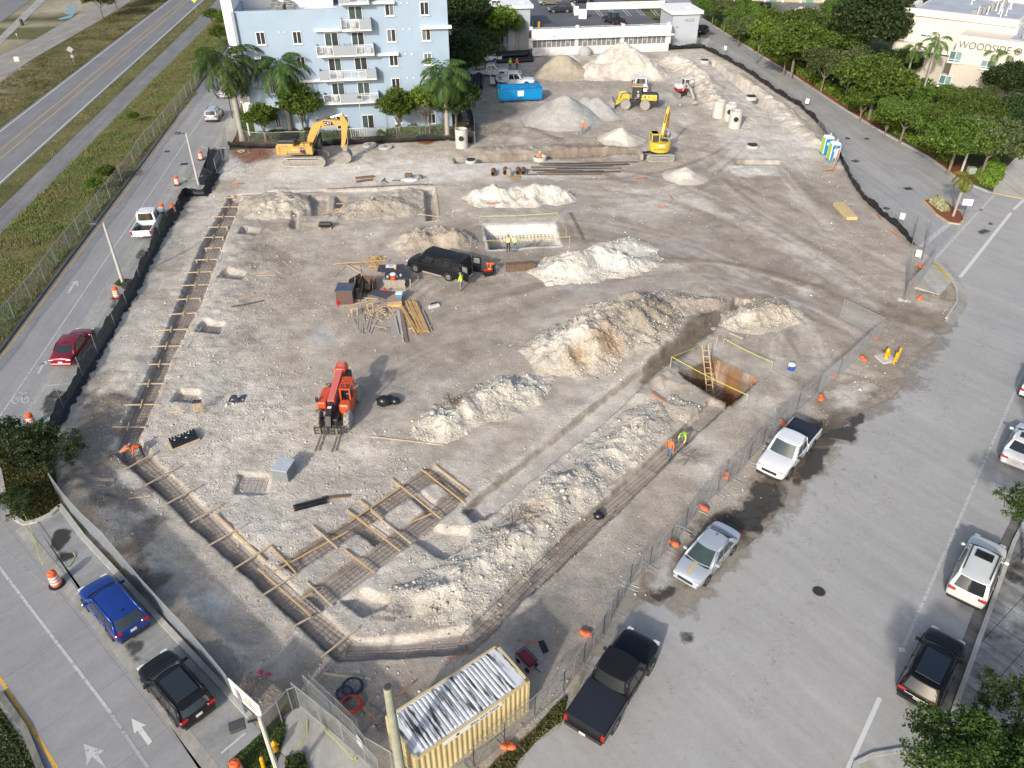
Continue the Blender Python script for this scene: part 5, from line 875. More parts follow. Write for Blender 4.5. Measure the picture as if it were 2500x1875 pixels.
 for a,c in[((920,236),(1150,262)),((1400,3),(1600,30)),((1820,210),(2080,240)),((1445,440),(1635,465)),((800,662),(975,688)),((390,470),(480,495)),((1480,848),(1600,865)),((450,880),(640,905)),((1895,828),(2000,850))]:
  x0,z1=fb(*bz(*a));x1,z0=fb(*bz(*c));MB().box(((x0+x1)/2,-.3,(z0+z1)/2),(x1-x0,.6,max(.2,abs(z1-z0)*.6))).build('ledge',WHITEW,t)
 for x0_,z_ in[fb(*bz(625,270)),fb(*bz(675,270)),fb(*bz(1675,245)),fb(*bz(1728,243)),fb(*bz(1692,456)),fb(*bz(1747,456)),fb(*bz(1708,656)),fb(*bz(1762,656)),fb(*bz(1655,25)),fb(*bz(1710,25))]:MB().box((x0_,-.05,z_),(.16,.1,.16)).build('wall_vent',WHITEW,t)
 x,z=fb(*bz(455,745));text('house_number','14340',.75,mat('dark_letters',(.16,.18,.2),.6,var=0),t,FACE((x,-.02,z),(1,0,0),(0,0,1)),.02)
 x0,z1=fb(*bz(1235,1085));x1,z0=fb(*bz(1500,1150));b=MB();b.box(((x0+x1)/2+.8,-2.5,.55),(3.6,.1,1.1));b.box((x0-.6,-1.3,.5),(.1,2.4,1.0));b.build('patio_wall',GREYB,t);q=MB();[q.box((x0+.3*i,-2.58,.6),(.05,.05,1.1))for i in range(8)];q.box((x0+1,-2.58,1.15),(2.4,.06,.06));q.build('railing',WFR,t)
 return t
BL=blue()
WICK=mat('white_wicker',(.6,.6,.58),.7,var=.1)
def chair(M_,m,label,grp='chairs on the balconies'):
 t=thing('patio_chair',label,'chair',M_.to_translation(),RZB,grp);MB().bbox((0,0,.42),(.5,.5,.06),.02).build('seat',m,t);MB().bbox((0,.24,.72),(.5,.05,.55),.02).build('backrest',m,t)
 for a in(-.22,.22):
  for c in(-.22,.22):MB().box((a,c,.2),(.04,.04,.4)).build('leg',m,t)
def balpos(u,v,off=-.7):
 x,z=fbal(*bz(u,v));return Matrix.Translation(Vector((*R0,0))+Matrix.Rotation(RZB,3,'Z')@Vector((x,off,z)))
for(u,v,l)in[(1185,262,'left wicker chair on the top right balcony'),(1260,262,'right wicker chair on the top right balcony'),(985,482,'left chair on the wide third floor balcony'),(1050,482,'second chair on the wide third floor balcony'),(1320,476,'white chair at the right end of the wide third floor balcony'),(1390,476,'last chair at the right end of the wide third floor balcony'),(1150,684,'chair on the second floor balcony'),(1110,884,'chair on the lowest balcony beside the dark bundle')]:chair(balpos(u,v),WICK,l)
p=balpos(1212,482).to_translation();t=thing('storage_rack','tall black wire rack on the wide third floor balcony','rack',p,RZB);b=MB();[b.box((sx*.35,sy*.15,.8),(.04,.04,1.6))for sx in(-1,1)for sy in(-1,1)];b.build('frame',mat('black_metal',(.02,.02,.02),.5),t);[MB().box((0,0,z),(.7,.3,.03)).build('shelf',MATS['black_metal'],t)for z in(.3,.8,1.3)]
p=balpos(1040,884).to_translation();b=MB();[b.ball((rnd.uniform(-.3,.3),rnd.uniform(-.2,.2),.9+rnd.uniform(-.3,.3)),.25,8,(1,.7,.8))for i in range(7)];o=b.build('clothes_bundle',mat('dark_cloth',(.02,.022,.03),.8),smooth=True);o.location=p;tag(o,'dark clothes bundle hanging over the lowest balcony rail','clothes')
RZD=R(9);D0=W(1299.6,137.4);fd=FPL(D0,RZD);DK=mat('deck_asphalt',(.10,.105,.115),.9,var=.35,scale=.25);GREYW=mat('grey_stucco',(.40,.44,.48),.85,var=.08,scale=.4,bump=.1);DIRTYW=pavemat('streaked_white',(.68,.68,.67),stain=.35)
def cz(u,v):return(1100+u/3.456,v/3.456)
t=DECK=thing('parking_deck','white two level parking deck with a band of shuttered openings','building',(*D0,0),RZD)
xr=fd(*cz(1835,430))[0];z1=fd(*cz(690,408))[1];z2=fd(*cz(690,330))[1];z3=fd(*cz(690,250))[1];DEP=34
zdk=z3-1.0
MB().box((xr/2,.2,z1/2),(xr,.4,z1)).build('base_wall',DIRTYW,t);MB().box((xr/2,.15,(z2+z3)/2),(xr+.3,.5,z3-z2)).build('parapet',WHITEW,t)
b=MB();b.box((xr/2,-.35,z2+.05),(xr+1.2,.8,.2));b.build('ledge',WHITEW,t);b=MB();b.box((xr/2,DEP/2+.4,zdk/2+.3),(xr-.01,DEP,zdk-.6));b.box((-9.01,DEP/2+6.4,zdk/2+.3),(18,DEP-12,zdk-.6));b.build('deck',DK,t)
MB().box((xr/2,.3,(z1+z2)/2),(xr,.3,z2-z1)).build('opening_back',mat('dark_void',(.03,.03,.032),.9),t)
SHUT=mat('shutter',(.19,.19,.195),.7,var=.12,scale=3)
for i,(a,c)in enumerate([(692,1050),(1076,1430),(1460,1812)]):
 xa=fd(*cz(a,370))[0];xc=fd(*cz(c,370))[0];n=9
 for j in range(n):
  x0=xa+(xc-xa)*j/n;x1=xa+(xc-xa)*(j+1)/n;o=MB().box(((x0+x1)/2,.12,(z1+z2)/2),(x1-x0-.09,.06,z2-z1-.1)).build('shutter',SHUT,t)
  if(i,j)in((0,3),(0,7),(1,1),(1,3),(1,6),(2,1),(2,4)):MB().box(((x0+x1)/2,.08,(z1+z2)/2+.25),(.35,.02,.5)).build('notice',mat('paper_grey',(.42,.42,.42),.8),o)
 b=MB();[b.box((xa+(xc-xa)*j/n,.1,(z1+z2)/2),(.09,.16,z2-z1))for j in range(n+1)];b.box(((xa+xc)/2,.1,z1+.03),(xc-xa,.15,.06));b.build('mullions',WFR,t)
for a,c in[(660,692),(1050,1076),(1430,1460),(1812,1850)]:xa=fd(*cz(a,370))[0];xc=fd(*cz(c,370))[0];MB().box(((xa+xc)/2,.02,(z1+z2)/2),(xc-xa,.3,z2-z1)).build('pier',WHITEW,t)
b=MB();b.box((xr/2,.1,z3+.22),(xr,.05,.05));[b.box((xr*i/14,.1,z3+.1),(.06,.06,.25))for i in range(15)];b.build('railing',WFR,t)
for u in(680,1070,1455,1840):MB().box((fd(*cz(u,250))[0],.15,z3+.2),(.5,.52,.5)).build('pilaster',WHITEW,t)
for u,v in((875,303),(1260,290),(1640,272)):x,z=fd(*cz(u,v));MB().box((x,-.15,z),(.6,.12,.1)).build('wall_light',mat('lamp_grey',(.2,.2,.2),.5),t)
def tower(u0,u1,vt,vb,dep,label,num=None,back=0):
 o_=W(*cz(u0,vb));f=FPL(o_,RZD);w_=f(*cz(u1,vb))[0];h=f(*cz(u0,vt))[1];tt=thing('stair_tower',label,'building',(*o_,0),RZD,'grey stair towers of the parking deck')
 MB().box((w_/2,dep/2,h/2),(w_,dep,h)).build('wall',GREYW,tt);MB().box((w_/2,dep/2,h+.28),(w_+1,dep+1,.56)).build('roof',WHITEW,tt);MB().box((w_*.7,dep*.3,h+.7),(.7,.7,.4)).build('roof_hatch',WFR,tt)
 if num:text('house_number',num,.8,mat('grey_letters',(.2,.22,.24),.6,var=0),tt,FACE((w_*.62,-.02,h-1.1),(1,0,0),(0,0,1)),.02)
 MB().box((w_*.2,-.06,h*.62),(.4,.12,.12)).build('wall_light',MATS['lamp_grey'],tt)
tower(1850,2068,122,403,7,'grey stair tower with the number 14350 at the right end of the deck','14350');tower(488,668,72,442,6,'grey stair tower at the left end of the parking deck, behind the fan palm')
RZm=Matrix.Rotation(RZD,3,'Z')
def dk(u,v,z=None):z=zdk if z is None else z;p=G(*cz(u,v),z);return p
def dwall(a,c,h,label,w_=.3,cat='wall'):
 A=dk(*a);B=dk(*c);d=B-A;o=MB().box((d.length/2,0,h/2),(d.length,w_,h)).build('parapet_wall',WHITEW);o.location=A;o.rotation_euler=(0,0,math.atan2(d.y,d.x));return tag(o,label,cat)
dwall((1145,82),(1800,66),1.3,'long white parapet wall across the parking deck');dwall((1800,66),(1740,-40),1.3,'white parapet wall running back at the right of the deck')
for a,c,l in[((1080,155),(1145,155),'white block at the ramp on the deck'),((1022,80),(1060,130),'white ramp wall beside the dark compact car'),((1042,128),(1078,128),'white pier carrying the deck lamp')]:dwall(a,c,1.3 if 'ramp wall' in l else 1.6,l,.8 if 'block' in l else .3)
b=MB()
for u in range(1215,1720,118):
 for k in(0,26):A=dk(u+k,82);B=dk(u+50+k,135);b.bar(A+Vector((0,0,.01)),B+Vector((0,0,.01)),.12,.008)
o=b.build('bay_marking',mat('bay_paint',(.5,.5,.5),.8),None);tag(o,kind='structure')
for u,v in[(690,228),(740,236),(750,236)]:
 A=dk(u,v);t2=thing('bollard',{690:'yellow bollard furthest left on the parking deck',740:'left of the paired yellow bollards on the deck',750:'right of the paired yellow bollards on the deck'}[u],'bollard',A,0,'yellow bollards on the deck');MB().tube((0,0,0),(0,0,1.05),.1,.1,10).build('pipe',mat('safety_yellow',(.6,.36,.03),.5),t2);MB().ball((0,0,1.05),.1,8,(1,1,.5)).build('cap',MATS['safety_yellow'],t2)
b=MB();P=[dk(560,-60),dk(1850,-60),dk(1850,-140),dk(560,-140)]
RZC=R(-38);K0=G(2343,85,9.0);K0=(K0.x,K0.y);fk=FPL(K0,RZC);CREAM=mat('cream_stucco',(.66,.60,.52),.9,var=.04,scale=.5,bump=.12,bscale=30);TAN=mat('tan_stucco',(.50,.46,.39),.9,var=.05,scale=.5,bump=.12,bscale=30);CREAMT=mat('cream_trim',(.74,.71,.64),.85,var=.03);ROOFG=mat('grey_membrane_roof',(.40,.42,.46),.7,var=.25,scale=.3)
def zz(u,v):return(2180+u/6.38,v/6.38)
t=CB=thing('office_building','cream building with lettering high on its wall and white roof pipes','building',(*K0,0),RZC)
xe=46;zs=5.2
b=MB();b.box((xe/2,10,9/2+zs/2),(xe,20,9-zs));b.build('wall',CREAM,t);MB().box((xe/2,10,zs/2),(xe-.3,19.8,zs)).build('lower_wall',TAN,t)
fw=FPL((K0[0]-math.sin(RZC)*5.0,K0[1]+math.cos(RZC)*5.0),RZC);xa=fw(*zz(180,250))[0];zw=10.2
b=MB();b.box((xa/2+3,15,zw/2+zs/2),(-xa+6,20,zw-zs));b.build('wing_wall',CREAM,t);MB().box((xa/2+3,15,zs/2),(-xa+5.8,19.8,zs)).build('lower_wing_wall',TAN,t)
b=MB();b.box((xa/2+3,5,zw+.3),(-xa+6.8,.8,.9));b.box((xa,9,zw+.3),(.8,7,.9));b.box((xa/2+3,24.8,zw+.3),(-xa+6.8,.8,.9));b.box((xe/2+6,.1,9.1),(xe-12,.8,.9));b.box((6.2,7,9.4),(.6,4,1.4));b.build('cornice',CREAMT,t)
MB().box((xe/2+3,10.5,9.02),(xe-6.8,19,.06)).build('roof',ROOFG,t);MB().box((xa/2+3,15,zw+.03),(-xa+5,18,.06)).build('roof',ROOFG,t)
for y_,off,L_ in[(0,0,[((905,785),(1040,985)),((740,1160),(880,1360)),((1420,930),(1510,1085))])]:
 for a,c in L_:
  p0=fk(*zz(*a));p1=fk(*zz(*c));xm_=(p0[0]+p1[0])/2;window(t,xm_-.85,xm_+.85,p1[1],p0[1],-.0,2,True,[mat('teal_glass',(.10,.17,.17),.15,var=.2),mat('teal_glass2',(.2,.3,.28),.15,var=.2)])
for a,c in[((345,860),(475,1035)),((470,525),(575,600))]:
 p0=fw(*zz(*a));p1=fw(*zz(*c));xm_=(p0[0]+p1[0])/2;window(t,xm_-.85,xm_+.85,p1[1],p0[1],5.0,2,True,[MATS['teal_glass'],MATS['teal_glass2']])
pz=fk(*zz(1300,650));text('lettering','WOODSIDE O',1.35,mat('sign_letters',(.15,.14,.13),.5,var=0),t,FACE((fk(*zz(1045,620))[0],-.06,7.75),(1,0,0),(0,0,1)),.04,'LEFT',.95)
MB().box((xa/2-.3,4.7,zs+.1),(-xa-.6,.5,.25)).build('ledge',WHITEW,t);b=MB();b.lathe([(2.2,0),(2.2,6.3)],20,Matrix.Translation((xa+1.6,5.2,0)));b.build('round_bay',CREAM,t,smooth=False)
for i in range(9):
 x=8+i*.3+(i//5)*3;y=2.6+i*1.75;a=MB().bbox((x,y,9.55),(.85,.85,.95),.04).build('air_conditioner',ACM,t);MB().lathe([(.34,10.03),(.32,10.05)],12,Matrix.Translation((x,y,0))).build('fan_guard',mat('fan_guard',(.04,.04,.04),.6),a)
for i in range(34):x=rnd.uniform(8,34);y=rnd.uniform(1.5,18);b=MB();b.tube((x,y,9),(x,y,9+rnd.uniform(.9,1.9)),.06,.06,6);b.tube((x,y,9),(x,y,9.15),.2,.2,8);b.build('vent_pipe',WFR,t)
for i in range(8):MB().bbox((xa+9+i*.25,8+i*1.7,zw+.5),(.85,.85,.9),.04).build('air_conditioner',ACM,t)
for i in range(16):x=rnd.uniform(xa+6,4);y=rnd.uniform(7,23);b=MB();b.tube((x,y,zw),(x,y,zw+rnd.uniform(.9,1.9)),.06,.06,6);b.tube((x,y,zw),(x,y,zw+.15),.2,.2,8);b.build('vent_pipe',WFR,t)
for i in range(5):a=(rnd.uniform(9,20),rnd.uniform(3,16),9.08);MB().path([a,(a[0]+1.5,a[1]+.7,9.08),(a[0]+3,a[1]+.2,9.08),(a[0]+5,a[1]+1.4,9.08)],.04).build('conduit',mat('black_pipe',(.03,.03,.03),.5),t)
E0=W(1835,2);fe_rz=R(-10);t=thing('low_building','low tan building with green doors at the top edge behind the parked cars','building',(*E0,0),fe_rz)
MB().box((17,5,2.1),(34,10,4.2)).build('wall',mat('tan_wall',(.42,.37,.27),.9,var=.08),t)
for i,x in enumerate([3,7,11,16,21,26]):MB().box((x,-.3,2.1),(.5,.6,4.25)).build('pilaster',CREAMT,t)
for x in(4.8,13.0,23.5):MB().box((x,-.05,1.3),(1.5,.12,2.6)).build('door',mat('green_door',(.08,.28,.17),.5),t)
for x in(9,15,18.5,28):window(t,x-.7,x+.7,1.0,2.4,0,2)
MB().box((17,4.8,4.35),(35,11,.3)).build('roof',mat('brown_roof',(.3,.24,.18),.9),t)
def paint(name,col,metal=.0,rough=.28):return mat(name,col,rough,metal,var=.08,scale=.8,coat=.5 if max(col)>.1 else .12,spec=.5 if max(col)>.1 else .25)
P_WHITE=paint('car_white',(.72,.73,.74));P_BLACK=paint('car_black',(.012,.012,.014),rough=.3);P_BLUE=paint('car_blue',(.012,.05,.26),.3);P_RED=paint('car_red',(.22,.008,.022),.2);P_SILVER=paint('car_silver',(.46,.50,.55),.35,.35);P_TAN=paint('car_tan',(.22,.2,.16),.3);P_DGREY=paint('car_dark_grey',(.035,.04,.045),.3);P_NAVY=paint('car_navy',(.02,.028,.04),.2);P_PEARL=paint('car_pearl',(.66,.67,.63),.1)
CGL=mat('car_glass',(.02,.024,.026),.06,var=0,spec=1.0);CGLG=mat('car_glass_green',(.035,.055,.05),.08,var=.3,scale=2,spec=1.0);TYRE=mat('tyre_rubber',(.02,.02,.02),.85);RIM=mat('alloy_rim',(.45,.46,.47),.35,.7,var=.1);RIMD=mat('dark_rim',(.05,.05,.05),.4,.5);BLK=mat('black_plastic',(.018,.018,.02),.6);LR=mat('tail_lamp',(.36,.008,.01),.2);LW=mat('head_lamp',(.6,.62,.62),.15,spec=.8);PLT=mat('number_plate',(.62,.62,.58),.6,var=.25,scale=12);CHR=mat('chrome',(.6,.6,.62),.15,.9,var=0);SEAM=mat('panel_gap',(.03,.03,.032),.6,var=0)
def bil(A,B,C_,D,bulge=0,ax=(0,0,1)):
 A,B,C_,D=map(Vector,(A,B,C_,D));ax=Vector(ax)
 def f(u,v):return A.lerp(B,u).lerp(D.lerp(C_,u),v)+ax*bulge*(1-(2*u-1)**2)
 return f
def vehicle(name,label,cat,pos,rz,L,Wd,Hh,body,paintm,cabf,belt,prof,wr=.34,wx=None,group=None,roofw=.74,glass=None,kind='car',rimm=None,extras=()):
 """body: rows (x fraction, half width fraction, bottom, shoulder, top); cabf: (rear belt, rear roof, front roof, front belt) as fractions"""
 glass=glass or CGL;t=thing(name,label,cat,pos,rz,group);hw=Wd/2;rings=[]
 for xf,wf,zb,zs,zt in body:
  x=xf*L;w_=hw*wf;h=[(w_*.86,zb),(w_*.985,zb+.1),(w_,zb+(zs-zb)*.45),(w_*.99,zs-.12),(w_*.955,zs-.02),(w_*.8,zs+(zt-zs)*.6),(w_*.4,zt),(0,zt+.012)]
  ring=[(x,-y,z)for y,z in h]+[(x,y,z)for y,z in h[-2::-1]];rings.append([(x,0,zb)]+ring if False else ring)
 b=MB();n=len(rings[0]);b.loft(rings,closed=True,caps=True);bo=b.build('body',paintm,t,smooth=True,sub=2)
 wx=wx or(L*.31,-L*.29)
 for i,x in enumerate(wx):
  for s in(-1,1):
   y=s*(hw-.115);M_=Matrix.Translation((x,y,wr))@Matrix.Rotation(R(90),4,'X')
   a=MB();a.lathe([(wr*1.16,-.1),(wr*1.16,.1)],20,Matrix.Translation((x,s*(hw-.088),wr+.02))@Matrix.Rotation(R(90),4,'X'));a.build('wheel_arch',BLK,t)
   w_=MB();w_.lathe([(wr*.62,-.125),(wr*.93,-.12),(wr,-.08),(wr,.08),(wr*.93,.12),(wr*.62,.125)],22,M_);wo=w_.build('wheel',TYRE,t,smooth=False)
   r_=MB();o_=s*.0;side=Matrix.Translation((x,y+s*.118,wr))@Matrix.Rotation(R(90),4,'X');r_.lathe([(.03,-.012),(wr*.6,-.012),(wr*.66,.0),(wr*.6,.012),(.03,.012)],20,side)
   r_.build('rim',rimm or RIM,wo)
   k=MB();[k.box((math.cos(a_)*wr*.33,math.sin(a_)*wr*.33,0),(wr*.5,wr*.1,.045+.001*j_),a_,side)for j_,a_ in enumerate([i_*1.2566+.6 for i_ in range(5)])];k.build('spoke_gap',BLK,wo)
 rb,rr_,rf,fb_=[c*L for c in cabf];wb=hw*.93;wt=hw*roofw;zb=belt;zt=Hh
 cab=MB()
 wsh=bil((fb_,wb*.93,zb),(fb_,-wb*.93,zb),(rf,-wt*.93,zt-.03),(rf,wt*.93,zt-.03),.14,(1,0,.1));rwn=bil((rb,-wb*.93,zb),(rb,wb*.93,zb),(rr_,wt*.93,zt-.03),(rr_,-wt*.93,zt-.03),.09,(-1,0,.1))
 def sidef(s):return bil((rb,s*wb,zb),(fb_,s*wb,zb),(rf,s*wt,zt-.05),(rr_,s*wt,zt-.05),.035,(0,s,0))
 rof=bil((rr_,-wt*.93,zt-.03),(rf,-wt*.93,zt-.03),(rf,wt*.93,zt-.03),(rr_,wt*.93,zt-.03))
 cab.grid(wsh,8,3);cab.grid(rwn,8,3);cab.grid(lambda u,v:sidef(1)(1-u,v),8,3);cab.grid(sidef(-1),8,3)
 def roofg(u,v):
  p=rof(u,v);k=(1-(2*v-1)**4)*(1-(2*u-1)**6);p.z+=.035*k+.02*(1-(2*v-1)**2);bow=(1-(2*v-1)**2);p.x+=.13*bow*max(0,2*u-1)-.08*bow*max(0,1-2*u);return p
 cab.grid(roofg,10,8)
 for s in(-1,1):
  cab.path([Vector((fb_,s*wb*.96,zb)),Vector((rf,s*wt*.965,zt-.045))],.055,6);cab.path([Vector((rb,s*wb*.96,zb)),Vector((rr_,s*wt*.965,zt-.045))],.06,6);cab.path([Vector((rf,s*wt*.965,zt-.045)),Vector((rr_,s*wt*.965,zt-.045))],.05,6)
 cab.build('cabin',paintm,t,smooth=True)
 def pane(nm,fn,u0,u1,v0,v1,off,nu=6,nv=2,m=None):
  off=Vector(off);g=MB();g.grid(lambda u,v:fn(u0+(u1-u0)*u,v0+(v1-v0)*v)+off,nu,nv);o=g.build(nm,m or glass,t,smooth=True);return o
 pane('windshield',wsh,.05,.95,.06,.97,(.015,0,.012));pane('rear_window',rwn,.07,.93,.18 if kind=='sedan' else .12,.93,(-.015,0,.012),m=CGL)
 for s in(-1,1):
  for u0,u1 in prof:pane('side_window',sidef(s),u0,u1,.12,.86,(0,s*.014,.004),3,2)
  mx=fb_-.32;m_=MB();m_.bbox((mx,s*(hw+.1),zb+.1),(.12,.22,.16),.04);m_.bar((mx,s*hw*.9,zb+.03),(mx,s*(hw+.05),zb+.07),.05,.04);m_.build('mirror',BLK if paintm in(P_BLACK,P_DGREY,P_NAVY)or kind=='pickup' else paintm,t)
 f0=body[-2];r0=body[1];xf=f0[0]*L;xr_=r0[0]*L;zf=f0[3];zr=r0[3]
 for s in(-1,1):
  MB().bbox((xf-.02,s*hw*f0[1]*.76,zf-.06),(.3,.34,.16),.05).build('headlight',LW,t);MB().bbox((xr_+.03,s*hw*r0[1]*.80,zr-.1),(.2,.4,.17 if kind!='sedan' else .14),.04).build('taillight',LR,t)
 MB().bbox((L*.5-.035,0,zf-.22),(.09,Wd*.5,.2),.03).build('grille',BLK,t);MB().bbox((L*.5-.06,0,.36),(.16,Wd*.8,.16),.05).build('front_bumper',BLK if kind!='sedan' else paintm,t);MB().bbox((-L*.5+.05,0,.42),(.14,Wd*.84,.18),.05).build('rear_bumper',BLK if kind in('suv','van')else paintm,t)
 MB().box((-L*.5-.022,0,(zr-.25)if kind!='pickup' else .62),(.02,.32,.16)).build('number_plate',PLT,t)
 gapm=BLK if max(paintm.node_tree.nodes['Principled BSDF'].inputs['Metallic'].default_value,0)>2 else SEAM
 MB().grid(lambda u,v:Vector((fb_+.05+.1*v+.14*(1-(2*u-1)**2),(wb*.86)*(1-2*u),zb+.035-.03*v)),8,1).build('wiper_cowl',BLK,t,smooth=True)
 if L<6.5:
  xs_=[c*(fb_-rb)+rb for c in((.98,.58,.3)if kind!='pickup' else(.98,.48,.06))]
  for s in(-1,1):
   for x in xs_:MB().box((x,s*(hw*1.0-.012),(zb+.36)/2+.02),(.012,.035,zb-.42)).build('door_seam',gapm,t)
   for x in xs_[1:]:MB().bbox((x+.16,s*(hw+.004),zb-.14),(.17,.035,.03),.01).build('door_handle',gapm if kind=='pickup' else paintm,t)
 if 'rails' in extras:[MB().bar((rr_*.85,s*wt*.86,zt+.05),(rf*.8,s*wt*.86,zt+.05),.05,.04).build('roof_rail',BLK,t)for s in(-1,1)]
 if 'sunroof' in extras:MB().bbox((rf-.5,0,zt+.045),(.62,wt*1.15,.03),.03).build('sunroof',CGL,t)
 if 'panoroof' in extras:MB().bbox(((rr_+rf)/2,0,zt+.045),((rf-rr_)*.8,wt*1.5,.035),.04).build('glass_roof',CGL,t)
 if 'spoiler' in extras:MB().bbox((rr_-.12,0,zt-.02),(.34,wt*1.7,.05),.02).build('spoiler',paintm,t)
 if 'chromebar' in extras:MB().bbox((xr_-.1,0,zr-.12),(.05,Wd*.6,.04),.01).build('trim_strip',CHR,t)
 if 'fin' in extras:MB().prism([(0,0),(.16,0),(0,.08)],-.02,.02,Matrix.Translation((rr_*.9,0,zt+.03))).build('antenna',BLK,t)
 return t
SED=[(-.5,.72,.42,.72,.8),(-.488,.88,.3,.88,.97),(-.44,.97,.24,.95,1.04),(-.33,1,.2,.97,1.03),(-.15,1,.18,.95,.99),(.05,1,.18,.93,.97),(.2,1,.18,.91,.97),(.3,.995,.19,.88,.95),(.41,.95,.2,.8,.87),(.475,.85,.24,.7,.76),(.5,.66,.32,.56,.62)]
SUV=[(-.5,.78,.42,.9,.98),(-.49,.92,.32,1.05,1.1),(-.44,.98,.26,1.1,1.14),(-.3,1,.22,1.08,1.12),(-.1,1,.2,1.05,1.08),(.1,1,.2,1.03,1.06),(.22,1,.2,1.01,1.08),(.33,.99,.2,.99,1.05),(.43,.95,.24,.92,.98),(.48,.86,.28,.8,.86),(.5,.68,.36,.66,.72)]
PICK=[(-.5,.95,.55,.98,1.0),(-.495,.99,.5,1.08,1.1),(-.4,1,.45,1.1,1.12),(-.2,1,.4,1.1,1.12),(-.05,1,.36,1.1,1.12),(.1,1,.34,1.1,1.12),(.2,1,.34,1.12,1.18),(.3,.99,.36,1.12,1.18),(.42,.97,.38,1.08,1.14),(.485,.9,.42,.98,1.06),(.5,.78,.46,.8,.88)]
def pos_rz(rear,front):
 a=G(*rear);b=G(*front);return(a+b)/2,math.atan2(b.y-a.y,b.x-a.x),(b-a).length
def sedan(label,rear,front,m,L=4.8,Wd=1.83,Hh=1.46,glass=None,ex=('fin',),name='parked_car',cat='car',grp=None):
 p,rz,_=pos_rz(rear,front);return vehicle(name,label,cat,p,rz,L,Wd,Hh,SED,m,(-.365,-.2,.05,.235),.93,[(.13,.3),(.32,.56),(.59,.86)],.33,group=grp,glass=glass,kind='sedan',extras=ex)
def suv(label,rear,front,m,L=4.6,Wd=1.86,Hh=1.68,glass=None,ex=('rails',),name='parked_car',cat='car',rw=.76,cabf=(-.485,-.41,.06,.225),grp=None,pf=[(.06,.26),(.29,.55),(.58,.86)],ks='suv'):
 p,rz,_=pos_rz(rear,front);s=Hh/1.68;bd=[(a,b_,c,d*(.55+.45*s),e*(.55+.45*s))for a,b_,c,d,e in SUV];return vehicle(name,label,cat,p,rz,L,Wd,Hh,bd,m,cabf,1.05*(.55+.45*s),pf,.36,group=grp,roofw=rw,glass=glass,kind=ks,extras=ex)
def pickup(label,rear,front,m,L=5.9,Wd=2.03,Hh=1.92,bed='open',glass=None,ex=(),rimm=None,cabm=None,wr=.41,service=False):
 p,rz,_=pos_rz(rear,front);wxx=(L*.315,-L*.3);t=None
 cabR=-.1
 body=[r for r in PICK if r[0]>=-.06];body=[(-.118,1,.42,1.1,1.12),(-.1,1,.4,1.1,1.12)]+body
 t=vehicle('service_truck' if service else 'pickup_truck',label,'truck' if service else 'pickup truck',p,rz,L,Wd,Hh,body,m,(-.112,-.085,.125,.225),1.1,[(.08,.45),(.5,.86)],wr,wxx,None,.8,glass,'pickup',rimm,ex)
 for o in kids(t):
  if o.name.startswith(('taillight','rear_bumper','number_plate')):bpy.data.objects.remove(o)
 hw=Wd/2;x0,x1=-L*.5+.02,-.122*L;zb=1.12;xm=(x0+x1)/2;lx=x1-x0
 if not service:
  MB().bbox((xm,0,.62),(lx,Wd*.8,.2),.03).build('bed_floor',BLK,t)
  for s in(-1,1):
   w_=MB();w_.bbox((xm,s*(hw-.06),.86),(lx,.12,.62),.04);w_.build('bed_side',m,t)
   MB().bbox((x0-.0,s*(hw-.09),.92),(.08,.17,.4),.02).build('taillight',LR,t)
  MB().bbox((x0+.03,0,.86),(.09,Wd-.36,.58),.02).build('tailgate',m,t);MB().bbox((x1+.02,0,.9),(.06,Wd-.25,.5),.02).build('bed_headboard',m,t)
  if bed=='cover':MB().bbox((xm,0,1.18),(lx-.02,Wd-.12,.05),.02).build('tonneau_cover',mat('vinyl_cover',(.016,.018,.026),.5,var=.2),t)
  else:
   for s in(-1,1):MB().bbox((-L*.3,s*(hw*.68),.83),(1.0,.25,.25),.05).build('wheel_housing',BLK,t)
   if bed=='tools':MB().bbox((x1-.35,0,1.06),(.55,Wd-.3,.3),.03).build('tool_box',mat('aluminium',(.5,.5,.5),.35,.6),t)
 else:
  gw=mat('service_white',(.62,.63,.64),.4)
  for s in(-1,1):
   q=MB();q.bbox((xm+.55,s*(hw-.2),1.15),(lx-1.1,.4,.75),.03);q.bbox((x0+.35,s*(hw-.2),.85),(.75,.4,.5),.03);q.bbox((xm+.1,s*(hw-.2),1.3),(.9,.4,.45),.03);o=q.build('tool_cabinet',gw,t)
   k=MB();[k.box((x0+1.3+i*.9,s*(hw+.002),1.15),(.03,.012,.6))for i in range(4)];[k.box((x0+1.6+i*.9,s*(hw+.004),1.2),(.1,.015,.06))for i in range(3)];k.build('cabinet_door',mat('seam_grey',(.2,.2,.2),.5),o)
  MB().bbox((xm,0,.7),(lx,Wd-.8,.1),.02).build('bed_floor',BLK,t)
  b=MB()
  for s in(-1,1):b.path([(x0+.1,s*(hw-.1),.9),(x0+.1,s*(hw-.1),2.05),(x1,s*(hw-.1),2.05),(L*.2,s*(hw-.1),2.05)],.035,6);b.tube((x1,s*(hw-.1),1.2),(x1,s*(hw-.1),2.05),.035,.035,6)
  [b.tube((x,-hw+.1,2.05),(x,hw-.1,2.05),.03,.03,6)for x in(x0+.1,x1,L*.2)];b.build('ladder_rack',WFR,t)
 xb=x0-.06;MB().bbox((xb,0,.6),(.16,Wd*.94,.18),.04).build('rear_bumper',CHR if m is P_WHITE else BLK,t);MB().box((xb-.09,0,.64),(.015,.32,.16)).build('number_plate',PLT,t)
 return t
sedan('light silver sedan with a tan hood stripe parked by the orange sandbag',(1772,1313),(1672,1428),P_SILVER,4.85,glass=CGLG)
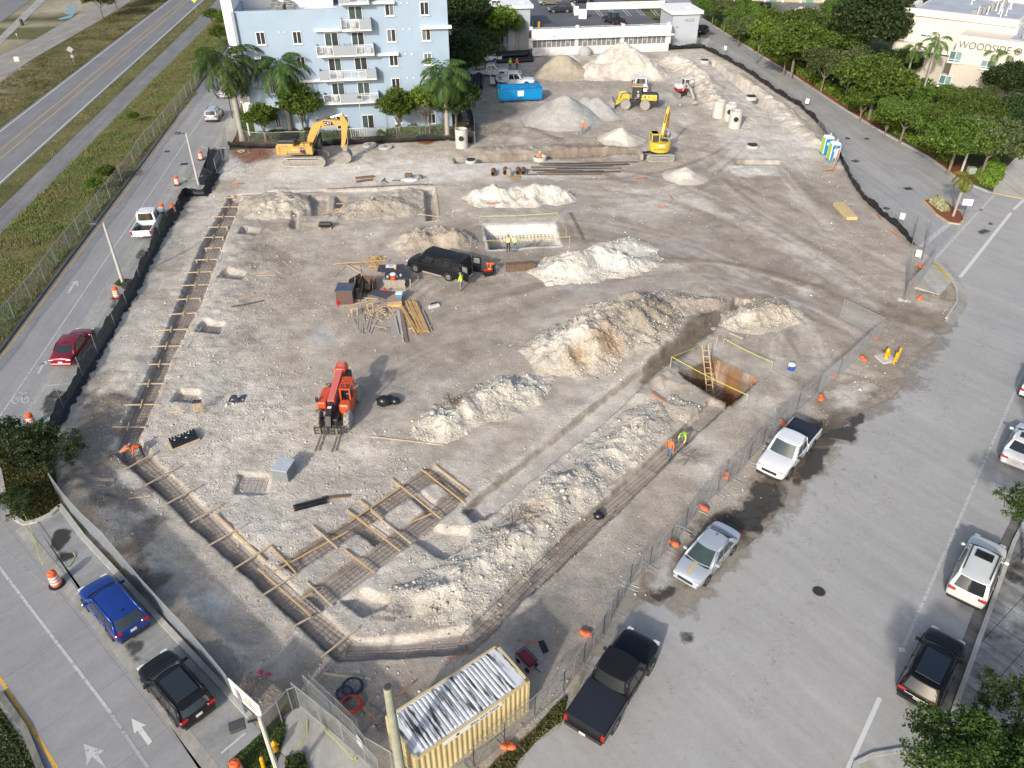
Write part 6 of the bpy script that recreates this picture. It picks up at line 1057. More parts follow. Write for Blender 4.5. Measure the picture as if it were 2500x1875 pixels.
t=[o for o in bpy.data.objects if o.get('label','').startswith('light silver sedan')][0];MB().grid(lambda u,v:Vector((1.25+.98*u,-.11+.22*v,.975-.105*u*u)),6,1).build('hood_stripe',mat('tan_tape',(.45,.36,.2),.7),t)
suv('bright blue compact crossover parked first in the southern bays',(337,1560),(236,1443),P_BLUE,4.6,1.86,1.68,ex=('fin',));suv('black compact crossover parked behind the blue one',(492,1762),(384,1634),P_BLACK,4.4,1.84,1.58,ex=('spoiler','panoroof'))
sedan('dark red sedan parked beside the silt fence',(158,896),(212,824),P_RED,4.85);suv('silver crossover parked on the service road near the palms',(513,308),(537,272),P_SILVER,4.5,1.84,1.66);sedan('grey sedan mostly hidden behind the leaning royal palm',(552,243),(565,222),P_SILVER,4.7)
pickup('white crew cab pickup parked at the barrels, open bed toward the camera',(350,590),(385,528),P_WHITE,6.2,2.03,1.98)
pickup('big black pickup with a covered bed at the bottom of the street',(1432,1790),(1560,1590),P_BLACK,6.0,2.08,2.02,bed='cover',rimm=RIM,glass=CGL)
pickup('white pickup with a black bed cover parked over wet mud',(1965,1062),(1870,1175),P_WHITE,5.85,2.02,1.88,bed='cover',glass=CGLG)
suv('large pearl white wagon with roof rails parked in tree shade',(2345,1480),(2405,1345),P_PEARL,5.2,2.0,1.88,ex=('rails','sunroof'));suv('shiny black crossover under the street tree at the lower right',(2230,1720),(2300,1580),P_BLACK,4.75,1.95,1.66,ex=('panoroof','chromebar'))
sedan('white sedan with a dark sunroof cut by the right frame edge',(2466,1152),(2512,1058),P_WHITE,4.65,ex=('sunroof','fin'));suv('white crossover barely inside the right frame edge',(2506,1000),(2552,905),P_WHITE,4.7)
VAN=[(-.5,.86,.4,1.0,1.06),(-.492,.96,.34,1.2,1.24),(-.4,1,.3,1.22,1.25),(-.1,1,.28,1.2,1.22),(.15,1,.26,1.18,1.2),(.25,1,.26,1.16,1.2),(.34,.99,.28,1.1,1.2),(.44,.96,.3,1.04,1.14),(.485,.88,.34,.92,1.02),(.5,.72,.4,.78,.86)]
p,rz,_=pos_rz((1142,684),(1006,648));van=vehicle('passenger_van','long black passenger van with its rear doors open beside the lumber','van',p,rz,6.1,2.02,2.12,VAN,P_BLACK,(-.488,-.47,.18,.31),1.18,[(.03,.22),(.24,.43),(.45,.63),(.68,.88)],.38,(2.0,-1.6),None,.84,CGL,'van',RIM)
for o in kids(van):
 if o.name.startswith('rear_window'):bpy.data.objects.remove(o)
MB().box((-3.02,0,1.25),(.05,1.6,1.5)).build('open_cargo_bay',mat('dark_interior',(.012,.012,.012),.9),van)
for s in(-1,1):
 M_=Matrix.Translation((-3.05,s*.95,0))@Matrix.Rotation(R(180-s*12),4,'Z');d=MB();d.bbox((.42,0,1.25),(.84,.07,1.55),.04,0,M_);o=d.build('rear_door',P_BLACK,van);MB().bbox((.42,0,1.62),(.6,.1,.5),.02,0,M_).build('door_window',BLIND,o)
b=MB();b.tube((-3.3,-.75,.5),(-3.3,.75,.5),.04,.04,6);b.tube((-3.0,-.5,.5),(-3.3,-.5,.5),.03,.03,6);b.tube((-3.0,.5,.5),(-3.3,.5,.5),.03,.03,6);b.build('step_bar',CHR,van)
b=MB();[b.box((-.6,y,2.19),(3.6,.03,.02))for y in[-.7+i*.2 for i in range(8)]];b.build('roof_ribs',P_BLACK,van)
for s in(-1,1):MB().bar((1.2,s*1.0,.32),(-.9,s*1.0,.32),.08,.1).build('running_board',mat('dusty_step',(.3,.29,.27),.7),van)
st=pickup('white service truck with a ladder rack and tool cabinets beside the dumpster',(1192,210),(1308,208),P_WHITE,7.0,2.15,2.15,service=True);pickup('white crew cab pickup behind the service truck, nearest the hard hats',(1150,187),(1240,184),P_WHITE,6.2,2.03,1.98);pickup('white open bed truck half behind the dark tree, furthest back',(1218,152),(1150,152),P_WHITE,6.0,2.03,1.95,bed='tools')
pickup('white pickup parked behind the yellow wheel loader, seen from the rear',(1566,238),(1557,205),P_WHITE,6.2,2.05,2.0)
def ondeck(t,u,v,rz=None):
 p=dk(u,v);t.location=(p.x,p.y,zdk+.01)
 if rz is not None:t.rotation_euler[2]=rz
ondeck(suv('dark green compact crossover parked on the deck beside the ramp wall',(1340,30),(1400,30),P_DGREY),922,105,R(186));ondeck(sedan('olive tan sedan on the parking deck',(1340,10),(1400,10),P_TAN),840,40,R(187));ondeck(sedan('dark sedan at the top edge of the parking deck',(1340,10),(1400,10),P_NAVY),1100,22,R(185));ondeck(pickup('dark grey pickup on the parking deck behind the railing',(1340,10),(1400,10),P_DGREY),1372,200,R(112));ondeck(suv('old white wagon parked left of the stair tower',(1340,10),(1400,10),P_WHITE,5.0),360,72,R(188));ondeck(sedan('red car cut by the top edge behind the deck wall',(1340,10),(1400,10),P_RED),1540,-8,R(188))
sedan('black coupe behind the right stair tower on the driveway',(1706,88),(1722,72),P_BLACK,4.7);pickup('black pickup in the far lot behind the hedge',(1885,36),(1850,22),P_BLACK,5.8);suv('white crossover in the far lot, left of two',(1940,46),(1968,30),P_WHITE,4.5);suv('white crossover in the far lot, right of two',(1967,50),(1995,33),P_WHITE,4.5);suv('dark crossover half hidden behind the hedge trees',(1800,75),(1820,60),P_NAVY,4.5)
CY=mat('machine_yellow',(.52,.31,.075),.55,var=.2,scale=1.5,coat=.1);KY=mat('lemon_yellow',(.60,.43,.04),.5,var=.15,scale=1.2,coat=.2);MUD=mat('dried_mud',(.34,.31,.27),.95,var=.3,scale=5,bump=.4);TRK=mat('muddy_track',(.27,.25,.22),.9,var=.35,scale=4,bump=.5);STL=mat('worn_steel',(.30,.28,.26),.6,.3,var=.3);DKM=mat('machine_black',(.025,.026,.028),.5,var=.2);RODM=mat('piston_rod',(.6,.6,.6),.2,.8,var=0);DECW=mat('decal_white',(.75,.75,.73),.5,var=0);DECR=mat('decal_red',(.5,.04,.02),.5,var=0)
def track(t,cy,L,h,w_,m=None,links=34):
 m=m or TRK;r=h/2;prof=[(-L/2+r+r*math.cos(a),r+r*math.sin(a))for a in[R(90+i*22.5)for i in range(9)]]+[(L/2-r+r*math.cos(a),r+r*math.sin(a))for a in[R(-90+i*22.5)for i in range(9)]]
 inn=[(x*.965,r+(z-r)*.8)for x,z in prof];b=MB();n=len(prof)
 for a,c in((prof,1),):b.add([(x,cy-w_/2,z)for x,z in prof]+[(x,cy+w_/2,z)for x,z in prof]+[(x,cy-w_/2,z)for x,z in inn]+[(x,cy+w_/2,z)for x,z in inn],[(i,(i+1)%n,n+(i+1)%n,n+i)for i in range(n)]+[(2*n+i,3*n+i,3*n+(i+1)%n,2*n+(i+1)%n)for i in range(n)]+[(i,2*n+i,2*n+(i+1)%n,(i+1)%n)for i in range(n)]+[(n+i,n+(i+1)%n,3*n+(i+1)%n,3*n+i)for i in range(n)])
 per=2*(L-h)+math.pi*h
 for k in range(links):
  s=per*k/links;st_=L-h
  if s<st_:x,z,a=-st_/2+s,h,0
  elif s<st_+math.pi*r:q=(s-st_)/r;x,z,a=st_/2+r*math.sin(q),r+r*math.cos(q),-q
  elif s<2*st_+math.pi*r:x,z,a=st_/2-(s-st_-math.pi*r),0,math.pi
  else:q=(s-2*st_-math.pi*r)/r;x,z,a=-st_/2-r*math.sin(q),r-r*math.cos(q),math.pi-q
  b.box((0,0,.02),(.05,w_,.05),0,Matrix.Translation((x,cy,z))@Matrix.Rotation(-a,4,'Y'))
 o=b.build('track',m,t);q=MB();q.bbox((0,cy,r),(L-h,w_*.75,h*.5),.05);[q.tube((x,cy-w_*.46,r),(x,cy+w_*.46,r),r*.74,r*.74,14)for x in(-L/2+r,L/2-r)];k=max(4,int(L/.55));[q.tube((-L/2+r*1.6+(L-h*1.6)*i/k,cy-w_*.47,r*.45),(-L/2+r*1.6+(L-h*1.6)*i/k,cy+w_*.47,r*.45),r*.32,r*.32,10)for i in range(k+1)];q.build('track_frame',STL,o)
def limb(P,w_,tw,off=0):
 up=[];lo=[]
 for i,(x,z,d)in enumerate(P):
  a=P[max(i-1,0)];c=P[min(i+1,len(P)-1)];dx,dz=c[0]-a[0],c[1]-a[1];l=math.hypot(dx,dz);nx_,nz_=-dz/l,dx/l;up.append((x+nx_*d/2,z+nz_*d/2));lo.append((x-nx_*d/2,z-nz_*d/2))
 b=MB();n=len(P);V=[(x,off-w_/2,z)for x,z in up+lo]+[(x,off+w_/2,z)for x,z in up+lo];m2=2*n;Fq=[]
 for i in range(n-1):Fq+=[(n+i,n+i+1,i+1,i),(m2+i,m2+i+1,m2+n+i+1,m2+n+i),(i,i+1,m2+i+1,m2+i),(n+i+1,n+i,m2+n+i,m2+n+i+1)]
 Fq+=[(0,m2,m2+n,n),(n-1,2*n-1,m2+2*n-1,m2+n-1)];b.add(V,Fq);return b
def cyl(t,a,c,r,k=.55,m=DKM):
 a=Vector(a);c=Vector(c);o=MB().tube(a,a.lerp(c,k),r,r,10).build('hydraulic_cylinder',m,t);MB().tube(a.lerp(c,k),c,r*.5,r*.5,8).build('piston_rod',RODM,o)
def bucket(t,x,z,w_,r,m=STL,off=0,open_=R(200),nm='bucket'):
 pr=[(x+r*math.cos(open_+a)*(1 if a<2.6 else 1.15),z+r*math.sin(open_+a))for a in[i*.42 for i in range(10)]];inn=[(x+(px-x)*.88,z+(pz-z)*.88)for px,pz in pr]
 b=MB();n=len(pr)
 b.add([(px,off-w_/2,pz)for px,pz in pr]+[(px,off+w_/2,pz)for px,pz in pr]+[(px,off-w_/2,pz)for px,pz in inn]+[(px,off+w_/2,pz)for px,pz in inn],[(i,i+1,n+i+1,n+i)for i in range(n-1)]+[(2*n+i+1,2*n+i,3*n+i,3*n+i+1)for i in range(n-1)]+[(0,n,3*n,2*n),(n-1,3*n-1,4*n-1,2*n-1)])
 for s in(-1,1):b.add([(px,off+s*w_/2,pz)for px,pz in pr]+[(px,off+s*(w_/2-.03),pz)for px,pz in pr],[tuple(range(n)),tuple(range(2*n-1,n-1,-1))])
 for i in range(5):b.box((pr[-1][0],off-w_/2+w_*(i+.5)/5,pr[-1][1]),(.14,.08,.08))
 return b.build(nm,m,t)
def cabbox(t,c,d,frame,gl=None,nm='cab'):
 x,y,z=c;dx,dy,dz=d;b=MB();w_=.09
 for sx in(-1,1):
  for sy in(-1,1):b.box((x+sx*(dx/2-w_/2),y+sy*(dy/2-w_/2),z),(w_,w_,dz))
 b.bbox((x,y,z+dz/2),(dx+.06,dy+.06,.12),.03);b.box((x,y,z-dz/2+.12),(dx,dy,.24));b.box((x,y-dy/2+.02,z-dz*.2),(dx,.04,.08));b.box((x,y+dy/2-.02,z-dz*.2),(dx,.04,.08))
 o=b.build(nm,frame,t);g=MB();g.box((x,y,z+.05),(dx-.06,dy-.06,dz-.3));g.build('window',gl or mat('cab_glass',(.04,.055,.055),.1,spec=.9),o);return o
p=GZ(742,408);p2=GZ(742,392);t=thing('crawler_excavator','large golden yellow crawler excavator before the blue building','excavator',(p.x,p.y+1.6,p.z+.05),R(2));EX=t
track(t,-1.35,5.2,1.1,.65,mat('pale_track2',(.40,.38,.34),.9,var=.35,scale=4),links=44);track(t,1.35,5.2,1.1,.65,MATS['pale_track2'],links=44);MB().bbox((0,0,.75),(2.6,2.2,.5),.08).build('undercarriage',DKM,t);MB().lathe([(.9,1.0),(.9,1.2)],20).build('slew_ring',DKM,t)
b=MB();b.bbox((-1.9,0,2.05),(2.0,3.0,1.35),.12);b.bbox((.1,-1.05,1.9),(2.3,.9,1.0),.06);b.build('upper_body',CY,t);MB().bbox((-2.75,0,1.95),(.7,3.0,1.2),.25).build('counterweight',CY,t);MB().bbox((-1.75,.0,2.9),(2.1,2.9,.5),.14).build('engine_cover',DKM,t);MB().bbox((-.4,-.2,1.55),(3.0,2.6,.3),.05).build('deck',STL,t);MB().bbox((.4,-.9,2.5),(1.2,.8,.35),.06).build('tool_box',CY,t)
cabbox(t,(1.05,.98,2.35),(1.9,1.05,1.75),DKM);MB().path([(-.9,-1.4,2.7),(-.9,-1.4,3.3),(.3,-1.4,3.1),(.3,-1.4,2.4)],.03).build('handrail',DKM,t);MB().tube((-1.3,-.5,2.9),(-1.3,-.5,3.4),.09,.09,8).build('exhaust_pipe',DKM,t)
bm=limb([(.55,1.9,.55),(1.0,3.0,.8),(1.75,4.35,.95),(3.0,4.8,.85),(4.6,4.75,.6),(5.2,4.65,.42)],.48,.5);bo=bm.build('boom',CY,t)
MB().add([(2.7,-.247,5.05),(2.75,-.247,4.5),(4.0,-.247,4.55),(3.75,-.247,4.98)],[(3,2,1,0)]).build('badge',DKM,bo);text('logo','CAT',.46,DECW,bo,FACE((3.25,-.262,4.76),(1,0,.0),(0,0,1)),.006);MB().add([(2.72,-.252,4.98),(2.76,-.252,4.52),(2.98,-.252,4.53)],[(2,1,0)]).build('red_flash',DECR,bo)
arm=limb([(4.95,5.75,.35),(5.25,4.75,.85),(5.0,3.2,.6),(4.65,1.75,.35)],.4,.4).build('stick',CY,t);cyl(t,(2.0,0,5.0),(5.0,0,5.75),.13);[cyl(t,(1.2,s*.36,1.9),(2.4,s*.36,4.55),.1)for s in(-1,1)];cyl(t,(5.45,0,4.9),(5.3,0,2.2),.09)
MB().prism([(5.3,2.3),(5.15,1.35),(4.75,1.15),(4.6,1.7)],-.2,.2).build('linkage',STL,t);bucket(t,4.95,.72,1.3,.68,open_=R(250))
MB().box((-1.75,-1.512,2.05),(.03,.012,1.2)).build('panel_seam',DKM,t);MB().add([(-.25,-1.52,2.35),(-.25,-1.52,1.62),(.42,-1.52,1.45),(.42,-1.52,2.3)],[(3,2,1,0)]).build('badge',DKM,t);MB().add([(-.25,-1.527,1.85),(-.25,-1.527,1.62),(.15,-1.527,1.53)],[(0,1,2)]).build('red_flash',DECR,t);text('logo','CAT',.34,DECW,t,FACE((.09,-1.53,2.12),(1,0,-.05),(0,0,1)),.006);text('model_number','349',.2,DECW,t,FACE((.2,-1.53,1.78),(1,0,-.05),(0,0,1)),.006)if False else None;text('owner_name','HAHN',.3,DECW,t,FACE((-.85,-1.515,2.02),(1,0,-.05),(0,0,1)),.006)
MB().bbox((-2.2,-1.51,2.42),(.75,.02,.12),.005).build('vent',STL,t)
p=GZ(1610,392);t=thing('compact_excavator','lemon yellow short tailed excavator with its boom folded upright','excavator',(p.x,p.y+.9,p.z+.03),R(4))
track(t,-1.05,3.4,.75,.5,mat('pale_track',(.38,.37,.34),.9,var=.3,scale=5,bump=.4),32);track(t,1.05,3.4,.75,.5,MATS['pale_track'],32);MB().bbox((0,0,.6),(1.8,1.6,.4),.06).build('undercarriage',DKM,t)
b=MB();b.lathe([(.98,.98),(1.28,1.05),(1.34,1.3),(1.34,2.0),(1.2,2.12),(.3,2.16)],26,Matrix.Diagonal((1,1.03,1,1)));b.build('upper_body',KY,t,smooth=False)
cabbox(t,(-.7,.25,2.35),(1.0,1.5,1.4),KY);MB().bbox((-.7,.3,3.08),(.8,1.1,.06),.02).build('roof_hatch',DKM,t);MB().bbox((.55,-.1,2.2),(.7,.6,.25),.05).build('engine_cover',DKM,t)
BX=Matrix.Translation((.35,.6,0))@Matrix.Rotation(R(62),4,'Z')
for nm,P,w_,m_ in[('boom',[(.0,1.9,.3),(.15,2.9,.45),(.75,4.2,.45),(1.8,5.5,.28)],.3,KY),('stick',[(1.75,5.65,.2),(2.0,5.3,.42),(2.1,4.0,.36),(2.1,2.9,.22)],.26,CY)]:
 o=limb(P,w_,0).build(nm,m_,t);o.matrix_parent_inverse=Matrix();o.data.transform(BX)
def trc(a,c,r,k=.55):cyl(t,BX@Vector(a),BX@Vector(c),r,k)
trc((.5,0,1.9),(.9,0,3.8),.09);trc((.3,0,4.0),(1.7,0,5.65),.07);trc((2.35,0,5.0),(2.4,0,3.1),.06);o=bucket(t,2.2,2.2,.9,.5,STL,0,R(120));o.data.transform(BX)
b=MB();b.bbox((-2.35,0,.55),(.35,2.6,.75),.08);o=b.build('dozer_blade',MUD,t);[MB().bar((-.9,s*.6,.6),(-2.3,s*.6,.5),.16,.16).build('blade_arm',DKM,o)for s in(-1,1)]
text('maker_name','KOMATSU',.24,DKM,t,FACE((-.15,-1.42,1.5),(1,0,0),(0,0,1)),.004);MB().box((-.1,-1.39,1.95),(.7,.02,.2)).build('label_plate',DECW,t);text('unit_number','2',.55,STL,t,FACE((.93,-1.12,1.55),(.78,.62,0),(0,0,1)),.004)
for x in(-.85,.55):MB().add([(x-.1,-1.36+abs(x)*.22,1.4),(x+.1,-1.36+abs(x)*.22,1.4),(x,-1.36+abs(x)*.22,1.6)],[(0,1,2)]).build('warning_mark',DECR,t)
p=GZ(1553,270);t=thing('wheel_loader','yellow wheel loader scooping at the grey gravel cones','wheel loader',(p.x,p.y+1.2,p.z+.02),R(174));WL=t
for x in(1.45,-1.35):
 for s in(-1,1):
  w_=MB().lathe([(.42,-.26),(.66,-.27),(.74,-.2),(.74,.2),(.66,.27),(.42,.26)],24,Matrix.Translation((x,s*1.0,.74))@Matrix.Rotation(R(90),4,'X')).build('wheel',mat('dusty_tyre',(.27,.26,.245),.9,var=.2,bump=.5,bscale=30),t);MB().lathe([(.05,-.2),(.2,-.25),(.4,-.25),(.44,-.27),(.44,.27),(.4,.25),(.2,.25),(.05,.2)],20,Matrix.Translation((x,s*1.0,.74))@Matrix.Rotation(R(90),4,'X')).build('rim',mat('rim_yellow',(.62,.44,.12),.5,var=.1),w_)
b=MB();b.bbox((-1.9,0,1.65),(2.4,1.5,.85),.15);b.build('engine_hood',KY,t);MB().bbox((-3.05,0,1.45),(.35,1.5,1.15),.1).build('radiator_guard',DKM,t);MB().bbox((-1.9,0,2.12),(2.3,1.3,.14),.05).build('hood_top',DKM,t);MB().bbox((-.3,0,.95),(4.2,.9,.55),.06).build('frame',DKM,t);MB().bbox((-2.6,0,.95),(1.0,2.0,.35),.06).build('fender',DKM,t)
cabbox(t,(-.1,0,2.35),(1.35,1.35,1.55),DKM);MB().bbox((-.1,0,3.2),(1.65,1.6,.12),.04).build('roof',mat('roof_tan',(.48,.34,.16),.7),t)
for s in(-1,1):limb([(1.0,1.9,.35),(1.9,1.5,.42),(2.7,.75,.3),(3.1,.4,.25)],.14,0,s*.5).build('lift_arm',KY,t);cyl(t,(.7,s*.5,1.1),(2.0,s*.5,1.35),.07)
limb([(1.6,2.35,.16),(2.3,2.2,.25),(2.5,1.2,.2)],.2,0).build('tilt_lever',KY,t);cyl(t,(.7,0,2.0),(1.7,0,2.3),.07);MB().bbox((1.2,0,1.5),(.6,1.0,1.0),.06).build('front_frame',KY,t)
b=MB();b.prism([(3.0,.9),(3.05,.3),(3.3,.06),(4.3,.04),(4.3,.09),(3.38,.14),(3.14,.38),(3.12,.9),(3.45,1.25),(3.4,1.3)],-1.25,1.25);[b.prism([(3.0,.9),(3.05,.3),(3.3,.06),(4.3,.06),(3.45,1.28)],y,y+.05)for y in(-1.27,1.22)];b.build('bucket',mat('bucket_steel',(.33,.32,.3),.55,.3,var=.3),t)
text('maker_name','KOMATSU',.26,DKM,t,FACE((2.15,.585,1.25),(-.8,0,.55),(-.55,0,-.8)if False else(.55,0,.8)),.004);MB().box((-1.5,.762,1.8),(.7,.012,.22)).build('label_plate',DKM,t);MB().box((-1.55,.768,1.8),(.3,.012,.14)).build('label_text_plate',DECW,t);MB().box((-2.55,.762,1.6),(.3,.012,.45)).build('label_plate',CY,t)
MB().tube((-.9,-.5,2.1),(-.9,-.5,2.7),.06,.06,8).build('exhaust_pipe',DKM,t)
b=MB();b.path([(-.7,.75,.5),(-.7,.85,1.4)],.03);b.path([(-.3,.75,.5),(-.3,.85,1.4)],.03);[b.tube((-.7,.78,z),(-.3,.78,z),.03,.03,6)for z in(.5,.8,1.1)];b.build('ladder',DKM,t)
p=GZ(1665,238);t=thing('mini_excavator','white and dark red mini excavator with its arm stretched toward the camera','excavator',(p.x,p.y+.6,p.z+.02),R(-75));WR=mat('mini_white',(.66,.65,.62),.5,var=.1);RD=mat('mini_red',(.30,.015,.02),.5)
track(t,-.8,2.2,.55,.4,TRK,24);track(t,.8,2.2,.55,.4,TRK,24);MB().bbox((0,0,.5),(1.3,1.3,.3),.05).build('undercarriage',DKM,t);MB().bbox((-.35,0,.95),(1.6,1.7,.4),.18).build('lower_body',RD,t);MB().bbox((-.45,-.2,1.4),(1.3,1.3,.6),.2).build('engine_hood',WR,t);cabbox(t,(.0,.45,1.9),(1.1,.85,1.3),WR)
M_=Matrix.Translation((.55,.88,0))@Matrix.Rotation(R(100),4,'Z');d=MB();d.box((.42,0,1.85),(.84,.05,.06),0,M_);[d.box((x,0,1.9),(.05,.05,1.25),0,M_)for x in(.02,.82)];[d.box((.42,0,z),(.84,.05,.05),0,M_)for z in(1.3,2.5)];d.build('open_door',DKM,t)
limb([(.7,1.0,.25),(1.0,1.9,.32),(1.9,2.3,.32),(3.2,1.7,.22)],.24,0,-.15).build('boom',mat('dusty_arm',(.42,.40,.37),.8,var=.2),t);limb([(3.0,1.9,.2),(3.3,1.6,.3),(4.4,.75,.2)],.2,0,-.15).build('stick',MATS['dusty_arm'],t);cyl(t,(1.0,-.15,1.1),(1.9,-.15,2.05),.06);cyl(t,(1.9,-.15,2.5),(3.2,-.15,1.95),.05);bucket(t,4.7,.38,.6,.36,MATS['dusty_arm'],-.15,R(160));MB().bbox((-1.4,0,.4),(.15,1.6,.45),.03).build('dozer_blade',MUD,t)
ORG_=mat('machine_orange',(.60,.085,.02),.42,var=.08,coat=.3);PINKM=mat('boom_faded_red',(.58,.14,.11),.4,var=.1,coat=.3)
p=GZ(830,1035);q_=az((836,950),(830,1100));t=thing('telehandler','orange red telehandler facing the camera with its forks on the ground','telehandler',(*(G(829,1010).xy),.08),R(-92))
for x in(1.55,-1.55):
 for s in(-1,1):
  y=s*1.02;w_=MB().lathe([(.3,-.2),(.56,-.21),(.64,-.15),(.64,.15),(.56,.21),(.3,.2)],26,Matrix.Translation((x,y,.64))@Matrix.Rotation(R(90),4,'X')).build('wheel',mat('lug_tyre',(.30,.28,.255),.9,var=.2),t)
  l=MB();[l.box((0,(k%2-.5)*.2,.645),(.1,.2,.06),R(30 if k%2 else-30),Matrix.Translation((x,y,.64))@Matrix.Rotation(k*2*math.pi/22,4,'Y'))for k in range(22)];l.build('tread',mat('tread_rubber',(.2,.185,.165),.9),w_);MB().lathe([(.05,-.17),(.29,-.17),(.31,0),(.29,.17),(.05,.17)],16,Matrix.Translation((x,y,.64))@Matrix.Rotation(R(90),4,'X')).build('rim',DKM,w_)
MB().bbox((-.1,0,.85),(4.6,.95,.5),.05).build('chassis',DKM,t);MB().bbox((-.05,-.88,1.15),(1.9,.6,.75),.06).build('engine_pod',ORG_,t)
c=MB();c.bbox((.1,.78,.95),(2.3,.75,.7),.08);c.bbox((.95,.78,1.4),(.7,.74,.5),.15);[c.box((x,y,1.95),(.09,.09,1.1))for x in(.55,-.75)for y in(.45,1.1)];c.build('cab',ORG_,t)
g=MB();[g.box((-.1+.0,.47+i*.105,2.52),(1.35,.035,.05))for i in range(7)];[g.box((-.72+i*.16,.78,2.515),(.035,.7,.055))for i in range(5)];g.box((-.12,.42,2.5),(1.45,.06,.1));g.box((-.12,1.13,2.5),(1.45,.06,.1));g.box((.58,.78,2.5),(.06,.74,.1));g.box((-.82,.78,2.5),(.06,.74,.1));g.build('roof_guard',ORG_,t);MB().bbox((-.15,.78,1.5),(.5,.5,.6),.08).build('seat',DKM,t)
lim=[(-2.5,2.35),(1.1,1.75)]
b=MB();b.bar((-2.75,-.1,2.3),(1.15,-.1,1.78),.46,.5);b.build('boom',PINKM,t);MB().bbox((-2.35,-.1,2.1),(1.1,.8,.75),.12).build('boom_pivot',ORG_,t);b=MB();b.bar((1.0,-.1,1.75),(2.2,-.1,1.35),.34,.34);b.bar((2.15,-.1,1.4),(2.55,-.1,.55),.36,.34);b.build('boom_extension',DKM,t);MB().box((1.6,-.1,1.74),(.32,.26,.02),0).build('decal',DECW,t)
b=MB();[b.tube((2.75,-1.05,z),(2.75,.85,z),.05,.05,8)for z in(.35,.6,.85)];[b.box((2.75,y,.6),(.08,.08,.6))for y in(-1.0,-.55,-.1,.35,.8)];b.build('carriage',DKM,t)
for y in(-.62,.5):b=MB();b.box((2.85,y,.55),(.06,.13,.7));b.box((3.65,y,.2),(1.6,.13,.05));b.build('fork',mat('fork_rust',(.2,.15,.11),.7),t)
b=MB();b.path([(.9,-.45,1.3),(1.6,-.5,.9),(2.1,-.4,.9)],.05);b.tube((1.55,-1.0,.64),(1.55,1.0,.64),.11,.11,8);b.tube((-1.55,-1.0,.64),(-1.55,1.0,.64),.11,.11,8);b.build('axle',DKM,t);MB().bbox((.75,-1.2,1.7),(.15,.2,.35),.03).build('mirror',DKM,t);MB().bbox((-1.9,.45,1.6),(1.2,.3,.9),.06).build('frame_side',DKM,t)
SKIN=mat('skin',(.30,.17,.11),.6,var=.05);HAIR=mat('hair',(.02,.015,.012),.8);EYE=mat('eye_dark',(.02,.02,.02),.3,var=0);BOOT=mat('boot_brown',(.06,.045,.03),.8);JEAN=mat('denim',(.10,.16,.24),.85,var=.15,scale=8);DPANT=mat('dark_trousers',(.03,.032,.038),.85,var=.15);GPANT=mat('grey_trousers',(.22,.24,.24),.85,var=.1);OSH=mat('orange_shirt',(.85,.17,.03),.8,var=.08);YSH=mat('lime_shirt',(.55,.80,.06),.8,var=.08);WSH=mat('light_shirt',(.55,.57,.58),.8);SAL=mat('salmon_shirt',(.75,.22,.12),.8,var=.08);HATW=mat('helmet_white',(.75,.76,.76),.3,var=0);HATD=mat('helmet_grey',(.16,.18,.2),.4,var=0);HATO=mat('helmet_orange',(.7,.16,.03),.4,var=0);STRP=mat('reflective',(.65,.65,.6),.4,var=0)
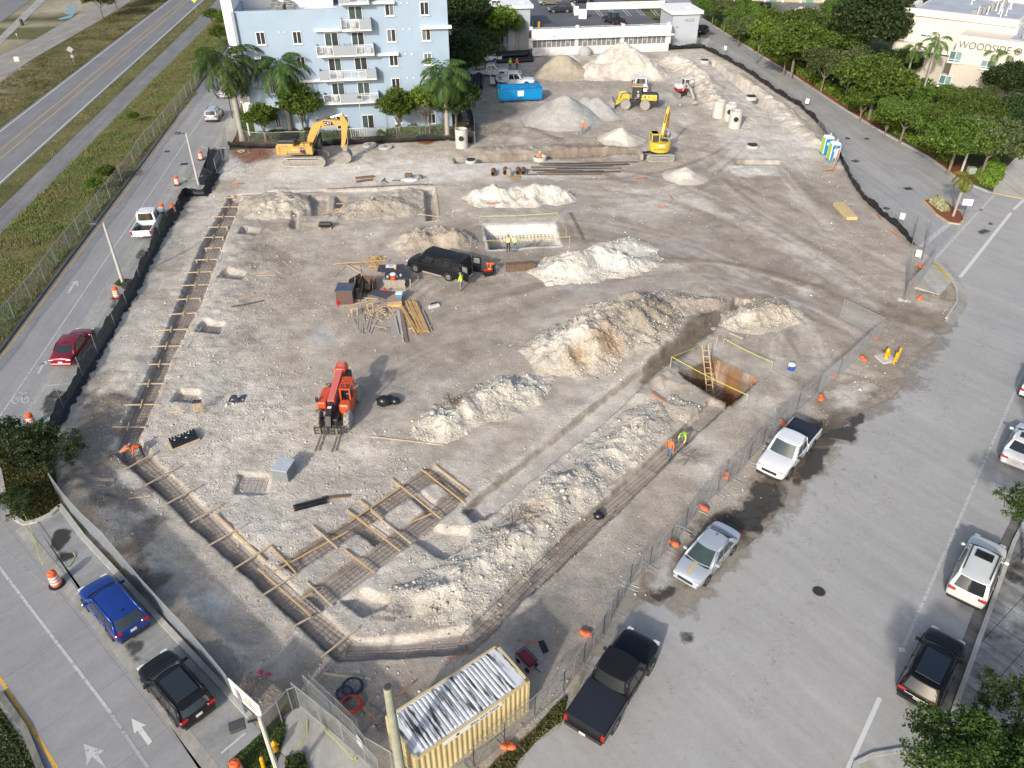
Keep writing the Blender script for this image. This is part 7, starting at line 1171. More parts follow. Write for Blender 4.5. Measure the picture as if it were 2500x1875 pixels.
def person(label,loc,rz,pose='stand',shirt=OSH,pants=DPANT,hat=HATW,vest=None,s=1.0,grp=None,hair=False):
 lean={'stand':4,'walk':8,'bend':74,'sit':12,'crouch':38,'drive':4}[pose];L_=R(lean);hz_={'stand':.93,'walk':.91,'bend':.90,'sit':.52,'crouch':.58,'drive':.5}[pose]
 def up(d,side=0,f=0):return Vector((d*math.sin(L_)+f*math.cos(L_),side,hz_+d*math.cos(L_)-f*math.sin(L_)))
 J={};J['pel']=Vector((0,0,hz_));J['sp']=up(.22);J['ch']=up(.44);J['nk']=up(.58);hd=up(.66);J['hd']=hd+Vector((.02,0,0));J['ht']=up(.80)if pose!='bend' else up(.78)
 for k,sy in(('l',1),('r',-1)):
  J['sh'+k]=up(.50,sy*.185);dn=Vector((0,0,-1))
  if pose=='bend':el=J['sh'+k]+Vector((.06,sy*.06,-.27));wr_=el+Vector((.10,-sy*.04,-.23))
  elif pose in('sit','drive','crouch'):el=J['sh'+k]+Vector((.12,sy*.06,-.25));wr_=el+Vector((.22,-sy*.06,-.04 if pose!='crouch' else-.15))
  elif pose=='walk':el=J['sh'+k]+Vector((sy*.10,sy*.08,-.27));wr_=el+Vector((.06+sy*.1,sy*.03,-.23))
  else:el=J['sh'+k]+Vector((.02,sy*.09,-.28));wr_=el+Vector((.14,-sy*.02,-.19))
  J['el'+k]=el;J['wr'+k]=wr_;J['hp'+k]=Vector((0,sy*.095,hz_-.04))
  if pose=='walk':kn=Vector((.1+sy*.13,sy*.11,.50));an=Vector((sy*.24-.03,sy*.11,.09))
  elif pose in('sit','drive'):kn=Vector((.40,sy*.15,hz_+.0));an=Vector((.44,sy*.14,.09))
  elif pose=='crouch':kn=Vector((.36,sy*.16,.52));an=Vector((.05,sy*.14,.09))
  elif pose=='bend':kn=Vector((.04,sy*.13,.48));an=Vector((-.04,sy*.14,.09))
  else:kn=Vector((.03,sy*.11,.49));an=Vector((-.01,sy*.12,.09))
  J['kn'+k]=kn;J['an'+k]=an;J['to'+k]=an+Vector((.17,sy*.03,-.045))
 names=list(J);ix={n:i for i,n in enumerate(names)}
 rad=dict(pel=.135,sp=.125,ch=.15,nk=.055,hd=.088,ht=.075)
 for k in 'lr':rad.update({'sh'+k:.07,'el'+k:.047,'wr'+k:.03,'hp'+k:.098,'kn'+k:.066,'an'+k:.045,'to'+k:.04})
 E_=[('pel','sp'),('sp','ch'),('ch','nk'),('nk','hd'),('hd','ht')]
 for k in 'lr':E_+=[('ch','sh'+k),('sh'+k,'el'+k),('el'+k,'wr'+k),('pel','hp'+k),('hp'+k,'kn'+k),('kn'+k,'an'+k),('an'+k,'to'+k)]
 me=bpy.data.meshes.new('sk');me.from_pydata([tuple(J[n])for n in names],[(ix[a],ix[b])for a,b in E_],[]);ob=bpy.data.objects.new('sk',me);COL.objects.link(ob)
 md=ob.modifiers.new('s','SKIN');sv=me.skin_vertices[0].data
 for n in names:f=rad[n];sv[ix[n]].radius=(f,f*(1.25 if n in('ch','sp','pel')else 1));
 sv[ix['pel']].use_root=True;m2=ob.modifiers.new('u','SUBSURF');m2.levels=1;m2.render_levels=1;C.view_layer.update()
 ev=bpy.data.meshes.new_from_object(ob.evaluated_get(C.evaluated_depsgraph_get()));bpy.data.objects.remove(ob)
 segm=[('pel','sp',0),('sp','ch',0),('ch','nk',0),('nk','hd',2),('hd','ht',2)]
 for k in 'lr':segm+=[('ch','sh'+k,0),('sh'+k,'el'+k,0),('el'+k,'wr'+k,0 if shirt in(OSH,YSH,SAL)else 2),('pel','hp'+k,1),('hp'+k,'kn'+k,1),('kn'+k,'an'+k,1),('an'+k,'to'+k,3)]
 V=[tuple(v.co)for v in ev.vertices];Fs=[];Ms=[]
 for p in ev.polygons:
  c=p.center;best=9;bm_=0
  for a,b,m in segm:
   A,B=J[a],J[b];d=B-A;t_=max(0,min(1,(c-A).dot(d)/d.length_squared));r_=(c-A-d*t_).length/max(rad[a],rad[b])
   if r_<best:best=r_;bm_=m
  if(c-J['nk']).length<.07:bm_=2
  Fs.append(list(p.vertices));Ms.append(bm_)
 b=MB();b.v=[Vector(v)for v in V];b.f=Fs;b.m=Ms;b.mat=2
 for k,sy in(('l',1),('r',-1)):
  w_=J['wr'+k];d=(J['wr'+k]-J['el'+k]).normalized();sd_y=d.cross(Vector((1,0,.2))).normalized();pn=sd_y.cross(d);c=w_+d*.05
  M_=Matrix((d,sd_y,pn)).transposed().to_4x4();M_.translation=c;b.bbox((0,0,0),(.1,.085,.032),.012,0,M_)
  for i,ln in enumerate((.062,.074,.07,.054)):
   q=M_@Vector((.045,-.032+i*.021,0));q2=q+d*ln*.55+pn*.008;q3=q2+(d*.6+pn*.8).normalized()*ln*.5;b.tube(q,q2,.0095,.009,6);b.tube(q2,q3,.009,.007,6)
  q=M_@Vector((-.02,.04,0));q2=q+(sd_y*.7+d*.6).normalized()*.035;b.tube(q,q2,.011,.01,6);b.tube(q2,q2+(d+pn*.4).normalized()*.028,.01,.008,6)
 hc=J['hd'].lerp(J['ht'],.4);ha=(J['ht']-J['nk']).normalized();fw_=Vector((math.cos(L_),0,-math.sin(L_)));sdv=Vector((0,1,0))
 b.ball(hc+fw_*.095-ha*.015,.017,6,(1.1,.8,1.3));b.tube(hc+fw_*.083-ha*.055-sdv*.02,hc+fw_*.083-ha*.055+sdv*.02,.007,.007,5)
 for sy in(-1,1):b.ball(hc+sdv*sy*.085,.022,6,(.8,.4,1.2))
 b.mat=4
 for sy in(-1,1):b.ball(hc+fw_*.08+sdv*sy*.03+ha*.015,.011,6)
 t=thing('person',label,'person',loc,rz,grp);t.scale=(s,)*3;b.build('body',[shirt,pants,SKIN,BOOT,EYE],t,smooth=True)
 Mh=Matrix((fw_,sdv,ha)).transposed().to_4x4();Mh.translation=hc+ha*.03
 if hat:h=MB();h.lathe([(.118,0),(.12,.03),(.11,.08),(.075,.12),(.02,.135)],14,Mh);h.lathe([(.12,-.004),(.145,0),(.14,.012),(.12,.014)],14,Mh@Matrix.Translation((.012,0,0)));h.build('hard_hat',hat,t,smooth=True)
 else:h=MB();h.lathe([(.1,-.02),(.108,.02),(.09,.075),(.04,.1),(.01,.105)],12,Mh@Matrix.Translation((-.01,0,0)));h.build('hair',HAIR,t,smooth=True)
 if vest:
  v_=MB();cs=[(.10,.155,.20),(.25,.150,.205),(.42,.165,.235),(.52,.14,.20)];rings=[]
  for d,rx,ry in cs:rings.append([up(d)+fw_*rx*math.cos(a)+sdv*ry*math.sin(a)for a in[i*math.pi/8 for i in range(16)]])
  v_.loft(rings,True,False);v_.build('safety_vest',vest,t,smooth=True);q=MB();d=.22;q.loft([[up(d+e)+fw_*(.159)*math.cos(a)+sdv*.212*math.sin(a)for a in[i*math.pi/8 for i in range(16)]]for e in(-.03,.03)],True,False)
  [q.bar(up(.12,sy*.1,f_*.165),up(.5,sy*.1,f_*.165),.05,.008)for sy in(-1,1)for f_ in(-1,1)];q.build('reflective_strip',STRP,t)
 return t
def A_(deg):return R(deg)
person('worker in lime hooded shirt walking behind the service truck',GZ(1246,170),A_(-95),'stand',YSH,DPANT,HATW);person('worker in orange shirt with white helmet behind the service truck',GZ(1262,170),A_(-80),'stand',OSH,DPANT,HATW)
person('worker in orange shirt walking before the large gravel cone',GZ(1422.6,327),A_(-100),'walk',OSH,JEAN,mat('helmet_lime',(.5,.6,.1),.4));
person('worker in orange vest standing left beside the taped excavation',GZ(1241,613),A_(100),'stand',mat('khaki_shirt',(.45,.33,.2),.8),DPANT,HATD,YSH);person('worker in lime vest and white helmet standing right beside the taped excavation',GZ(1257,613),A_(110),'stand',WSH,JEAN,HATW,YSH)
person('worker in lime shirt at the open rear doors of the black van',GZ(1127,709),A_(150),'stand',YSH,GPANT,HATD);person('worker in orange shirt standing over the red generator',GZ(1207,664),A_(-150),'bend',OSH,DPANT,HATO,s=1.0)
person('worker in orange shirt walking down the southeastern trench',GZ(1634,1108),A_(-118),'walk',OSH,JEAN,HATD);person('worker in lime shirt bending over in the southeastern trench',GZ(1672,1072),A_(-125),'bend',YSH,GPANT,HATD)
person('worker in salmon shirt bending over the trench corner, left of two',GZ(303,1124),A_(60),'bend',SAL,DPANT,HATD);person('worker in orange shirt bending over the trench corner, right of two',GZ(347,1104),A_(-140),'bend',mat('orange_shirt2',(.72,.14,.03),.8),DPANT,HATD)
q=GZ(1318,390);q.z+=.42;q.y+=.3;person('worker in orange shirt sitting on the low concrete ring',(q.x,q.y,q.z-.35),A_(95),'sit',OSH,GPANT,HATW)
q=WL.matrix_basis@Vector((-.2,0,1.55));person('loader operator in white vest seated in the cab doorway',(q.x,q.y-.72,1.25),A_(175),'drive',mat('red_shirt',(.5,.06,.04),.8),mat('brown_trousers',(.28,.2,.15),.8),HATW,WSH)
WOOD=mat('new_lumber',(.52,.35,.17),.8,var=.18,scale=3);WOODG=mat('weathered_lumber',(.34,.30,.25),.85,var=.25,scale=3);WOODT=mat('tan_lumber',(.50,.40,.27),.8,var=.2,scale=3);PLYD=mat('form_plywood',(.045,.038,.05),.45,var=.5,scale=2.5);RUST=mat('rusty_steel',(.15,.095,.06),.85,var=.45,scale=3,bump=.3);BARS=mat('rebar_steel',(.085,.06,.045),.85,var=.3);CONCP=mat('precast_concrete',(.47,.46,.43),.9,var=.14,scale=1.5,bump=.2);OBAG=mat('orange_bag',(.66,.15,.05),.6,var=.25,scale=6);ORP=mat('barrel_orange',(.75,.12,.03),.5,var=.1);BLKP=mat('black_poly',(.015,.016,.02),.3,var=.3);YTAPE=mat('yellow_tape',(.50,.50,.07),.6,var=.1);CONPOLE=mat('pole_concrete',(.46,.45,.41),.85,var=.12,scale=2)
def plank(a,c,label,w_=.14,h=.05,m=None,za=0,zb=0,grp=None,name='plank',cat='plank'):
 A=GZ(*a);B=GZ(*c);A.z=max(A.z,-.02)+za+h/2;B.z=max(B.z,-.02)+zb+h/2;o=MB().bar(Vector((0,0,0)),B-A,w_,h).build(name,m or WOOD);o.location=A;return tag(o,label,cat,grp)
def rebar(cl,w_,label,z,sp=.34,nl=4,pmat=None,px=True,grp='reinforcement mats in the footing trenches',step=None):
 Q_=[Vector((*W(*p),0))for p in cl];L_=[0]
 for a,c in zip(Q_[:-1],Q_[1:]):L_.append(L_[-1]+(c-a).length)
 def at(s):
  for i in range(len(Q_)-1):
   if s<=L_[i+1]or i==len(Q_)-2:d=(Q_[i+1]-Q_[i]).normalized();return Q_[i]+d*(s-L_[i]),d
 b=MB();r=.0125;n=max(1,int(L_[-1]/(step or sp)));o0=Q_[0]+Vector((0,0,z))
 for i in range(n+1):
  p,d=at(L_[-1]*i/n);nn=Vector((-d.y,d.x,0));j=rnd.uniform(-.03,.03);b.tube(p+nn*(w_/2+rnd.uniform(-.06,.06))+d*j-Q_[0],p-nn*(w_/2+rnd.uniform(-.06,.06))-d*j-Q_[0],r,r,4,False)
 for k in range(nl):
  e=(k/(nl-1)-.5)*w_*.9;P=[]
  for i in range(int(L_[-1]/2.5)+2):p,d=at(min(L_[-1],i*2.5));P.append(p+Vector((-d.y,d.x,0))*(e+rnd.uniform(-.02,.02))+Vector((0,0,.03))-Q_[0])
  b.path(P,r,4)
 o=b.build('rebar_mat',BARS);o.location=o0;return tag(o,label,'rebar mat',grp)
rebar([(575,485),(518,602),(463,741),(400,878),(360,972),(312,1088)],1.35,'rebar mat along the whole western trench',-.25,.36,5);rebar([(312,1112),(396,1182),(480,1275),(600,1402),(700,1487),(835,1588)],1.55,'wide rebar mat in the southwestern trench',-.14,.36,6)
rebar([(1150,1562),(1325,1390),(1450,1268),(1470,1252)],1.3,'rebar mat with ladder rungs in the southeastern trench',-.14,.4,4);rebar([(1470,1252),(1610,1135),(1700,1045)],.9,'long loose bars in the upper southeastern trench',-.25,.9,4,step=2.2);rebar([(845,1592),(1000,1588),(1140,1576)],.35,'three bars along the short bottom trench',-.2,2,3,step=3)
rebar([(700,1392),(868,1282),(1062,1152)],.95,'rebar mat in the left of the two inner diagonal trenches',-.08,.36,4);rebar([(765,1475),(1000,1300),(1120,1214)],.95,'rebar mat in the right of the two inner diagonal trenches',-.08,.36,4);rebar([(1064,1152),(1132,1212)],1.3,'rebar mat at the head of the inner trenches',-.12,.3,7);rebar([(870,1286),(930,1322)],.9,'small rebar mat crossing between the inner trenches',-.2,.3,5)
for cl,w_,l in[(([(580,1180),(650,1180)]),1.3,'rebar mat in the square pit left of the form stack'),(([(428,970),(484,971)]),.9,'rebar mat in the pit beside the small stool'),(([(495,800),(540,803)]),.9,'rebar mat in the middle western footing pit'),(([(546,674),(592,676)]),.8,'rebar mat in the second western footing pit'),(([(592,568),(628,570)]),.8,'rebar mat in the northernmost western footing pit')]:rebar(cl,w_,l,-.16,.27,5,grp='reinforcement mats in the footing pits')
def cage(P,z0,z1,label):
 Q_=[Vector((*W(*p),0))for p in P];o0=Q_[0].copy();b=MB();r=.014;A,B_,C2,D_=[q-o0 for q in Q_];lv=[z0,z1]
 for z in lv:
  for i in range(19):t_=i/18;b.tube(A.lerp(B_,t_)+Vector((0,0,z)),D_.lerp(C2,t_)+Vector((0,0,z)),r,r,4,False)
  for i in range(9):t_=i/8;b.tube(A.lerp(D_,t_)+Vector((0,0,z)),B_.lerp(C2,t_)+Vector((0,0,z)),r,r,4,False)
 for i in range(19):
  for j in(0,8):q=A.lerp(B_,i/18).lerp(D_.lerp(C2,i/18),j/8);b.tube(q+Vector((0,0,z0)),q+Vector((0,0,z1)),r,r,4,False)
 o=b.build('rebar_cage',BARS);o.location=o0;tag(o,label,'rebar cage')
cage([(1190,562),(1348,556),(1360,600),(1200,607)],-1.6,-.7,'rebar cage filling the taped excavation');cage([(1672,925),(1745,890),(1835,932),(1778,975)],-2.1,-1.6,'rebar cage at the bottom of the deep pit with the ladder')
GW='crosspieces over the western trench';WL_=[(1890,295,2060,295),(1840,374,2020,373),(1790,457,1990,455),(1757,544,1925,542),(1712,631,1890,628),(1730,722,1870,718),(1647,822,1845,816),(1560,930,1795,920),(1530,1038,1780,1030),(1490,1157,1700,1145),(1425,1282,1670,1268),(1315,1418,1590,1405),(1265,1555,1540,1545)]
WL_=[(a/3.456,400+b_/3.456,c/3.456,400+d/3.456)for a,b_,c,d in WL_]+[(a/3.456,800+b_/3.456,c/3.456,800+d/3.456)for a,b_,c,d in[(1200,325,1480,315),(1120,487,1405,483),(1050,664,1350,660),(950,850,1240,852)]]
for i,(a,b_,c,d)in enumerate(WL_):
 t=thing('batter_board','pale timber crosspiece lying over the western rebar trench','timber',GZ(a,b_),0,GW);t.location.z=.06;A=G(a,b_);B=G(c,d);MB().bar(Vector((0,0,.08)),B-A+Vector((0,0,.08)),.085,.07).build('crossbar',WOODT,t)
 e=(B-A);m_=e*rnd.uniform(.42,.56);MB().bar(m_+Vector((-.1,.45,.16)),m_+Vector((.12,-.5,.16)),.09,.06).build('cleat',WOOD,t);MB().box(e*.06+Vector((0,0,-.1)),(.08,.08,.4)).build('stake',WOODT,t);MB().box(e*.94+Vector((0,0,-.1)),(.08,.08,.4)).build('stake',WOODT,t)
GS='crosspieces over the southwestern trench';LS=[]
for a,b_,c,d in[(1040,1220,1320,1060),(1230,1345,1520,1180),(1400,1505,1700,1340),(1610,1655,1870,1510)]:LS.append((a/3.456,800+b_/3.456,c/3.456,800+d/3.456))
for a,b_,c,d in[(20,235,270,100),(190,385,430,240),(380,555,600,410),(530,780,690,690),(760,950,1000,760)]:LS.append((500+a/2.655,1250+b_/2.655,500+c/2.655,1250+d/2.655))
for a,b_,c,d in LS:plank((a,b_),(c,d),'weathered timber laid across the southwestern trench',.08,.07,WOODT,.1,.1,GS,'batter_board','timber')
GI='timbers over the inner footing trenches'
for a,b_,c,d in[(700,110,860,240),(910,250,1100,400),(660,460,830,620),(930,0,1270,260),(1080,0,1340,210),(430,235,590,400),(430,400,930,130),(345,370,700,690),(75,20,390,320),(200,150,400,330),(610,580,700,530)]:plank((500+a/2.655,1250+b_/2.655),(500+c/2.655,1250+d/2.655),'long timber laid along or across the inner footing trenches',.085,.06,WOOD if a%20 else WOODT,.06,.06,GI)
for a,b_,c,d in[(1230,1280,1650,1620),(1480,1200,1850,1490),(960,1460,1160,1620),(850,1540,1000,1650),(870,1650,1330,1340),(1600,1170,1890,1390),(1380,1655,1600,1560)]:plank((600+a/3.456,800+b_/3.456),(600+c/3.456,800+d/3.456),'long timber laid along or across the inner footing trenches',.085,.06,WOOD,.06,.06,GI)
def planks(L_,ox,oy,sc,label,m,grp,w_=.14,z=0,h=.05):
 for a,b_,c,d in L_:plank((ox+a/sc,oy+b_/sc),(ox+c/sc,oy+d/sc),label,w_,h,m,z,z,grp)
planks([(1045,932,1670,990)],600,800,3.456,'long thin plank lying left of the white windrow',WOODT,None,.1)
planks([(745,815,885,750)],0,800,3.456,'orange brown board near the silt fence corner',mat('orange_board',(.5,.22,.08),.8),None);planks([(828,1300,968,1285)],0,800,3.456,'short thick pale board on the dark soil',WOODT,None,.2,0,.08);planks([(825,1358,900,1350)],0,800,3.456,'smallest pale block below the thick board',WOODT,None,.12);planks([(810,1422,930,1355)],0,800,3.456,'grey slat below the thick pale board',WOODG,None,.1);planks([(1085,1443,1275,1417)],0,800,3.456,'thin slat between the dark soil and the trench',WOODT,None,.08);planks([(905,1075,1035,1035)],0,800,3.456,'grey plank beside the two bending workers',WOODG,None,.12);planks([(1550,235,1700,0)],0,800,3.456,'long brown plank right of the western trench',WOODG,None,.1);planks([(1415,720,1570,712)],0,800,3.456,'thin slat left of the small stool',WOOD,None,.07)
planks([(1970,1165,2212,1100)],0,400,3.456,'thin yellow slat beside the third footing pit',WOOD,None,.08);planks([(1955,1220,2230,1155)],0,400,3.456,'dark rotten plank below the thin yellow slat',RUST,None,.14);planks([(1785,1142,1905,1142)],0,400,3.456,'short white slat right of the western trench',WOODT,None,.08)
planks([(660,890,760,970)],500,380,3.456,'brown plank above the hay coloured patch',WOODG,None,.12);planks([(590,965,655,1000)],500,380,3.456,'short brown plank left of the workshop',WOODG,None,.12);planks([(430,1018,595,1008)],500,380,3.456,'straight tan slat left of the workshop',WOOD,None,.08);planks([(1090,935,1545,905)],500,380,3.456,'longest straight plank behind the dark work tables',WOOD,None,.16,.25);planks([(1090,1028,1215,915)],500,380,3.456,'dark plank leaning under the longest straight plank',WOODG,None,.1)
planks([(970,510,1280,460),(1030,460,1180,455)],500,380,3.456,'tan timber beside the northern footing pits',WOOD,'timbers at the northern footing pits',.12);planks([(1115,345,1195,335),(1170,335,1170,470),(1110,410,1180,405),(1135,458,1185,455)],500,380,3.456,'short timber braced over the left northern pit',WOODT,'braces over the northern pits',.08,.05);planks([(1800,492,2000,520),(1865,562,1985,545),(1945,265,1980,540)],500,380,3.456,'timber framing the right northern pit',WOODT,'timbers around the right northern pit',.1)
planks([(1430,865,1515,905)],1200,780,3.456,'reddish brown timber behind the long windrow',mat('red_timber',(.32,.17,.1),.8),None,.25,0,.18)if False else planks([(1345,650,1475,715)],1200,780,3.456,'reddish brown timber behind the long windrow',mat('red_timber',(.32,.17,.1),.8),None,.22,.05,.16)
planks([(2005,125,2125,175)],1200,780,3.456,'brown timber lying above the ladder pit',WOODG,None,.22,.05,.14);planks([(510,1450,680,1535)],1700,380,2.765,'board lying right of the deep pit',WOODG,None,.12);planks([(0,882,175,600)],1800,780,3.16,'long thin stick between the trench and the mesh fence',WOODT,None,.06)
planks([(1320,75,1930,150)],540,1630,5.267,'tan board above the blue cable coil',WOODT,None,.12)
for a,b_,c,d,l in[(1830,540,2040,740,'thin rusty bar right of the red cable coil'),(330,830,640,560,'')][:1]:planks([(a,b_,c,d)],540,1630,5.267,l,mat('pink_rust',(.45,.18,.1),.8),None,.05,.2)
planks([(330,830,540,670)],900,1540,4.952,'rusty stake board left of the container',MATS['pink_rust'],None,.05,.2);planks([(935,370,1215,300)],900,1540,4.952,'rusty stake board above the container roof corner',MATS['pink_rust'],None,.06,.2);planks([(1785,125,2060,180)],900,1540,4.952,'faint rusty board beyond the container',MATS['pink_rust'],None,.06,.1)
def zw(x,y):return(810+x/7.21,620+y/7.21)
def zp(x,y,z=0):p=G(*zw(x,y),z);return p
def board(name,cat,label,corners,z,th,m,grp=None,legs=0):
 P=[G(*zw(*c),z)for c in corners];o=P[0].copy();t=thing(name,label,cat,(o.x,o.y,0),0,grp);MB().slab([(p.x-o.x,p.y-o.y)for p in P],z-th,z).build('board',m,t)
 if legs:
  for p in P:q=p.lerp((P[0]+P[2])/2,.12);MB().box((q.x-o.x,q.y-o.y,(z-th)/2),(.09,.09,z-th)).build('leg',WOODG,t)
 return t
board('work_table','table','rear dark plywood work table with papers on it',[(805,310),(830,190),(1270,180),(1275,305)],.85,.06,PLYD,legs=1);board('work_table','table','front dark plywood work table with the orange cooler',[(935,440),(930,320),(1385,310),(1405,430)],.95,.06,PLYD,legs=1)
MB_=MB();o=MB_.slab([(0,0),(.95,.02),(.98,-.6),(.03,-.6)],0,.012).build('paper_sheet',DECW);o.location=zp(955,190,.87);tag(o,'white drawing sheet on the rear dark work table','paper')
o=MB().bbox((0,0,.03),(.35,.06,.05),.01).build('hammer',DKM);o.location=zp(1040,215,.88);tag(o,'small dark tool on the white drawing sheet','tool');o=MB().ball((0,0,.12),.13,10).build('helmet',mat('yellow_helmet',(.65,.4,.05),.4));o.location=zp(1120,270,.85);tag(o,'yellow and red helmet on the rear work table','helmet')
def cooler(label,p,col,rz=0,r=.2,h=.5,square=False):
 t=thing('drink_cooler',label,'cooler',p,rz)
 if square:MB().bbox((0,0,h/2),(r*2.4,r*1.8,h),.04).build('tank',col,t);MB().bbox((0,0,h+.05),(r*2.5,r*1.9,.1),.03).build('lid',DECW,t)
 else:MB().lathe([(r*.9,0),(r,.04),(r,h),(r*.96,h)],16).build('tank',col,t);MB().lathe([(r*1.05,h),(r*1.05,h+.08),(r*.7,h+.13)],16).build('lid',DECW,t)
 MB().path([(-r,0,h*.6),(-r*1.2,0,h+.05),(-r,0,h*.9)],.015).build('handle',DECW,t);return t
cooler('orange drink cooler with white lid on the front work table',zp(1085,440,.95),mat('cooler_orange',(.75,.1,.02),.4),0,.24,.45);cooler('light blue and white cooler on the brown plywood stack',zp(1190,745,.5),mat('cooler_sky',(.05,.25,.55),.4),0,.24,.3,True);cooler('blue cooler with white lid alone near the deep pit',GZ(1931,902),mat('cooler_blue',(.02,.09,.42),.4),.3,.26,.42)
for x,y,l in[(985,430,'clear plastic bag left of the orange cooler'),(1145,420,'white jug right of the orange cooler'),(1215,400,'pale bottle at the right of the front work table')]:o=MB().ball((0,0,.15),.16,8,(.8,.7,1)).build('plastic_jug' if 'jug' in l else 'plastic_bag' if 'bag' in l else 'bottle',mat('cloudy_plastic',(.4,.42,.43),.3,var=.2));o.location=zp(x,y,.95);tag(o,l,l.split()[2]if 'clear' in l else 'container')
S0=zp(930,600,0);
for i in range(7):o=MB().bbox((.95,0,0),(1.9+rnd.uniform(-.1,.1),.75,.1),.01).build('form_board',WOODG);o.location=(S0.x+rnd.uniform(-.05,.05),S0.y+.3,.06+i*.115);tag(o,'grey formwork board in the stack under the front work table','board','stacked grey form boards')
def gang(label,c0,d,rz,lidang=0,name='gang_box',side=RUST):
 t=thing(name,label,'form box',c0,rz);MB().bbox((d[0]/2,d[1]/2,d[2]/2),d,.03).build('box',mat('form_brown',(.11,.065,.055),.7,var=.7,scale=8),t);MB().bbox((d[0]/2,d[1]/2,d[2]+.03),(d[0]+.1,d[1]+.1,.05),.01).build('lid',mat('form_blue_grey',(.07,.08,.11),.35,var=.6,scale=2),t);return t
gang('dark plywood form box with a bluish top, leftmost in the workshop',zp(92,890,0),(1.45,1.5,1.25),0)
for(a,c,l,lean_)in[((390,330),(495,680),'dark plywood door leaning open beside the form box',.0),((500,450),(660,540),'dark plywood lid of the open box',.0)]:
 A=zp(*a,1.3);A.z=0;t=thing('plywood_door',l,'plywood sheet',(A.x,A.y-.8,0),R(-35 if 'door' in l else 5));MB().bbox((.0,.0,.75),(.05,1.5,1.5),.01,0,Matrix.Rotation(R(12),4,'Y')).build('sheet',RUST if 'door' in l else PLYD,t);MB().box((.06,0,.75),(.05,.08,1.4),0,Matrix.Rotation(R(12),4,'Y')).build('batten',WOODG,t)
q=zp(500,690,0);t=thing('tool_shed_box','open dark timber box with tools inside, middle of the workshop','box',q,R(-5));MB().box((.6,.6,.05),(1.2,1.2,.08)).build('floor',RUST,t);[MB().bbox(c,d,.01).build('wall',RUST,t)for c,d in[((0,.6,.6),(.05,1.2,1.1)),((1.2,.6,.5),(.05,1.2,.95)),((.6,1.2,.6),(1.2,.05,1.1))]];MB().bbox((.6,.6,.35),(.5,.4,.4),.03).build('tool_tray',STL,t)
board('plywood_sheet','plywood sheet','dark scratched plywood sheet lying flat in the workshop',[(650,700),(740,620),(1130,675),(975,800)],.35,.04,mat('scratched_ply',(.07,.065,.075),.5,var=.7,scale=6));board('plywood_stack','plywood stack','brown plywood stack at the right of the workshop',[(975,850),(975,780),(1160,655),(1215,655),(1230,830)],.5,.45,mat('brown_ply',(.34,.24,.17),.8,var=.2));board('fibreboard','board','orange tan board at the foot of the plywood stack',[(975,895),(975,850),(1230,835),(1230,885)],.3,.28,WOOD)
o=MB().lathe([(.12,0),(.14,.05),(.14,.35),(.05,.42)],12).build('fuel_can',mat('can_red',(.6,.02,.02),.4));o.location=zp(105,893,0);tag(o,'red fuel can at the corner of the dark form box','fuel can');o=MB().ball((0,0,.12),.16,8,(1,1,.8)).build('helmet',MATS['can_red']);o.location=zp(932,640,.35);tag(o,'red helmet on the scratched plywood sheet','helmet')
planks([(1295,850,1565,1400),(1335,840,1600,1395),(1375,860,1630,1400),(1415,850,1655,1390),(1450,855,1680,1395),(1480,870,1705,1400),(1190,900,1490,1445),(1235,940,1525,1420),(1345,835,1540,1410)],810,620,7.21,'orange new timber in the fanned pile',mat('orange_timber',(.50,.31,.13),.8,var=.3,scale=2),'fanned new timbers',.11,.08,.14);planks([(1515,870,1725,1390),(1600,1000,1760,1370)],810,620,7.21,'grey timber at the right of the fanned pile',WOODG,'grey timbers right of the fanned pile',.12,.02,.1);planks([(1290,1035,1450,1045),(1350,1325,1500,1310),(1700,1275,1760,1270)],810,620,7.21,'short bearer under the fanned pile',WOODT,'bearers under the fanned pile',.1,0,.07)
planks([(1020,1060,1100,1460),(1065,1055,1130,1455)],810,620,7.21,'wide grey board in the pair left of the fanned pile',WOODG,'two wide grey boards',.32,.02,.06);planks([(1110,1110,1180,1430),(1150,1010,1250,1430),(1180,1000,1260,1560)],810,620,7.21,'silver grey plank between the boards and the brown one',mat('silver_wood',(.42,.41,.39),.8,var=.2),'silver grey planks',.12,.03,.06);planks([(1205,1010,1310,1570),(1235,1000,1330,1560)],810,620,7.21,'long dark brown plank left of the fanned pile',mat('brown_wood',(.22,.15,.1),.8,var=.2),'dark brown planks',.14,.05,.08)
planks([(380,1155,480,1400),(450,1000,460,1300),(480,980,500,1380),(515,960,510,1340),(545,1090,540,1420),(670,1090,600,1350),(700,1130,640,1410),(815,1145,670,1415),(700,1260,980,1310),(560,1080,575,1200)],810,620,7.21,'grey weathered plank in the loose row before the workshop',WOODG,'loose grey planks',.13,.01,.06)
planks([(165,940,800,810),(270,205,620,410),(390,220,560,270),(480,215,540,420),(440,770,830,800),(360,820,620,815),(640,740,760,640),(900,935,1100,975),(680,880,920,930)],810,620,7.21,'pale offcut strewn among the workshop tables',WOODT,'pale offcuts in the workshop',.09,.05,.05)
def scrap(label,u,v,r,n,m):
 p=GZ(*zw(u,v));b=MB();
 for i in range(n):a=rnd.uniform(0,6.28);d=r*rnd.random()**.7;x,y=d*math.cos(a),d*math.sin(a);z=(r-d)*.35*rnd.random();t_=rnd.uniform(0,3.14);l_=rnd.uniform(.12,.3);b.bar((x-l_*math.cos(t_),y-l_*math.sin(t_),z),(x+l_*math.cos(t_),y+l_*math.sin(t_),z+rnd.uniform(0,.12)),.05,.04)
 o=b.build('wood_scraps',m);o.location=p;tag(o,label,'wood scraps',kind='stuff')
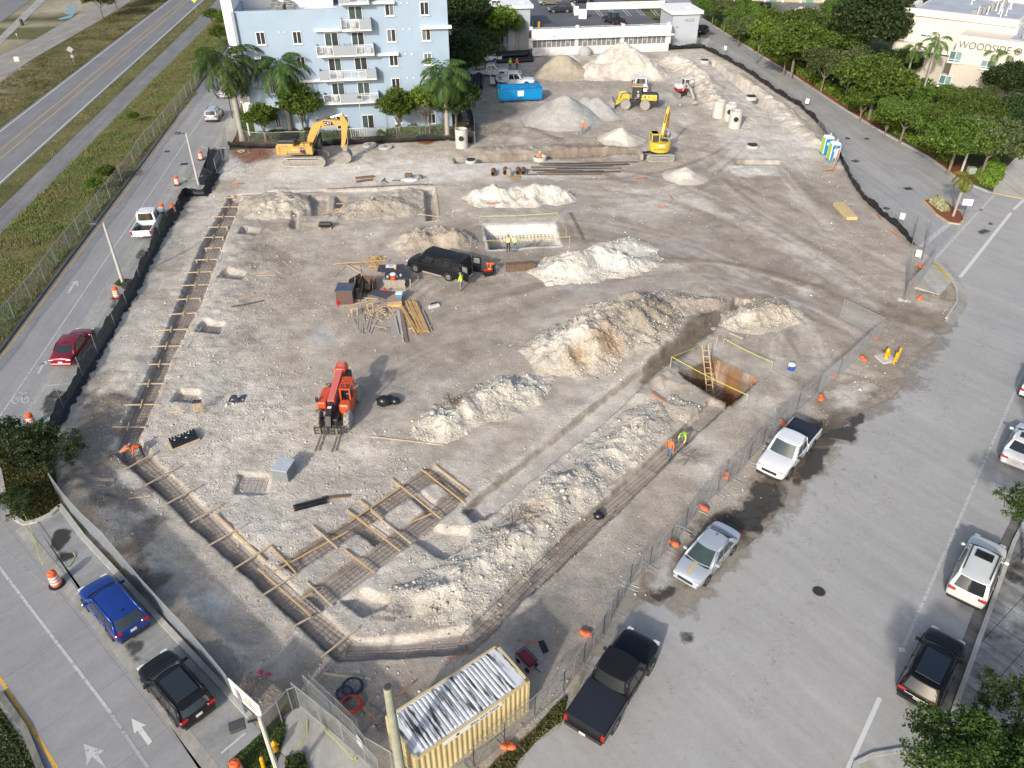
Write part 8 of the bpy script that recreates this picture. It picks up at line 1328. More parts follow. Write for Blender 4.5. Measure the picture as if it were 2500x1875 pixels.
scrap('heap of small wood offcuts behind the longest straight plank',770,115,.9,90,WOOD);scrap('spread of pale wood offcuts before the workshop',850,1040,1.5,130,WOODT);scrap('smaller offcuts beside the offcut heap',740,240,.5,30,WOOD)
def saw(label,u,v,rz=0):
 p=GZ(*zw(u,v));t=thing('sawhorse',label,'sawhorse',p,rz,'small timber sawhorses');MB().bar((-.1,0,.62),(.5,0,.62),.08,.08).build('beam',WOOD,t);[MB().bar((x,0,.62),(x-.1,s*.3,0),.05,.05).build('leg',WOOD,t)for x in(0,.45)for s in(-1,1)]
saw('sawhorse nearest the loose grey planks',370,1080,.3);saw('sawhorse behind the offcut spread',640,990,.5)
o=MB().path([(.3*math.cos(a*.5),.25*math.sin(a*.5),.05+.01*(a%5))for a in range(50)],.02,5).build('cable_coil',DKM);o.location=GZ(*zw(710,975));tag(o,'small black cable coil among the offcuts','cable coil');o=MB().path([(.2*math.cos(a*.5),.22*math.sin(a*.5),.05+.01*(a%5))for a in range(50)],.02,5).build('cable_coil',DKM);o.location=GZ(*zw(950,1035));tag(o,'dark wire coil right of the offcut spread','cable coil')
o=MB().path([(.5+.5*math.cos(a*.35)+.1*a/9,.3*math.sin(a*.35),.03)for a in range(30)],.012,5).build('wire_tangle',BARS);o.location=GZ(*zw(820,1330));tag(o,'rusty wire tangle below the loose grey planks','wire')
t=thing('sack','white paper sack with a dark tool on it beside the fanned timbers','sack',GZ(*zw(1800,930)),.5);MB().bbox((0,0,.1),(1.0,.4,.22),.1).build('bag',mat('sack_white',(.55,.55,.57),.6,var=.2),t);MB().bbox((.1,.22,.2),(.7,.22,.12),.04).build('tool',DKM,t)
for u,v,l in[(1290,680,'clear plastic bag right of the light blue cooler'),(1522,430,'white bucket beside the van wheel')]:o=MB().lathe([(.11,0),(.14,.28),(.13,.3)],10).build('bucket' if 'bucket' in l else 'plastic_bag',MATS['cloudy_plastic']);o.location=GZ(*zw(u,v));tag(o,l,'bucket' if 'bucket' in l else 'bag')
t=thing('generator','red and black portable generator with a yellow tray behind the van','generator',GZ(1193,672),.4);MB().bbox((0,0,.32),(.95,.6,.45),.05).build('engine',BLKP,t);MB().bbox((-.05,0,.6),(.8,.5,.12),.04).build('tank',MATS['can_red'],t);b=MB();b.path([(-.5,-.33,0),(-.5,-.33,.68),(.5,-.33,.68),(.5,-.33,0)],.02);b.path([(-.5,.33,0),(-.5,.33,.68),(.5,.33,.68),(.5,.33,0)],.02);b.build('frame',BLKP,t);MB().bbox((.1,0,.7),(.3,.3,.08),.02).build('tray',MATS['safety_yellow'],t)
A=GZ(1236,660);B=GZ(1304,655);t=thing('trench_plate','rusty steel trench plate standing beside the bright white pile','steel plate',A,math.atan2(B.y-A.y,B.x-A.x));MB().bbox((1.35,0,.35),(2.7,.7,.7),.03).build('plate',RUST,t);[MB().box((.2+i*.32,-.36,.35),(.05,.05,.65)).build('rib',RUST,t)for i in range(8)]
t=thing('lumber_stack','neat yellow lumber stack on the east side near the silt fence','lumber',G(2062,520),az((2053,496),(2098,543)));MB().bbox((0,0,.22),(3.9,1.15,.36),.02).build('boards',mat('fresh_lumber',(.55,.42,.22),.8,var=.1,scale=2),t);[MB().box((x,0,.41),(.04,1.18,.012)).build('strap',MATS['pink_rust'],t)for x in(-1,1)];q=MB();[q.box((0,s*.578,.08+k*.08),(3.92,.012,.01))for k in range(4)for s in(-1,1)];q.build('board_gaps',WOODG,t)
t=thing('form_panel_stack','grey stack of form panels with a pale top','panel stack',G(697,1160),R(-12));[MB().bbox((0,0,.09+i*.17),(1.05,1.25,.15),.02).build('panel',mat('panel_grey',(.20,.22,.22),.6,var=.1),t)for i in range(5)];MB().bbox((0,0,.9),(1.06,1.26,.05),.01).build('top_sheet',mat('panel_top',(.42,.46,.50),.5,var=.15),t)
def bag(label,u,v,r,grp=None,m=None):
 p=GZ(u,v);b=MB();b.ball((0,0,r*.6),r,12,(1,.9,.75));me=b.build('rubbish_bag',m or BLKP,smooth=True);
 for v_ in me.data.vertices:k=1+.16*(rnd.random()-.5)*2;v_.co=(v_.co.x*k,v_.co.y*k,v_.co.z*(1+.1*(rnd.random()-.5)))
 me.location=p;tag(me,label,'rubbish bag',grp)
bag('left black rubbish bag beside the orange telehandler',938,990,.55);bag('middle black rubbish bag beside the orange telehandler',952,985,.45);bag('right, flattest black rubbish bag beside the orange telehandler',966,987,.38);bag('black bag slumped in the southeastern trench',1462,1254,.35)
t=thing('trestle_stool','small wooden stool with a dark seat right of the western trench','stool',GZ(489,1008),.2);MB().bbox((0,0,.92),(.6,.35,.06),.01).build('seat',PLYD,t);[MB().bar((sx*.2,sy*.13,.9),(sx*.26,sy*.2,0),.05,.05).build('leg',WOOD,t)for sx in(-1,1)for sy in(-1,1)];[MB().bar((-.24,sy*.16,z),(.24,sy*.16,z),.04,.04).build('rung',WOOD,t)for sy in(-1,1)for z in(.3,.6)]
b=MB();b.grid(lambda u,v:Vector((u*1.1,v*.9,.05+.08*math.sin(u*9)*math.cos(v*7))),8,7);o=b.build('plastic_sheet',mat('dark_sheet',(.05,.055,.08),.35,var=.6,scale=4));o.location=GZ(556,985);tag(o,'crumpled dark plastic sheet right of the wooden stool','plastic sheet')
t=thing('pallet','tilted pallet of black spacer strips beside the trench corner','pallet',GZ(448,1078),R(38));MB().bbox((0,0,.06),(1.9,1.1,.12),.02).build('deck',WOODT,t);[MB().bar((-.8+i*.2,-.5,.2),(-.8+i*.2+.1,.55,.22),.13,.16).build('spacer_strip',BLKP,t)for i in range(9)];[MB().box((x,y,.31),(.1,.1,.01)).build('tag',DECW,t)for x,y in((-.5,.1),(-.1,.3),(.2,-.1),(.5,.25))]
t=thing('steel_bundle','black bundle of short bars left of the inner trenches','steel bundle',GZ(718,1245),az((718,1245),(785,1228)));[MB().tube((0,y*.11-.2,.08+.09*(y%2)),(2.0,y*.11-.2,.08+.09*(y%2)),.06,.06,8).build('bar',BLKP,t)for y in range(5)]
plank((787,1217),(855,1211),'dark rusty flat bar above the black bundle',.18,.1,RUST,cat='steel bar',name='steel_bar')
t=thing('box_on_legs','black box on short timber legs north of the workshop','box',GZ(796,560),0);MB().bbox((0,0,.45),(1.3,.6,.4),.05).build('box',BLKP,t);[MB().box((x,y,.12),(.1,.1,.25)).build('leg',WOOD,t)for x in(-.55,.55)for y in(-.2,.2)]
GL='long steel bars beside the yellow short tailed excavator'
for i in range(22):u0=1285+rnd.uniform(0,80);v0=400+i*1.35+rnd.uniform(-1,1);u1=min(1565,u0+rnd.uniform(120,240));plank((u0,v0),(u1,v0-(u1-u0)*.02+rnd.uniform(-1.5,2)),'long dark steel bar in the loose row by the pipe ditch',rnd.uniform(.06,.18),.08,[RUST,STL,DKM][i%3],rnd.uniform(0,.1),rnd.uniform(0,.1),GL,'steel_bar','steel bar')
for u,v,l in[(1205,421,'leftmost of the three dark pipe saddles'),(1234,417,'middle dark pipe saddle'),(1265,418,'right pair of dark pipe saddles'),(1278,418,'far right dark pipe saddle')]:o=MB().lathe([(.3,0),(.3,1.3),(.24,1.3),(.24,0)],14,Matrix.Rotation(R(90),4,'X')@Matrix.Rotation(.5,4,'Y'),False).build('pipe_piece',RUST);o.location=GZ(u,v,.3);o.rotation_euler[2]=-.5;tag(o,l,'pipe')
t=thing('pallet','small pallet with a grey machine part behind the white two humped pile','pallet',GZ(1257,434),0);[MB().box((-.55+i*.22,0,.12),(.12,1.1,.03)).build('slat',WOOD,t)for i in range(6)];MB().box((0,0,.05),(1.2,.1,.1)).build('bearer',WOOD,t);MB().bbox((-.7,.5,.5),(.6,.5,.9),.1).build('machine_part',STL,t)
plank((868,437),(913,432),'upper of two dark beams before the large excavator',.3,.2,RUST,cat='beam',name='steel_beam');plank((870,446),(912,440),'lower of two dark beams before the large excavator',.3,.2,RUST,cat='beam',name='steel_beam');plank((936,439),(946,446),'short black strip right of the dark beams',.08,.06,DKM);plank((932,443),(940,435),'crossed black strip right of the dark beams',.08,.06,DKM)
t=thing('tarp_bundle','white tarp with rusty fittings north of the footing trenches','tarp',GZ(1000,442),0);MB().ball((0,0,.15),.8,12,(1.3,.6,.3)).build('tarp',mat('tarp_white',(.55,.57,.6),.5,var=.2),t);MB().bbox((-.2,.9,.35),(.9,.5,.5),.1).build('fitting',RUST,t);MB().bbox((1.2,.7,.3),(.6,.4,.4),.1).build('fitting',RUST,t);MB().bar((-2.0,0,.1),(-.8,.1,.1),.1,.08).build('bar',DKM,t)
for i,(u,v)in enumerate([(858,458),(912,456),(965,455),(1020,450)]):t=thing('wood_brace','dark timber brace propping the northern rebar line','brace',GZ(u,v),0,'braces along the northern rebar line');MB().bar((0,0,0),(.1,0,1.0),.08,.08).build('post',WOODG,t);MB().bar((.1,0,1.0),(.9,-.3,.1),.06,.06).build('strut',WOODG,t)
rebar([(590,479),(700,474),(790,470)],.25,'bars of the northern trench, left half',.05,1,3,step=1.2,grp='northern rebar lines');rebar([(800,468),(930,461),(1058,456)],.3,'bars of the northern trench, right half',.3,1,4,step=.6,grp='northern rebar lines');rebar([(1393,520),(1425,585)],.3,'loose bars lying right of the taped excavation',.04,3,4,step=6);rebar([(742,535),(758,478)],.2,'bars lying over the left northern pit',.1,3,3,step=3)
for(u,v,l)in[(1240,1290,'tangle of loose bars lying on the long windrow'),(1680,1118,'star shaped heap of dark sticks below the southeastern trench'),(1330,1175,'')][:2]:
 p=GZ(u,v,.55 if 'windrow' in l else .05);b=MB()
 for i in range(16):a=rnd.uniform(0,6.28);c=(rnd.uniform(-.5,.5),rnd.uniform(-.4,.4),rnd.uniform(0,.2));b.tube(c,(c[0]+1.1*math.cos(a),c[1]+.9*math.sin(a),c[2]+rnd.uniform(0,.25)),.014,.014,4)
 o=b.build('bar_tangle',BARS);o.location=p;tag(o,l,'rebar')
rebar([(908,1522),(965,1528)],.3,'small bundle of bars on the southern windrow end',.5,5,6,step=5,grp='x');[o.__setitem__('group','loose rebar bundles')for o in bpy.data.objects if o.get('group')=='x']
def tape(P,label,z=.85):
 Q_=[GZ(*p)for p in P];o0=Q_[0].copy();t=thing('barrier_tape',label,'tape',o0);
 for q in Q_:q.z=max(q.z,0);MB().tube(q-o0,q-o0+Vector((0,0,z+.1)),.025,.025,6).build('stake',WOODT,t)
 for a,c in zip(Q_[:-1],Q_[1:]):
  b=MB();b.grid(lambda u,v:(a-o0).lerp(c-o0,u)+Vector((0,0,z-.1*4*u*(1-u)+.04+v*.06)),12,1);b.build('tape',YTAPE,t)
tape([(1172,548),(1360,540),(1382,582)],'yellow tape line behind the taped excavation');tape([(1186,612),(1390,603)],'yellow tape line in front of the taped excavation',1.0);tape([(1747,848),(1634,912),(1820,992)],'yellow tape around the near sides of the deep ladder pit',.9);tape([(1764,848),(1882,905)],'yellow tape along the far side of the deep ladder pit',.7)
A=G(1746,930);B=G(1722,865);t=thing('ladder','timber ladder leaning out of the deep pit','ladder',(A.x,A.y,-2.0));tp=Vector((B.x-A.x-.3,B.y-A.y-.5,3.2));
for s in(-1,1):MB().bar((s*.24,0,0),tp+Vector((s*.24,0,0)),.07,.09).build('rail',WOOD,t)
[MB().bar(tp*(i/10)+Vector((-.24,0,0)),tp*(i/10)+Vector((.24,0,0)),.06,.05).build('rung',WOOD,t)for i in range(1,10)]
mat('hole_dark',(.02,.02,.02),.9)
def ring(label,u,v,r,h,hole=None,z=0,name='concrete_manhole',cover=False,grp='precast concrete pieces'):
 p=GZ(u,v);p.z=max(p.z,0)+z;p.y+=r*.8;t=thing(name,label,'concrete ring',p,0,grp);MB().lathe([(r*.98,0),(r,.05),(r,h),(r*.82,h),(r*.82,.05)],26,None,False).build('wall',CONCP,t)
 if hole is not None:a=R(-90+hole);MB().lathe([(.33,0),(.33,.05)],18,Matrix.Translation((r*math.cos(a),r*math.sin(a),h*.58))@Matrix.Rotation(a,4,'Z')@Matrix.Rotation(R(90),4,'Y')).build('pipe_opening',mat('hole_dark',(.02,.02,.02),.9),t)
 if cover:MB().bbox((0,0,h+.03),(r*1.3,r*1.1,.1),.03).build('cover',DKM,t)
 MB().lathe([(r*.8,.1),(r*.8,.12)],20).build('floor',MATS['hole_dark'],t);return t
ring('leftmost tall concrete cylinder of the group of three',1755,292,.85,2.3);ring('middle tall concrete cylinder of the group of three',1783,299,.85,2.3,-25);ring('front tall concrete cylinder of the group of three, with a round opening',1795,315,.85,2.3,-10);ring('tall concrete cylinder with a round opening at the end of the blue building yard',1127,364,.8,2.4,0)
def disc(label,u,v):p=GZ(u,v);t=thing('manhole_slab',label,'concrete slab',(p.x,p.y,.05),0,'precast concrete pieces');MB().lathe([(.85,0),(.88,.05),(.88,.22),(.25,.24),(.25,.02)],26,None,False).build('slab',CONCP,t);MB().lathe([(.26,.1),(.26,.235)],14).build('opening',MATS['hole_dark'],t)
disc('left flat concrete lid in front of the blue building lawn',903,357);disc('right flat concrete lid in front of the blue building lawn',941,362)
ring('low concrete ring a worker sits on',1318,396,.85,.5,name='concrete_ring');ring('low ring with dark cover in the pale northern haul area',1149,400,.7,.35,name='concrete_ring',cover=True);ring('low ring with dark cover in the far pipe trench',1722,156,.9,.5,name='concrete_ring',cover=True);ring('low ring with dark cover at the near end of the pipe trench',1836,246,.9,.5,name='concrete_ring',cover=True);ring('low ring with dark cover left of the portable toilets',1840,364,.85,.35,name='concrete_ring',cover=True)
A=G(1219,252);B=G(1323,247);rz=math.atan2(B.y-A.y,B.x-A.x);t=thing('roll_off_dumpster','bright blue roll off dumpster with a white label beside the trucks','dumpster',A,rz);L_=(B-A).length;BLU=mat('dumpster_blue',(.0,.22,.52),.4,var=.1);b=MB();h=1.75;z0=.25
for c,d in[((L_/2,.05,z0+h/2),(L_,.1,h)),((L_/2,2.35,z0+h/2),(L_,.1,h)),((.05,1.2,z0+h/2),(.1,2.2,h)),((L_-.05,1.2,z0+h/2),(.1,2.2,h))]:b.box(c,d)
b.build('walls',BLU,t);b=MB();b.bbox((L_/2,.02,z0+h),(L_+.1,.2,.14),.03);b.bbox((L_/2,2.38,z0+h),(L_+.1,.2,.14),.03);b.bbox((L_/2,-.06,z0+.12),(L_,.12,.2),.03);b.build('rim',mat('dumpster_dark_blue',(.0,.14,.36),.5),t);MB().box((L_/2,1.2,z0+.1),(L_-.2,2.2,.15)).build('floor',RUST,t);MB().bbox((-.06,-.05,z0+h/2),(.14,.25,h),.03).build('corner_post',mat('dumpster_green',(.05,.3,.08),.5),t)
b=MB();[b.ball((rnd.uniform(.6,L_-.6),rnd.uniform(.5,1.9),1.45+rnd.uniform(-.15,.15)),rnd.uniform(.2,.45),7,(1.2,1,.5))for i in range(36)];b.build('debris',mat('debris',(.22,.19,.16),.9,var=.4,scale=5),t);MB().box((L_*.5,-.012,z0+h*.58),(.95,.02,.8)).build('label_plate',DECW,t);text('label_lettering','COASTAL',.2,mat('label_grey',(.3,.3,.3),.6),t,FACE((L_*.5,-.03,z0+h*.6),(1,0,0),(0,0,1)),.003)if False else None;MB().box((L_*.5,-.026,z0+h*.6),(.6,.008,.09)).build('label_lettering',MATS['decal_red']if False else mat('label_grey',(.5,.48,.47),.6),t);[MB().box((x,0.3,.14),(.35,.5,.22)).build('skid',DKM,t)for x in(.6,L_-.6)]
GP='black corrugated pipes by the deck wall';PIPEM=mat('corrugated_black',(.012,.013,.016),.45,var=.2)
def cpipe(a,c,r,label,z,grp):
 A=G(*a);B=G(*c);d=B-A;n=int(d.length/.35);pr=[]
 for i in range(n):s=d.length*i/n;pr+=[(r,s),(r,s+.17),(r*.93,s+.2),(r*.93,s+.33)]
 q=d.to_track_quat('Z','Y').to_matrix().to_4x4();o=MB().lathe(pr,14,q,False).build('corrugated_pipe',PIPEM,smooth=True);o.location=(A.x,A.y,z+r);tag(o,label,'pipe',grp)
for i in range(4):cpipe((1202+i*4,148+i*2.6),(1300-i*2+(8 if i==3 else 0),143+i*2.8),.38,'long black corrugated pipe on the ground by the deck wall',0,GP)
for i in range(3):cpipe((1205+i*4,146+i*2.6),(1292-i*2,141+i*2.8),.38,'long black corrugated pipe in the upper layer by the deck wall',.62,'upper black corrugated pipes')
for i in range(4):cpipe((1146+i*9,221),(1150+i*9,192),.4,'short black pipe with its end toward the camera near the blue building',0,'black pipes near the blue building')
o=MB().ball((0,0,.5),1.2,14,(1,.8,.9)).build('covered_pile',mat('sheet_grey',(.4,.4,.39),.8,var=.2,bump=.5,bscale=4));o.location=G(1428,135);tag(o,'grey sheeted mound with a black strap beside the deck wall','covered pile')
def toilet(label,u,v,rz):
 p=G(u,v);t=thing('portable_toilet',label,'portable toilet',p,rz,'portable toilets');TB=mat('toilet_blue',(.01,.22,.48),.45,var=.05);TG_=mat('toilet_lime',(.36,.55,.04),.45,var=.05);MB().bbox((0,0,.1),(1.15,1.15,.18),.03).build('base',TB,t)
 MB().bbox((0,0,1.12),(1.06,1.06,1.9),.06).build('cabin',TB,t);MB().bbox((-.54,0,1.12),(.03,.96,1.8),.01).build('side_panel',TG_,t);[MB().box((x,-.54,1.12),(.05,.04,1.86)).build('corner_trim',DECW,t)for x in(-.5,.5)];MB().box((-.545,-.5,1.12),(.03,.05,1.86)).build('corner_trim',DECW,t);MB().box((-.545,.5,1.12),(.03,.05,1.86)).build('corner_trim',DECW,t)
 b=MB();b.lathe([(.74,2.05),(.74,2.16),(.66,2.3),(.4,2.38),(.05,2.4)],4,Matrix.Rotation(R(45),4,'Z'));b.build('roof',DECW,t,bevel=.05);MB().tube((.35,.35,2.2),(.35,.35,2.55),.05,.05,8).build('vent_pipe',DECW,t);MB().box((-.12,-.545,1.45),(.26,.02,.3)).build('notice',DECW,t);MB().box((.46,-.55,1.1),(.05,.04,.1)).build('door_latch',DKM,t);return t
toilet('front portable toilet with blue front and lime side',2030,392,R(2));toilet('rear portable toilet, half hidden by the front one',2014,376,R(2))
plank((2028,402),(2029,399),'x',.1,.1)if False else None
for a,z,l in[((2029,402),2.4,'left of two posts standing before the portable toilets'),((2034,418),2.6,'right of two posts standing before the portable toilets')]:
 p=G(*a);o=MB().bar((0,0,0),(.12,-.0,z),.12,.1).build('timber_post',WOODG if 'left' in l else MATS['red_timber']);o.location=p;tag(o,l,'post')
p=G(2036,404);t=thing('site_board','white board fixed to the posts before the portable toilets','sign',p,R(10));MB().box((0,0,1.5),(.75,.04,1.2)).build('board',mat('board_grey',(.5,.5,.52),.6,var=.1),t);MB().box((0,.04,1.0),(.08,.06,2.0)).build('post',WOODT,t)
def barrel(label,u,v,tilt=0,tz=0,s=1.0):
 p=G(u,v);t=thing('traffic_barrel',label,'traffic barrel',(p.x,p.y,.03),tz,'orange traffic barrels');t.scale=(s,)*3
 if tilt:t.rotation_euler[0]=R(tilt)
 MB().lathe([(.42,0),(.42,.05),(.32,.09)],20).build('rubber_base',BLKP,t);pr=[(.29,.06),(.29,.2),(.275,.22),(.275,.4),(.26,.42),(.26,.6),(.245,.62),(.245,.8),(.23,.82),(.23,.98),(.16,1.04)]
 MB().lathe(pr,20).build('drum',ORP,t);[MB().lathe([(r+.004,z),(r+.004,z+.13)],20,None,False).build('white_band',DECW,t)for r,z in((.275,.245),(.262,.445),(.247,.645))];MB().bbox((0,0,1.07),(.2,.05,.08),.02).build('handle',ORP,t)
for a in[(492,390,'barrel beside the black sheet at the north end of the bays'),(434,452,'barrel tied with yellow tape to the northern lamp pole'),(399,521,'upright barrel of the pair before the white pickup'),(287,727,'barrel below the planted island with the lamp pole'),(81,1040,'barrel with a fallen blue sign at the south end of the bays'),(140,1428,'barrel on a black base in front of the blue crossover'),(583,1893,'barrel cut by the bottom edge')]:barrel(a[2],a[0],a[1])
barrel('leaning barrel of the pair before the white pickup',424,519,14,.6)
t=thing('fallen_sign','light blue sign panel lying beside the southern barrel','sign',G(108,1030),.5);MB().box((0,0,.08),(.8,.6,.03),0,Matrix.Rotation(R(8),4,'X')).build('panel',mat('sign_blue',(.35,.45,.52),.5),t)
def lamp(label,base,h,headdir,arm=.6,r=.12,m=CONPOLE,hm=None,sq=True,name='street_lamp',grp=None,double=False):
 p=Vector(base);t=thing(name,label,'street lamp',p,0,grp);b=MB();b.tube((0,0,-.2),(0,0,h),r*1.25,r*.8,8 if sq else 12);b.build('pole',m,t);d=Vector((math.cos(headdir),math.sin(headdir),0));MB().tube((0,0,h-.1),d*arm*.6+Vector((0,0,h-.02)),.05,.05,8).build('arm',DKM,t)
 M_=Matrix.Translation(d*arm+Vector((0,0,h)))@Matrix.Rotation(headdir,4,'Z');o=MB().bbox((.1,0,0),(.62,.48,.16),.06,0,M_).build('lamp_head',hm or mat('lamp_head_grey',(.07,.07,.07),.5),t);MB().box((.1,0,-.09),(.45,.36,.02),0,M_).build('lens',mat('lamp_lens',(.5,.5,.48),.3),o);return t
q=G(302,695);lamp('concrete lamp pole on the planted island beside the service road',q,6.0,R(185),.7);lamp('concrete lamp pole beside the black sheet, tied with yellow tape',G(485,451),6.0,R(190),.8);q=G(633,1751,5.6);lamp('pale lamp pole with a big grey head at the bottom, left of the footpath',(q.x,q.y,0),5.6,R(205),.75,.1,mat('pole_cream',(.56,.55,.49),.6,var=.06))
lamp('white lamp pole rising from the trees near the traffic island',G(2347,419),6.2,R(180),.6);lamp('white lamp pole in the middle of the driveway hedge',G(1998,189),6.0,R(180),.6);lamp('white lamp pole at the far end of the driveway hedge',G(1783,62),6.0,R(180),.6,m=mat('pole_white',(.6,.6,.6),.6));lamp('slim black lamp pole beside the pavement and royal palm',G(568.6,291),5.6,R(150),.4,.06,DKM,sq=False);lamp('slim grey lamp pole in front of the blue building patio',G(888,347),5.6,R(90),.3,.07)
q=dk(1062,120);lamp('dark lamp post on the pier of the parking deck',(q.x,q.y,zdk+1.5),4.5,R(0),.5,.07,DKM)
q=G(946,1677,8.0);t=thing('utility_pole','weathered round timber pole in front of the yellow container','utility pole',(q.x,q.y,0));b=MB();b.tube((0,0,-.3),(0,0,8.0),.23,.165,18);b.build('pole',mat('pole_timber',(.30,.31,.24),.9,var=.3,scale=2,bump=.5,bscale=14),t,smooth=False);MB().lathe([(.167,7.99),(.12,8.03)],18).build('pole_top',mat('pole_top_dark',(.06,.055,.045),.9,bump=.6),t)
def sign(label,u,v,h,w_,hh,rz,m,pm=STEEL,diamond=False,name='road_sign',tx=None):
 t=thing(name,label,'road sign',G(u,v),rz);MB().tube((0,0,0),(0,0,h+hh/2),.035,.035,8).build('post',pm,t);M_=Matrix.Translation((0,-.05,h))@(Matrix.Rotation(R(45),4,'Y')if diamond else Matrix());MB().bbox((0,0,0),(w_,.03,hh),.01,0,M_).build('plate',m,t)
 if tx:text('lettering',tx[0],tx[1],DKM,t,FACE((0,-.072,h),(1,0,0),(0,0,1)),.003)
 return t
SB=mat('sign_back',(.42,.43,.44),.5,.3);sign('square white sign back on the verge at the left edge',52,178,2.2,.75,.75,.3,mat('sign_white',(.62,.62,.6),.5));t=sign('grey diamond sign back with a small plate beside the yellow lined road',183,160,2.6,.8,.8,.3,SB,diamond=True);MB().bbox((0,-.05,1.5),(.45,.03,.45),.01).build('small_plate',SB,t);sign('yellow green diamond warning sign at the top edge',481,34,2.8,.85,.85,.1,mat('sign_yellow',(.6,.62,.05),.5),diamond=True)
t=sign('white sign on a black post on the mulch traffic island',2346,540,2.1,.95,.7,R(-15),DECW,DKM);[MB().box((0,-.072,2.3-i*.13),(.7-(i%2)*.2,.006,.04)).build('text_line',mat('text_grey',(.35,.35,.35),.6),t)for i in range(5)]
sign('low white marker post near the top left verge',44,96,.9,.15,.25,.2,DECW);o=MB().bbox((0,0,.6),(.5,.5,1.2),.04).build('litter_bin',DKM);o.location=G(55,62);tag(o,'black square bin at the top left pavement','litter bin')
for u,v,rz_,l in[(2197,548,-40,'white notice hung on the thin mesh fence before the corner'),(1968,262,-30,'white notice hung on the mesh fence left of the toilets'),(1769,130,-30,'small white notice on the mesh fence near the stair tower'),(2236,640,-35,'white notice at the site entrance gate'),(885,1840,-45,'white notice on the bottom gate leaf')]:o=MB().box((0,0,.9),(.5,.02,.7)).build('notice',DECW);o.location=G(u,v);o.rotation_euler[2]=R(rz_);tag(o,l,'notice')
A=G(571,1694,.9);B=G(645,1762,.9);t=thing('sign_board','large white sign board on the mesh fence beside the lamp head','sign',A,math.atan2(B.y-A.y,B.x-A.x));L_=(B-A).length;MB().box((L_/2,0,.62),(L_,.04,1.25)).build('board',DECW,t);[MB().tube((x,.06,-.9),(x,.06,1.2),.03,.03,6).build('post',STEEL,t)for x in(.15,L_-.15)]
text('lettering','THE\nGLADES\nCOMPANY',.24,mat('letter_gold',(.45,.33,.2),.6,var=0),t,FACE((L_*.62,-.03,.62),(1,0,0),(0,0,1)),.004);b=MB();[b.box((L_*.22,-.024,.25+i*.09),(.5,.006,.03))for i in range(9)];b.build('emblem',mat('emblem_grey',(.35,.33,.3),.6),t)
for u,v,l in[(2136,826,'by the gate corner nearest the hydrant'),(2109,880,'beside the hydrant pad'),(2034,922,'above the white gravel patch'),(2005,976,'beside the white gravel patch'),(1912,1036,'behind the white pickup bed'),(1774,1166,'above the mud puddle'),(1719,1242,'beside the boot of the silver sedan'),(1646,1330,'beside the bonnet of the silver sedan'),(1433,1551,'above the big black pickup'),(1243,1824,'near the right end of the yellow container'),(2245,731,'on the ground below the concrete ramp'),(2250,654,'under the mesh panel behind the ramp'),(2232,692,'at the middle of the entrance panels')]:
 p=GZ(u,v);b=MB();b.ball((0,0,.13),.32,12,(1.15,.7,.42));b.ball((.2,.12,.22),.2,10,(1.1,.8,.5));o=b.build('sandbag',OBAG,smooth=True)
 for v_ in o.data.vertices:v_.co*=1+.12*(rnd.random()-.5)
 o.location=p;o.rotation_euler[2]=rnd.uniform(0,3);tag(o,'orange sandbag '+l,'sandbag','orange sandbags')
HY=mat('hydrant_yellow',(.70,.36,.01),.4,var=.06)
def hydrant(label,p,rz=0,pad=True,s=1.0):
 t=thing('fire_hydrant',label,'fire hydrant',p,rz);t.scale=(s,)*3;MB().lathe([(.17,0),(.17,.06),(.11,.08),(.115,.5),(.15,.52),(.15,.57),(.13,.6),(.12,.7),(.06,.78),(.03,.84)],16).build('barrel',HY,t,smooth=True);[MB().tube((0,0,.42),(s2*.22,0,.42),.055,.06,10).build('side_outlet',HY,t)for s2 in(-1,1)];MB().tube((0,0,.4),(0,-.23,.4),.08,.085,12).build('front_outlet',HY,t)
 if pad:MB().bbox((0,0,-.02),(1.1,1.0,.12),.02).build('pad',CONCP,t)
p=GZ(2162,876);p.z=.05;hydrant('yellow fire hydrant on a small pad beside two bollards',p,.3,s=1.15);p=G(674,1833);hydrant('yellow orange hydrant beside the pale lamp pole at the bottom',(p.x,p.y,.05),.5,False,s=.9)
for u,v,l in[(2181,888,'front yellow bollard right of the hydrant'),(2190,876,'rear yellow bollard right of the hydrant'),(645,1880,'pale yellow pipe stub at the bottom edge')]:p=G(u,v);t=thing('bollard',l,'bollard',p,0);MB().tube((0,0,0),(.05,0,1.0),.085,.085,12).build('pipe',HY,t);MB().ball((.05,0,1.0),.085,10,(1,1,.5)).build('cap',HY,t)
o=MB().bbox((0,0,.4),(.9,.7,.75),.06).build('utility_box',mat('utility_green',(.30,.36,.30),.5));o.location=G(2369,424);tag(o,'pale green utility box at the foot of the near lamp','utility box')
TL=G(943.4,1746,2.6);TR=G(1215,1570,2.6);NL=G(1013,1857,2.6);d=(TR-TL);rz=math.atan2(d.y,d.x);t=thing('shipping_container','yellow shipping container with a dirty white corrugated roof','container',(NL.x,NL.y,.1),rz);CTY=mat('container_yellow',(.54,.44,.23),.6,var=.16,scale=.8);CW=2.44;CL=6.06;CH=2.5
def corr(L_,n,dpt):return[(i*L_/(4*n),(0,0,dpt,dpt)[i%4]if True else 0)for i in range(4*n+1)]
b=MB();n=22;V=[];pts=corr(CL-.2,n,.045)
for x,y in pts:V+=[(x+.1,y+.01,.15),(x+.1,y+.01,CH-.1)]
b.add(V,[(2*i,2*i+2,2*i+3,2*i+1)for i in range(len(pts)-1)]);b.build('side_wall',CTY,t)
b=MB();V=[]
for x,y in pts:V+=[(x+.1,CW-y-.01,.15),(x+.1,CW-y-.01,CH-.1)]
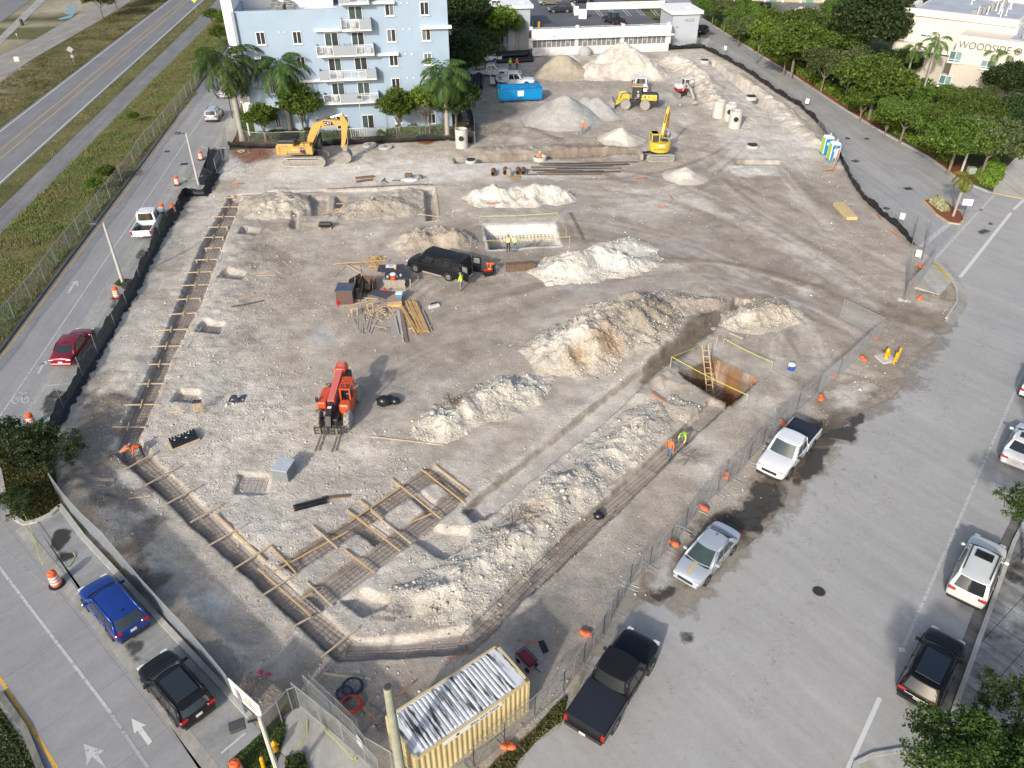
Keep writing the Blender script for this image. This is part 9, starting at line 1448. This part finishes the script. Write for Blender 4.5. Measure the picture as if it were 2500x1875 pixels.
b.add(V,[(2*i+1,2*i+3,2*i+2,2*i)for i in range(len(pts)-1)]);b.build('side_wall',CTY,t)
b=MB();b.box((.04,CW/2,CH/2),(.06,CW-.2,CH-.2));[b.box((0,.5+i*.48,CH/2),(.05,.05,CH-.3))for i in range(4)];[b.box((.005,CW/2,.5+i*.5),(.04,CW-.3,.04))for i in range(4)];b.build('door',CTY,t);MB().box((CL-.04,CW/2,CH/2),(.06,CW-.2,CH-.2)).build('end_wall',CTY,t)
b=MB();[b.box((x,y,CH/2),(.14,.14,CH))for x in(.07,CL-.07)for y in(.07,CW-.07)];[b.box((CL/2,y,z),(CL-.28,.1,.12))for y in(.05,CW-.05)for z in(.1,CH-.06)];[b.box((x,CW/2,z),(.1,CW-.28,.12))for x in(.05,CL-.05)for z in(.1,CH-.06)];b.build('frame',CTY,t);[MB().bbox((x,y,CH+.02),(.18,.17,.13),.02).build('corner_casting',RUST if x>3 else CTY,t)for x in(.09,CL-.09)for y in(.09,CW-.09)]
def stained():
 m=bpy.data.materials.new('roof_dirty_white');m.use_nodes=True;n_=m.node_tree.nodes;L=m.node_tree.links;p_=n_['Principled BSDF'];p_.inputs['Roughness'].default_value=.6;tc=n_.new('ShaderNodeTexCoord');mp=n_.new('ShaderNodeMapping');mp.inputs['Scale'].default_value=(3.6,.45,1);L.new(tc.outputs['Object'],mp.inputs['Vector'])
 no=n_.new('ShaderNodeTexNoise');no.inputs['Scale'].default_value=1.3;no.inputs['Detail'].default_value=7;no.inputs['Roughness'].default_value=.65;L.new(mp.outputs[0],no.inputs['Vector']);cr=n_.new('ShaderNodeValToRGB');E_=cr.color_ramp.elements;E_[0].position=.49;E_[0].color=(.62,.63,.64,1);E_[1].position=.6;E_[1].color=(.06,.045,.04,1);L.new(no.outputs['Fac'],cr.inputs[0]);L.new(cr.outputs[0],p_.inputs['Base Color']);return m
b=MB();nr=24;x0,x1=.42,CL-.62;w_=(x1-x0)/nr;b.box((CL/2,CW/2,CH-.05),(CL-.2,CW-.2,.04))
for i in range(nr):xc=x0+w_*(i+.5);b.loft([[(xc-w_*.34,y,CH-.032),(xc+w_*.34,y,CH-.032),(xc+w_*.2,y,CH-.032+z),(xc-w_*.2,y,CH-.032+z)]for y,z in((.16,.005),(.24,.05),(CW-.24,.05),(CW-.16,.005))])
b.build('roof',stained(),t)
MB().box((2.95,-.004,CH-.24),(3.1,.02,.3)).build('name_strip',DECW,t);text('phone_number','866.459.7600',.27,mat('strip_navy',(.03,.05,.12),.5,var=0),t,FACE((3.55,-.018,CH-.24),(1,0,0),(0,0,1)),.003,'CENTER',1.05);MB().ball((2.12,-.02,CH-.22),.09,10,(1,.1,1)).build('emblem',MATS['strip_navy'],t)
for u,v,r,m_,l,n_ in[(861,1680,.52,mat('cable_navy',(.03,.045,.09),.5),'dark blue cable coil above the red one',9),(842,1695,.4,MATS['cable_navy'],'smaller dark blue cable coil, left',6),(859,1722,.5,mat('cable_red',(.62,.05,.02),.45),'bright red cable coil',10)]:
 p=G(u,v);b=MB();b.path([((r-.02*(i//16%5)+.03*math.sin(i*.21))*math.cos(i*.4),(r-.03*(i//16%5)+.02*math.sin(i*.3))*math.sin(i*.4),.04+.012*(i//16))for i in range(16*n_)],.016,5);o=b.build('cable_coil',m_);o.location=(p.x,p.y,.05);tag(o,l,'cable coil')
t=thing('tool_cart','dark red tool cart at the far end of the container','cart',GZ(1286,1622),R(-50));MB().bbox((0,0,.5),(.95,.5,.25),.04).build('tray',mat('cart_red',(.22,.015,.03),.4),t);b=MB();b.path([(-.5,-.28,.15),(-.5,-.28,.65),(.5,-.28,.65),(.5,.28,.65),(-.5,.28,.65),(-.5,-.28,.65)],.025);b.path([(.5,0,.3),(1.0,0,.5)],.025);b.build('frame',BLKP,t);[MB().tube((x,y-.04,.14),(x,y+.04,.14),.14,.14,12).build('wheel',TYRE,t)for x in(-.35,.35)for y in(-.28,.28)]
plank((1320,1566),(1333,1594),'short black board beyond the red cart',.32,.04,BLKP)
SKM=mat('stake_orange',(.50,.2,.11),.8)
for u,v in[(2010,380),(1992,400),(1830,470),(1860,480),(1575,430),(1600,465),(1650,490),(1680,520),(1700,470),(1610,470),(578,455),(600,560),(2190,560),(1450,780),(1225,640),(1150,500),(1110,600),(640,380),(690,372),(560,470),(1560,450),(1495,1250),(2230,560),(1360,1560),(1208,1560),(1120,1560),(700,1560)]:p=GZ(u,v);o=MB().bar((0,0,0),(.03,.02,.6),.03,.03).build('survey_stake',SKM);o.location=p;tag(o,'slim orange survey stake standing in the site soil','stake','orange survey stakes')
for a,c in[((568,454),(591,452)),((1550,442),(1577,439)),((2008,422),(2032,420)),((1601,513),(1628,511)),((1187,505),(1218,503)),((1632,485),(1640,495)),((2138,528),(2150,545)),((2175,572),(2198,588))]:plank(a,c,'orange batter board on short stakes',.06,.12,SKM,.35,.35,'orange batter boards','batter_board','board')
b=MB();b.path([(.4*math.cos(i*.6)*(1+.3*math.sin(i)),.35*math.sin(i*.6)*(1+.3*math.cos(i*1.7)),.1+.05*(i%3))for i in range(36)],.03,5);o=b.build('rope_tangle',mat('rope_grey',(.5,.48,.43),.9));o.location=GZ(590,372);tag(o,'pale rope tangle in the northern corner of the site','rope')
for u,v,l in[(1285,505,'pink bucket below the white two humped pile'),(656,1652,'magenta marker flag by the south corner fence'),(638,1650,'pink marker flag left of the magenta one')]:o=MB().ball((0,0,.1),.16,8,(1,.8,.6)).build('marker_flag' if 'flag' in l else 'bucket',mat('pink_marker',(.5,.05,.16),.6));o.location=GZ(u,v);tag(o,l,'marker' if 'flag' in l else 'bucket')
def ytie(P,label,z=.5):Q_=[G(*p)for p in P];o0=Q_[0].copy();o0.z=0;b=MB();b.path([Vector((q.x,q.y,zz_))-o0 for q,zz_ in zip(Q_,z)],.02,5);o=b.build('caution_tape',YTAPE);o.location=o0;tag(o,label,'tape')
ytie([(434,448),(465,452),(500,447)],'yellow tape from the barrel to the northern lamp pole',[.9,.6,.9]);ytie([(750,1762),(751,1790),(735,1815),(708,1838)],'yellow tape curling on the footpath at the bottom',[.1,.05,.05,.05]);ytie([(790,1790),(820,1815),(850,1845),(862,1862),(866,1848),(870,1860),(858,1868)],'bunched yellow tape along the bottom gate leaf',[.5,.3,.2,.3,.2,.1,.2]);ytie([(50,1235),(75,1290),(112,1395),(118,1400)],'yellow tape from the tree island to the barrel',[.4,.3,.6,.9]);ytie([(148,1400),(170,1385),(185,1360),(180,1352)],'loose yellow tape behind the barrel',[.6,.05,.05,.1]);ytie([(495,372),(512,375),(528,367)],'yellow tape from the northern barrel to the black sheet',[.8,.5,.6])
P=blob(308,695,28,12,2,14);o=tag(MB().slab(PX(P),-.02,.12).build('planting_bed',mat('bed_soil',(.09,.075,.05),.95,var=.4,bump=1)),kind='structure');leafbox('ground_cover','low plants around the island lamp pole','plants',[(280,695),(300,684),(330,690),(332,700),(300,704)],.1,.35,900,.1,LEAFO,kind='stuff')
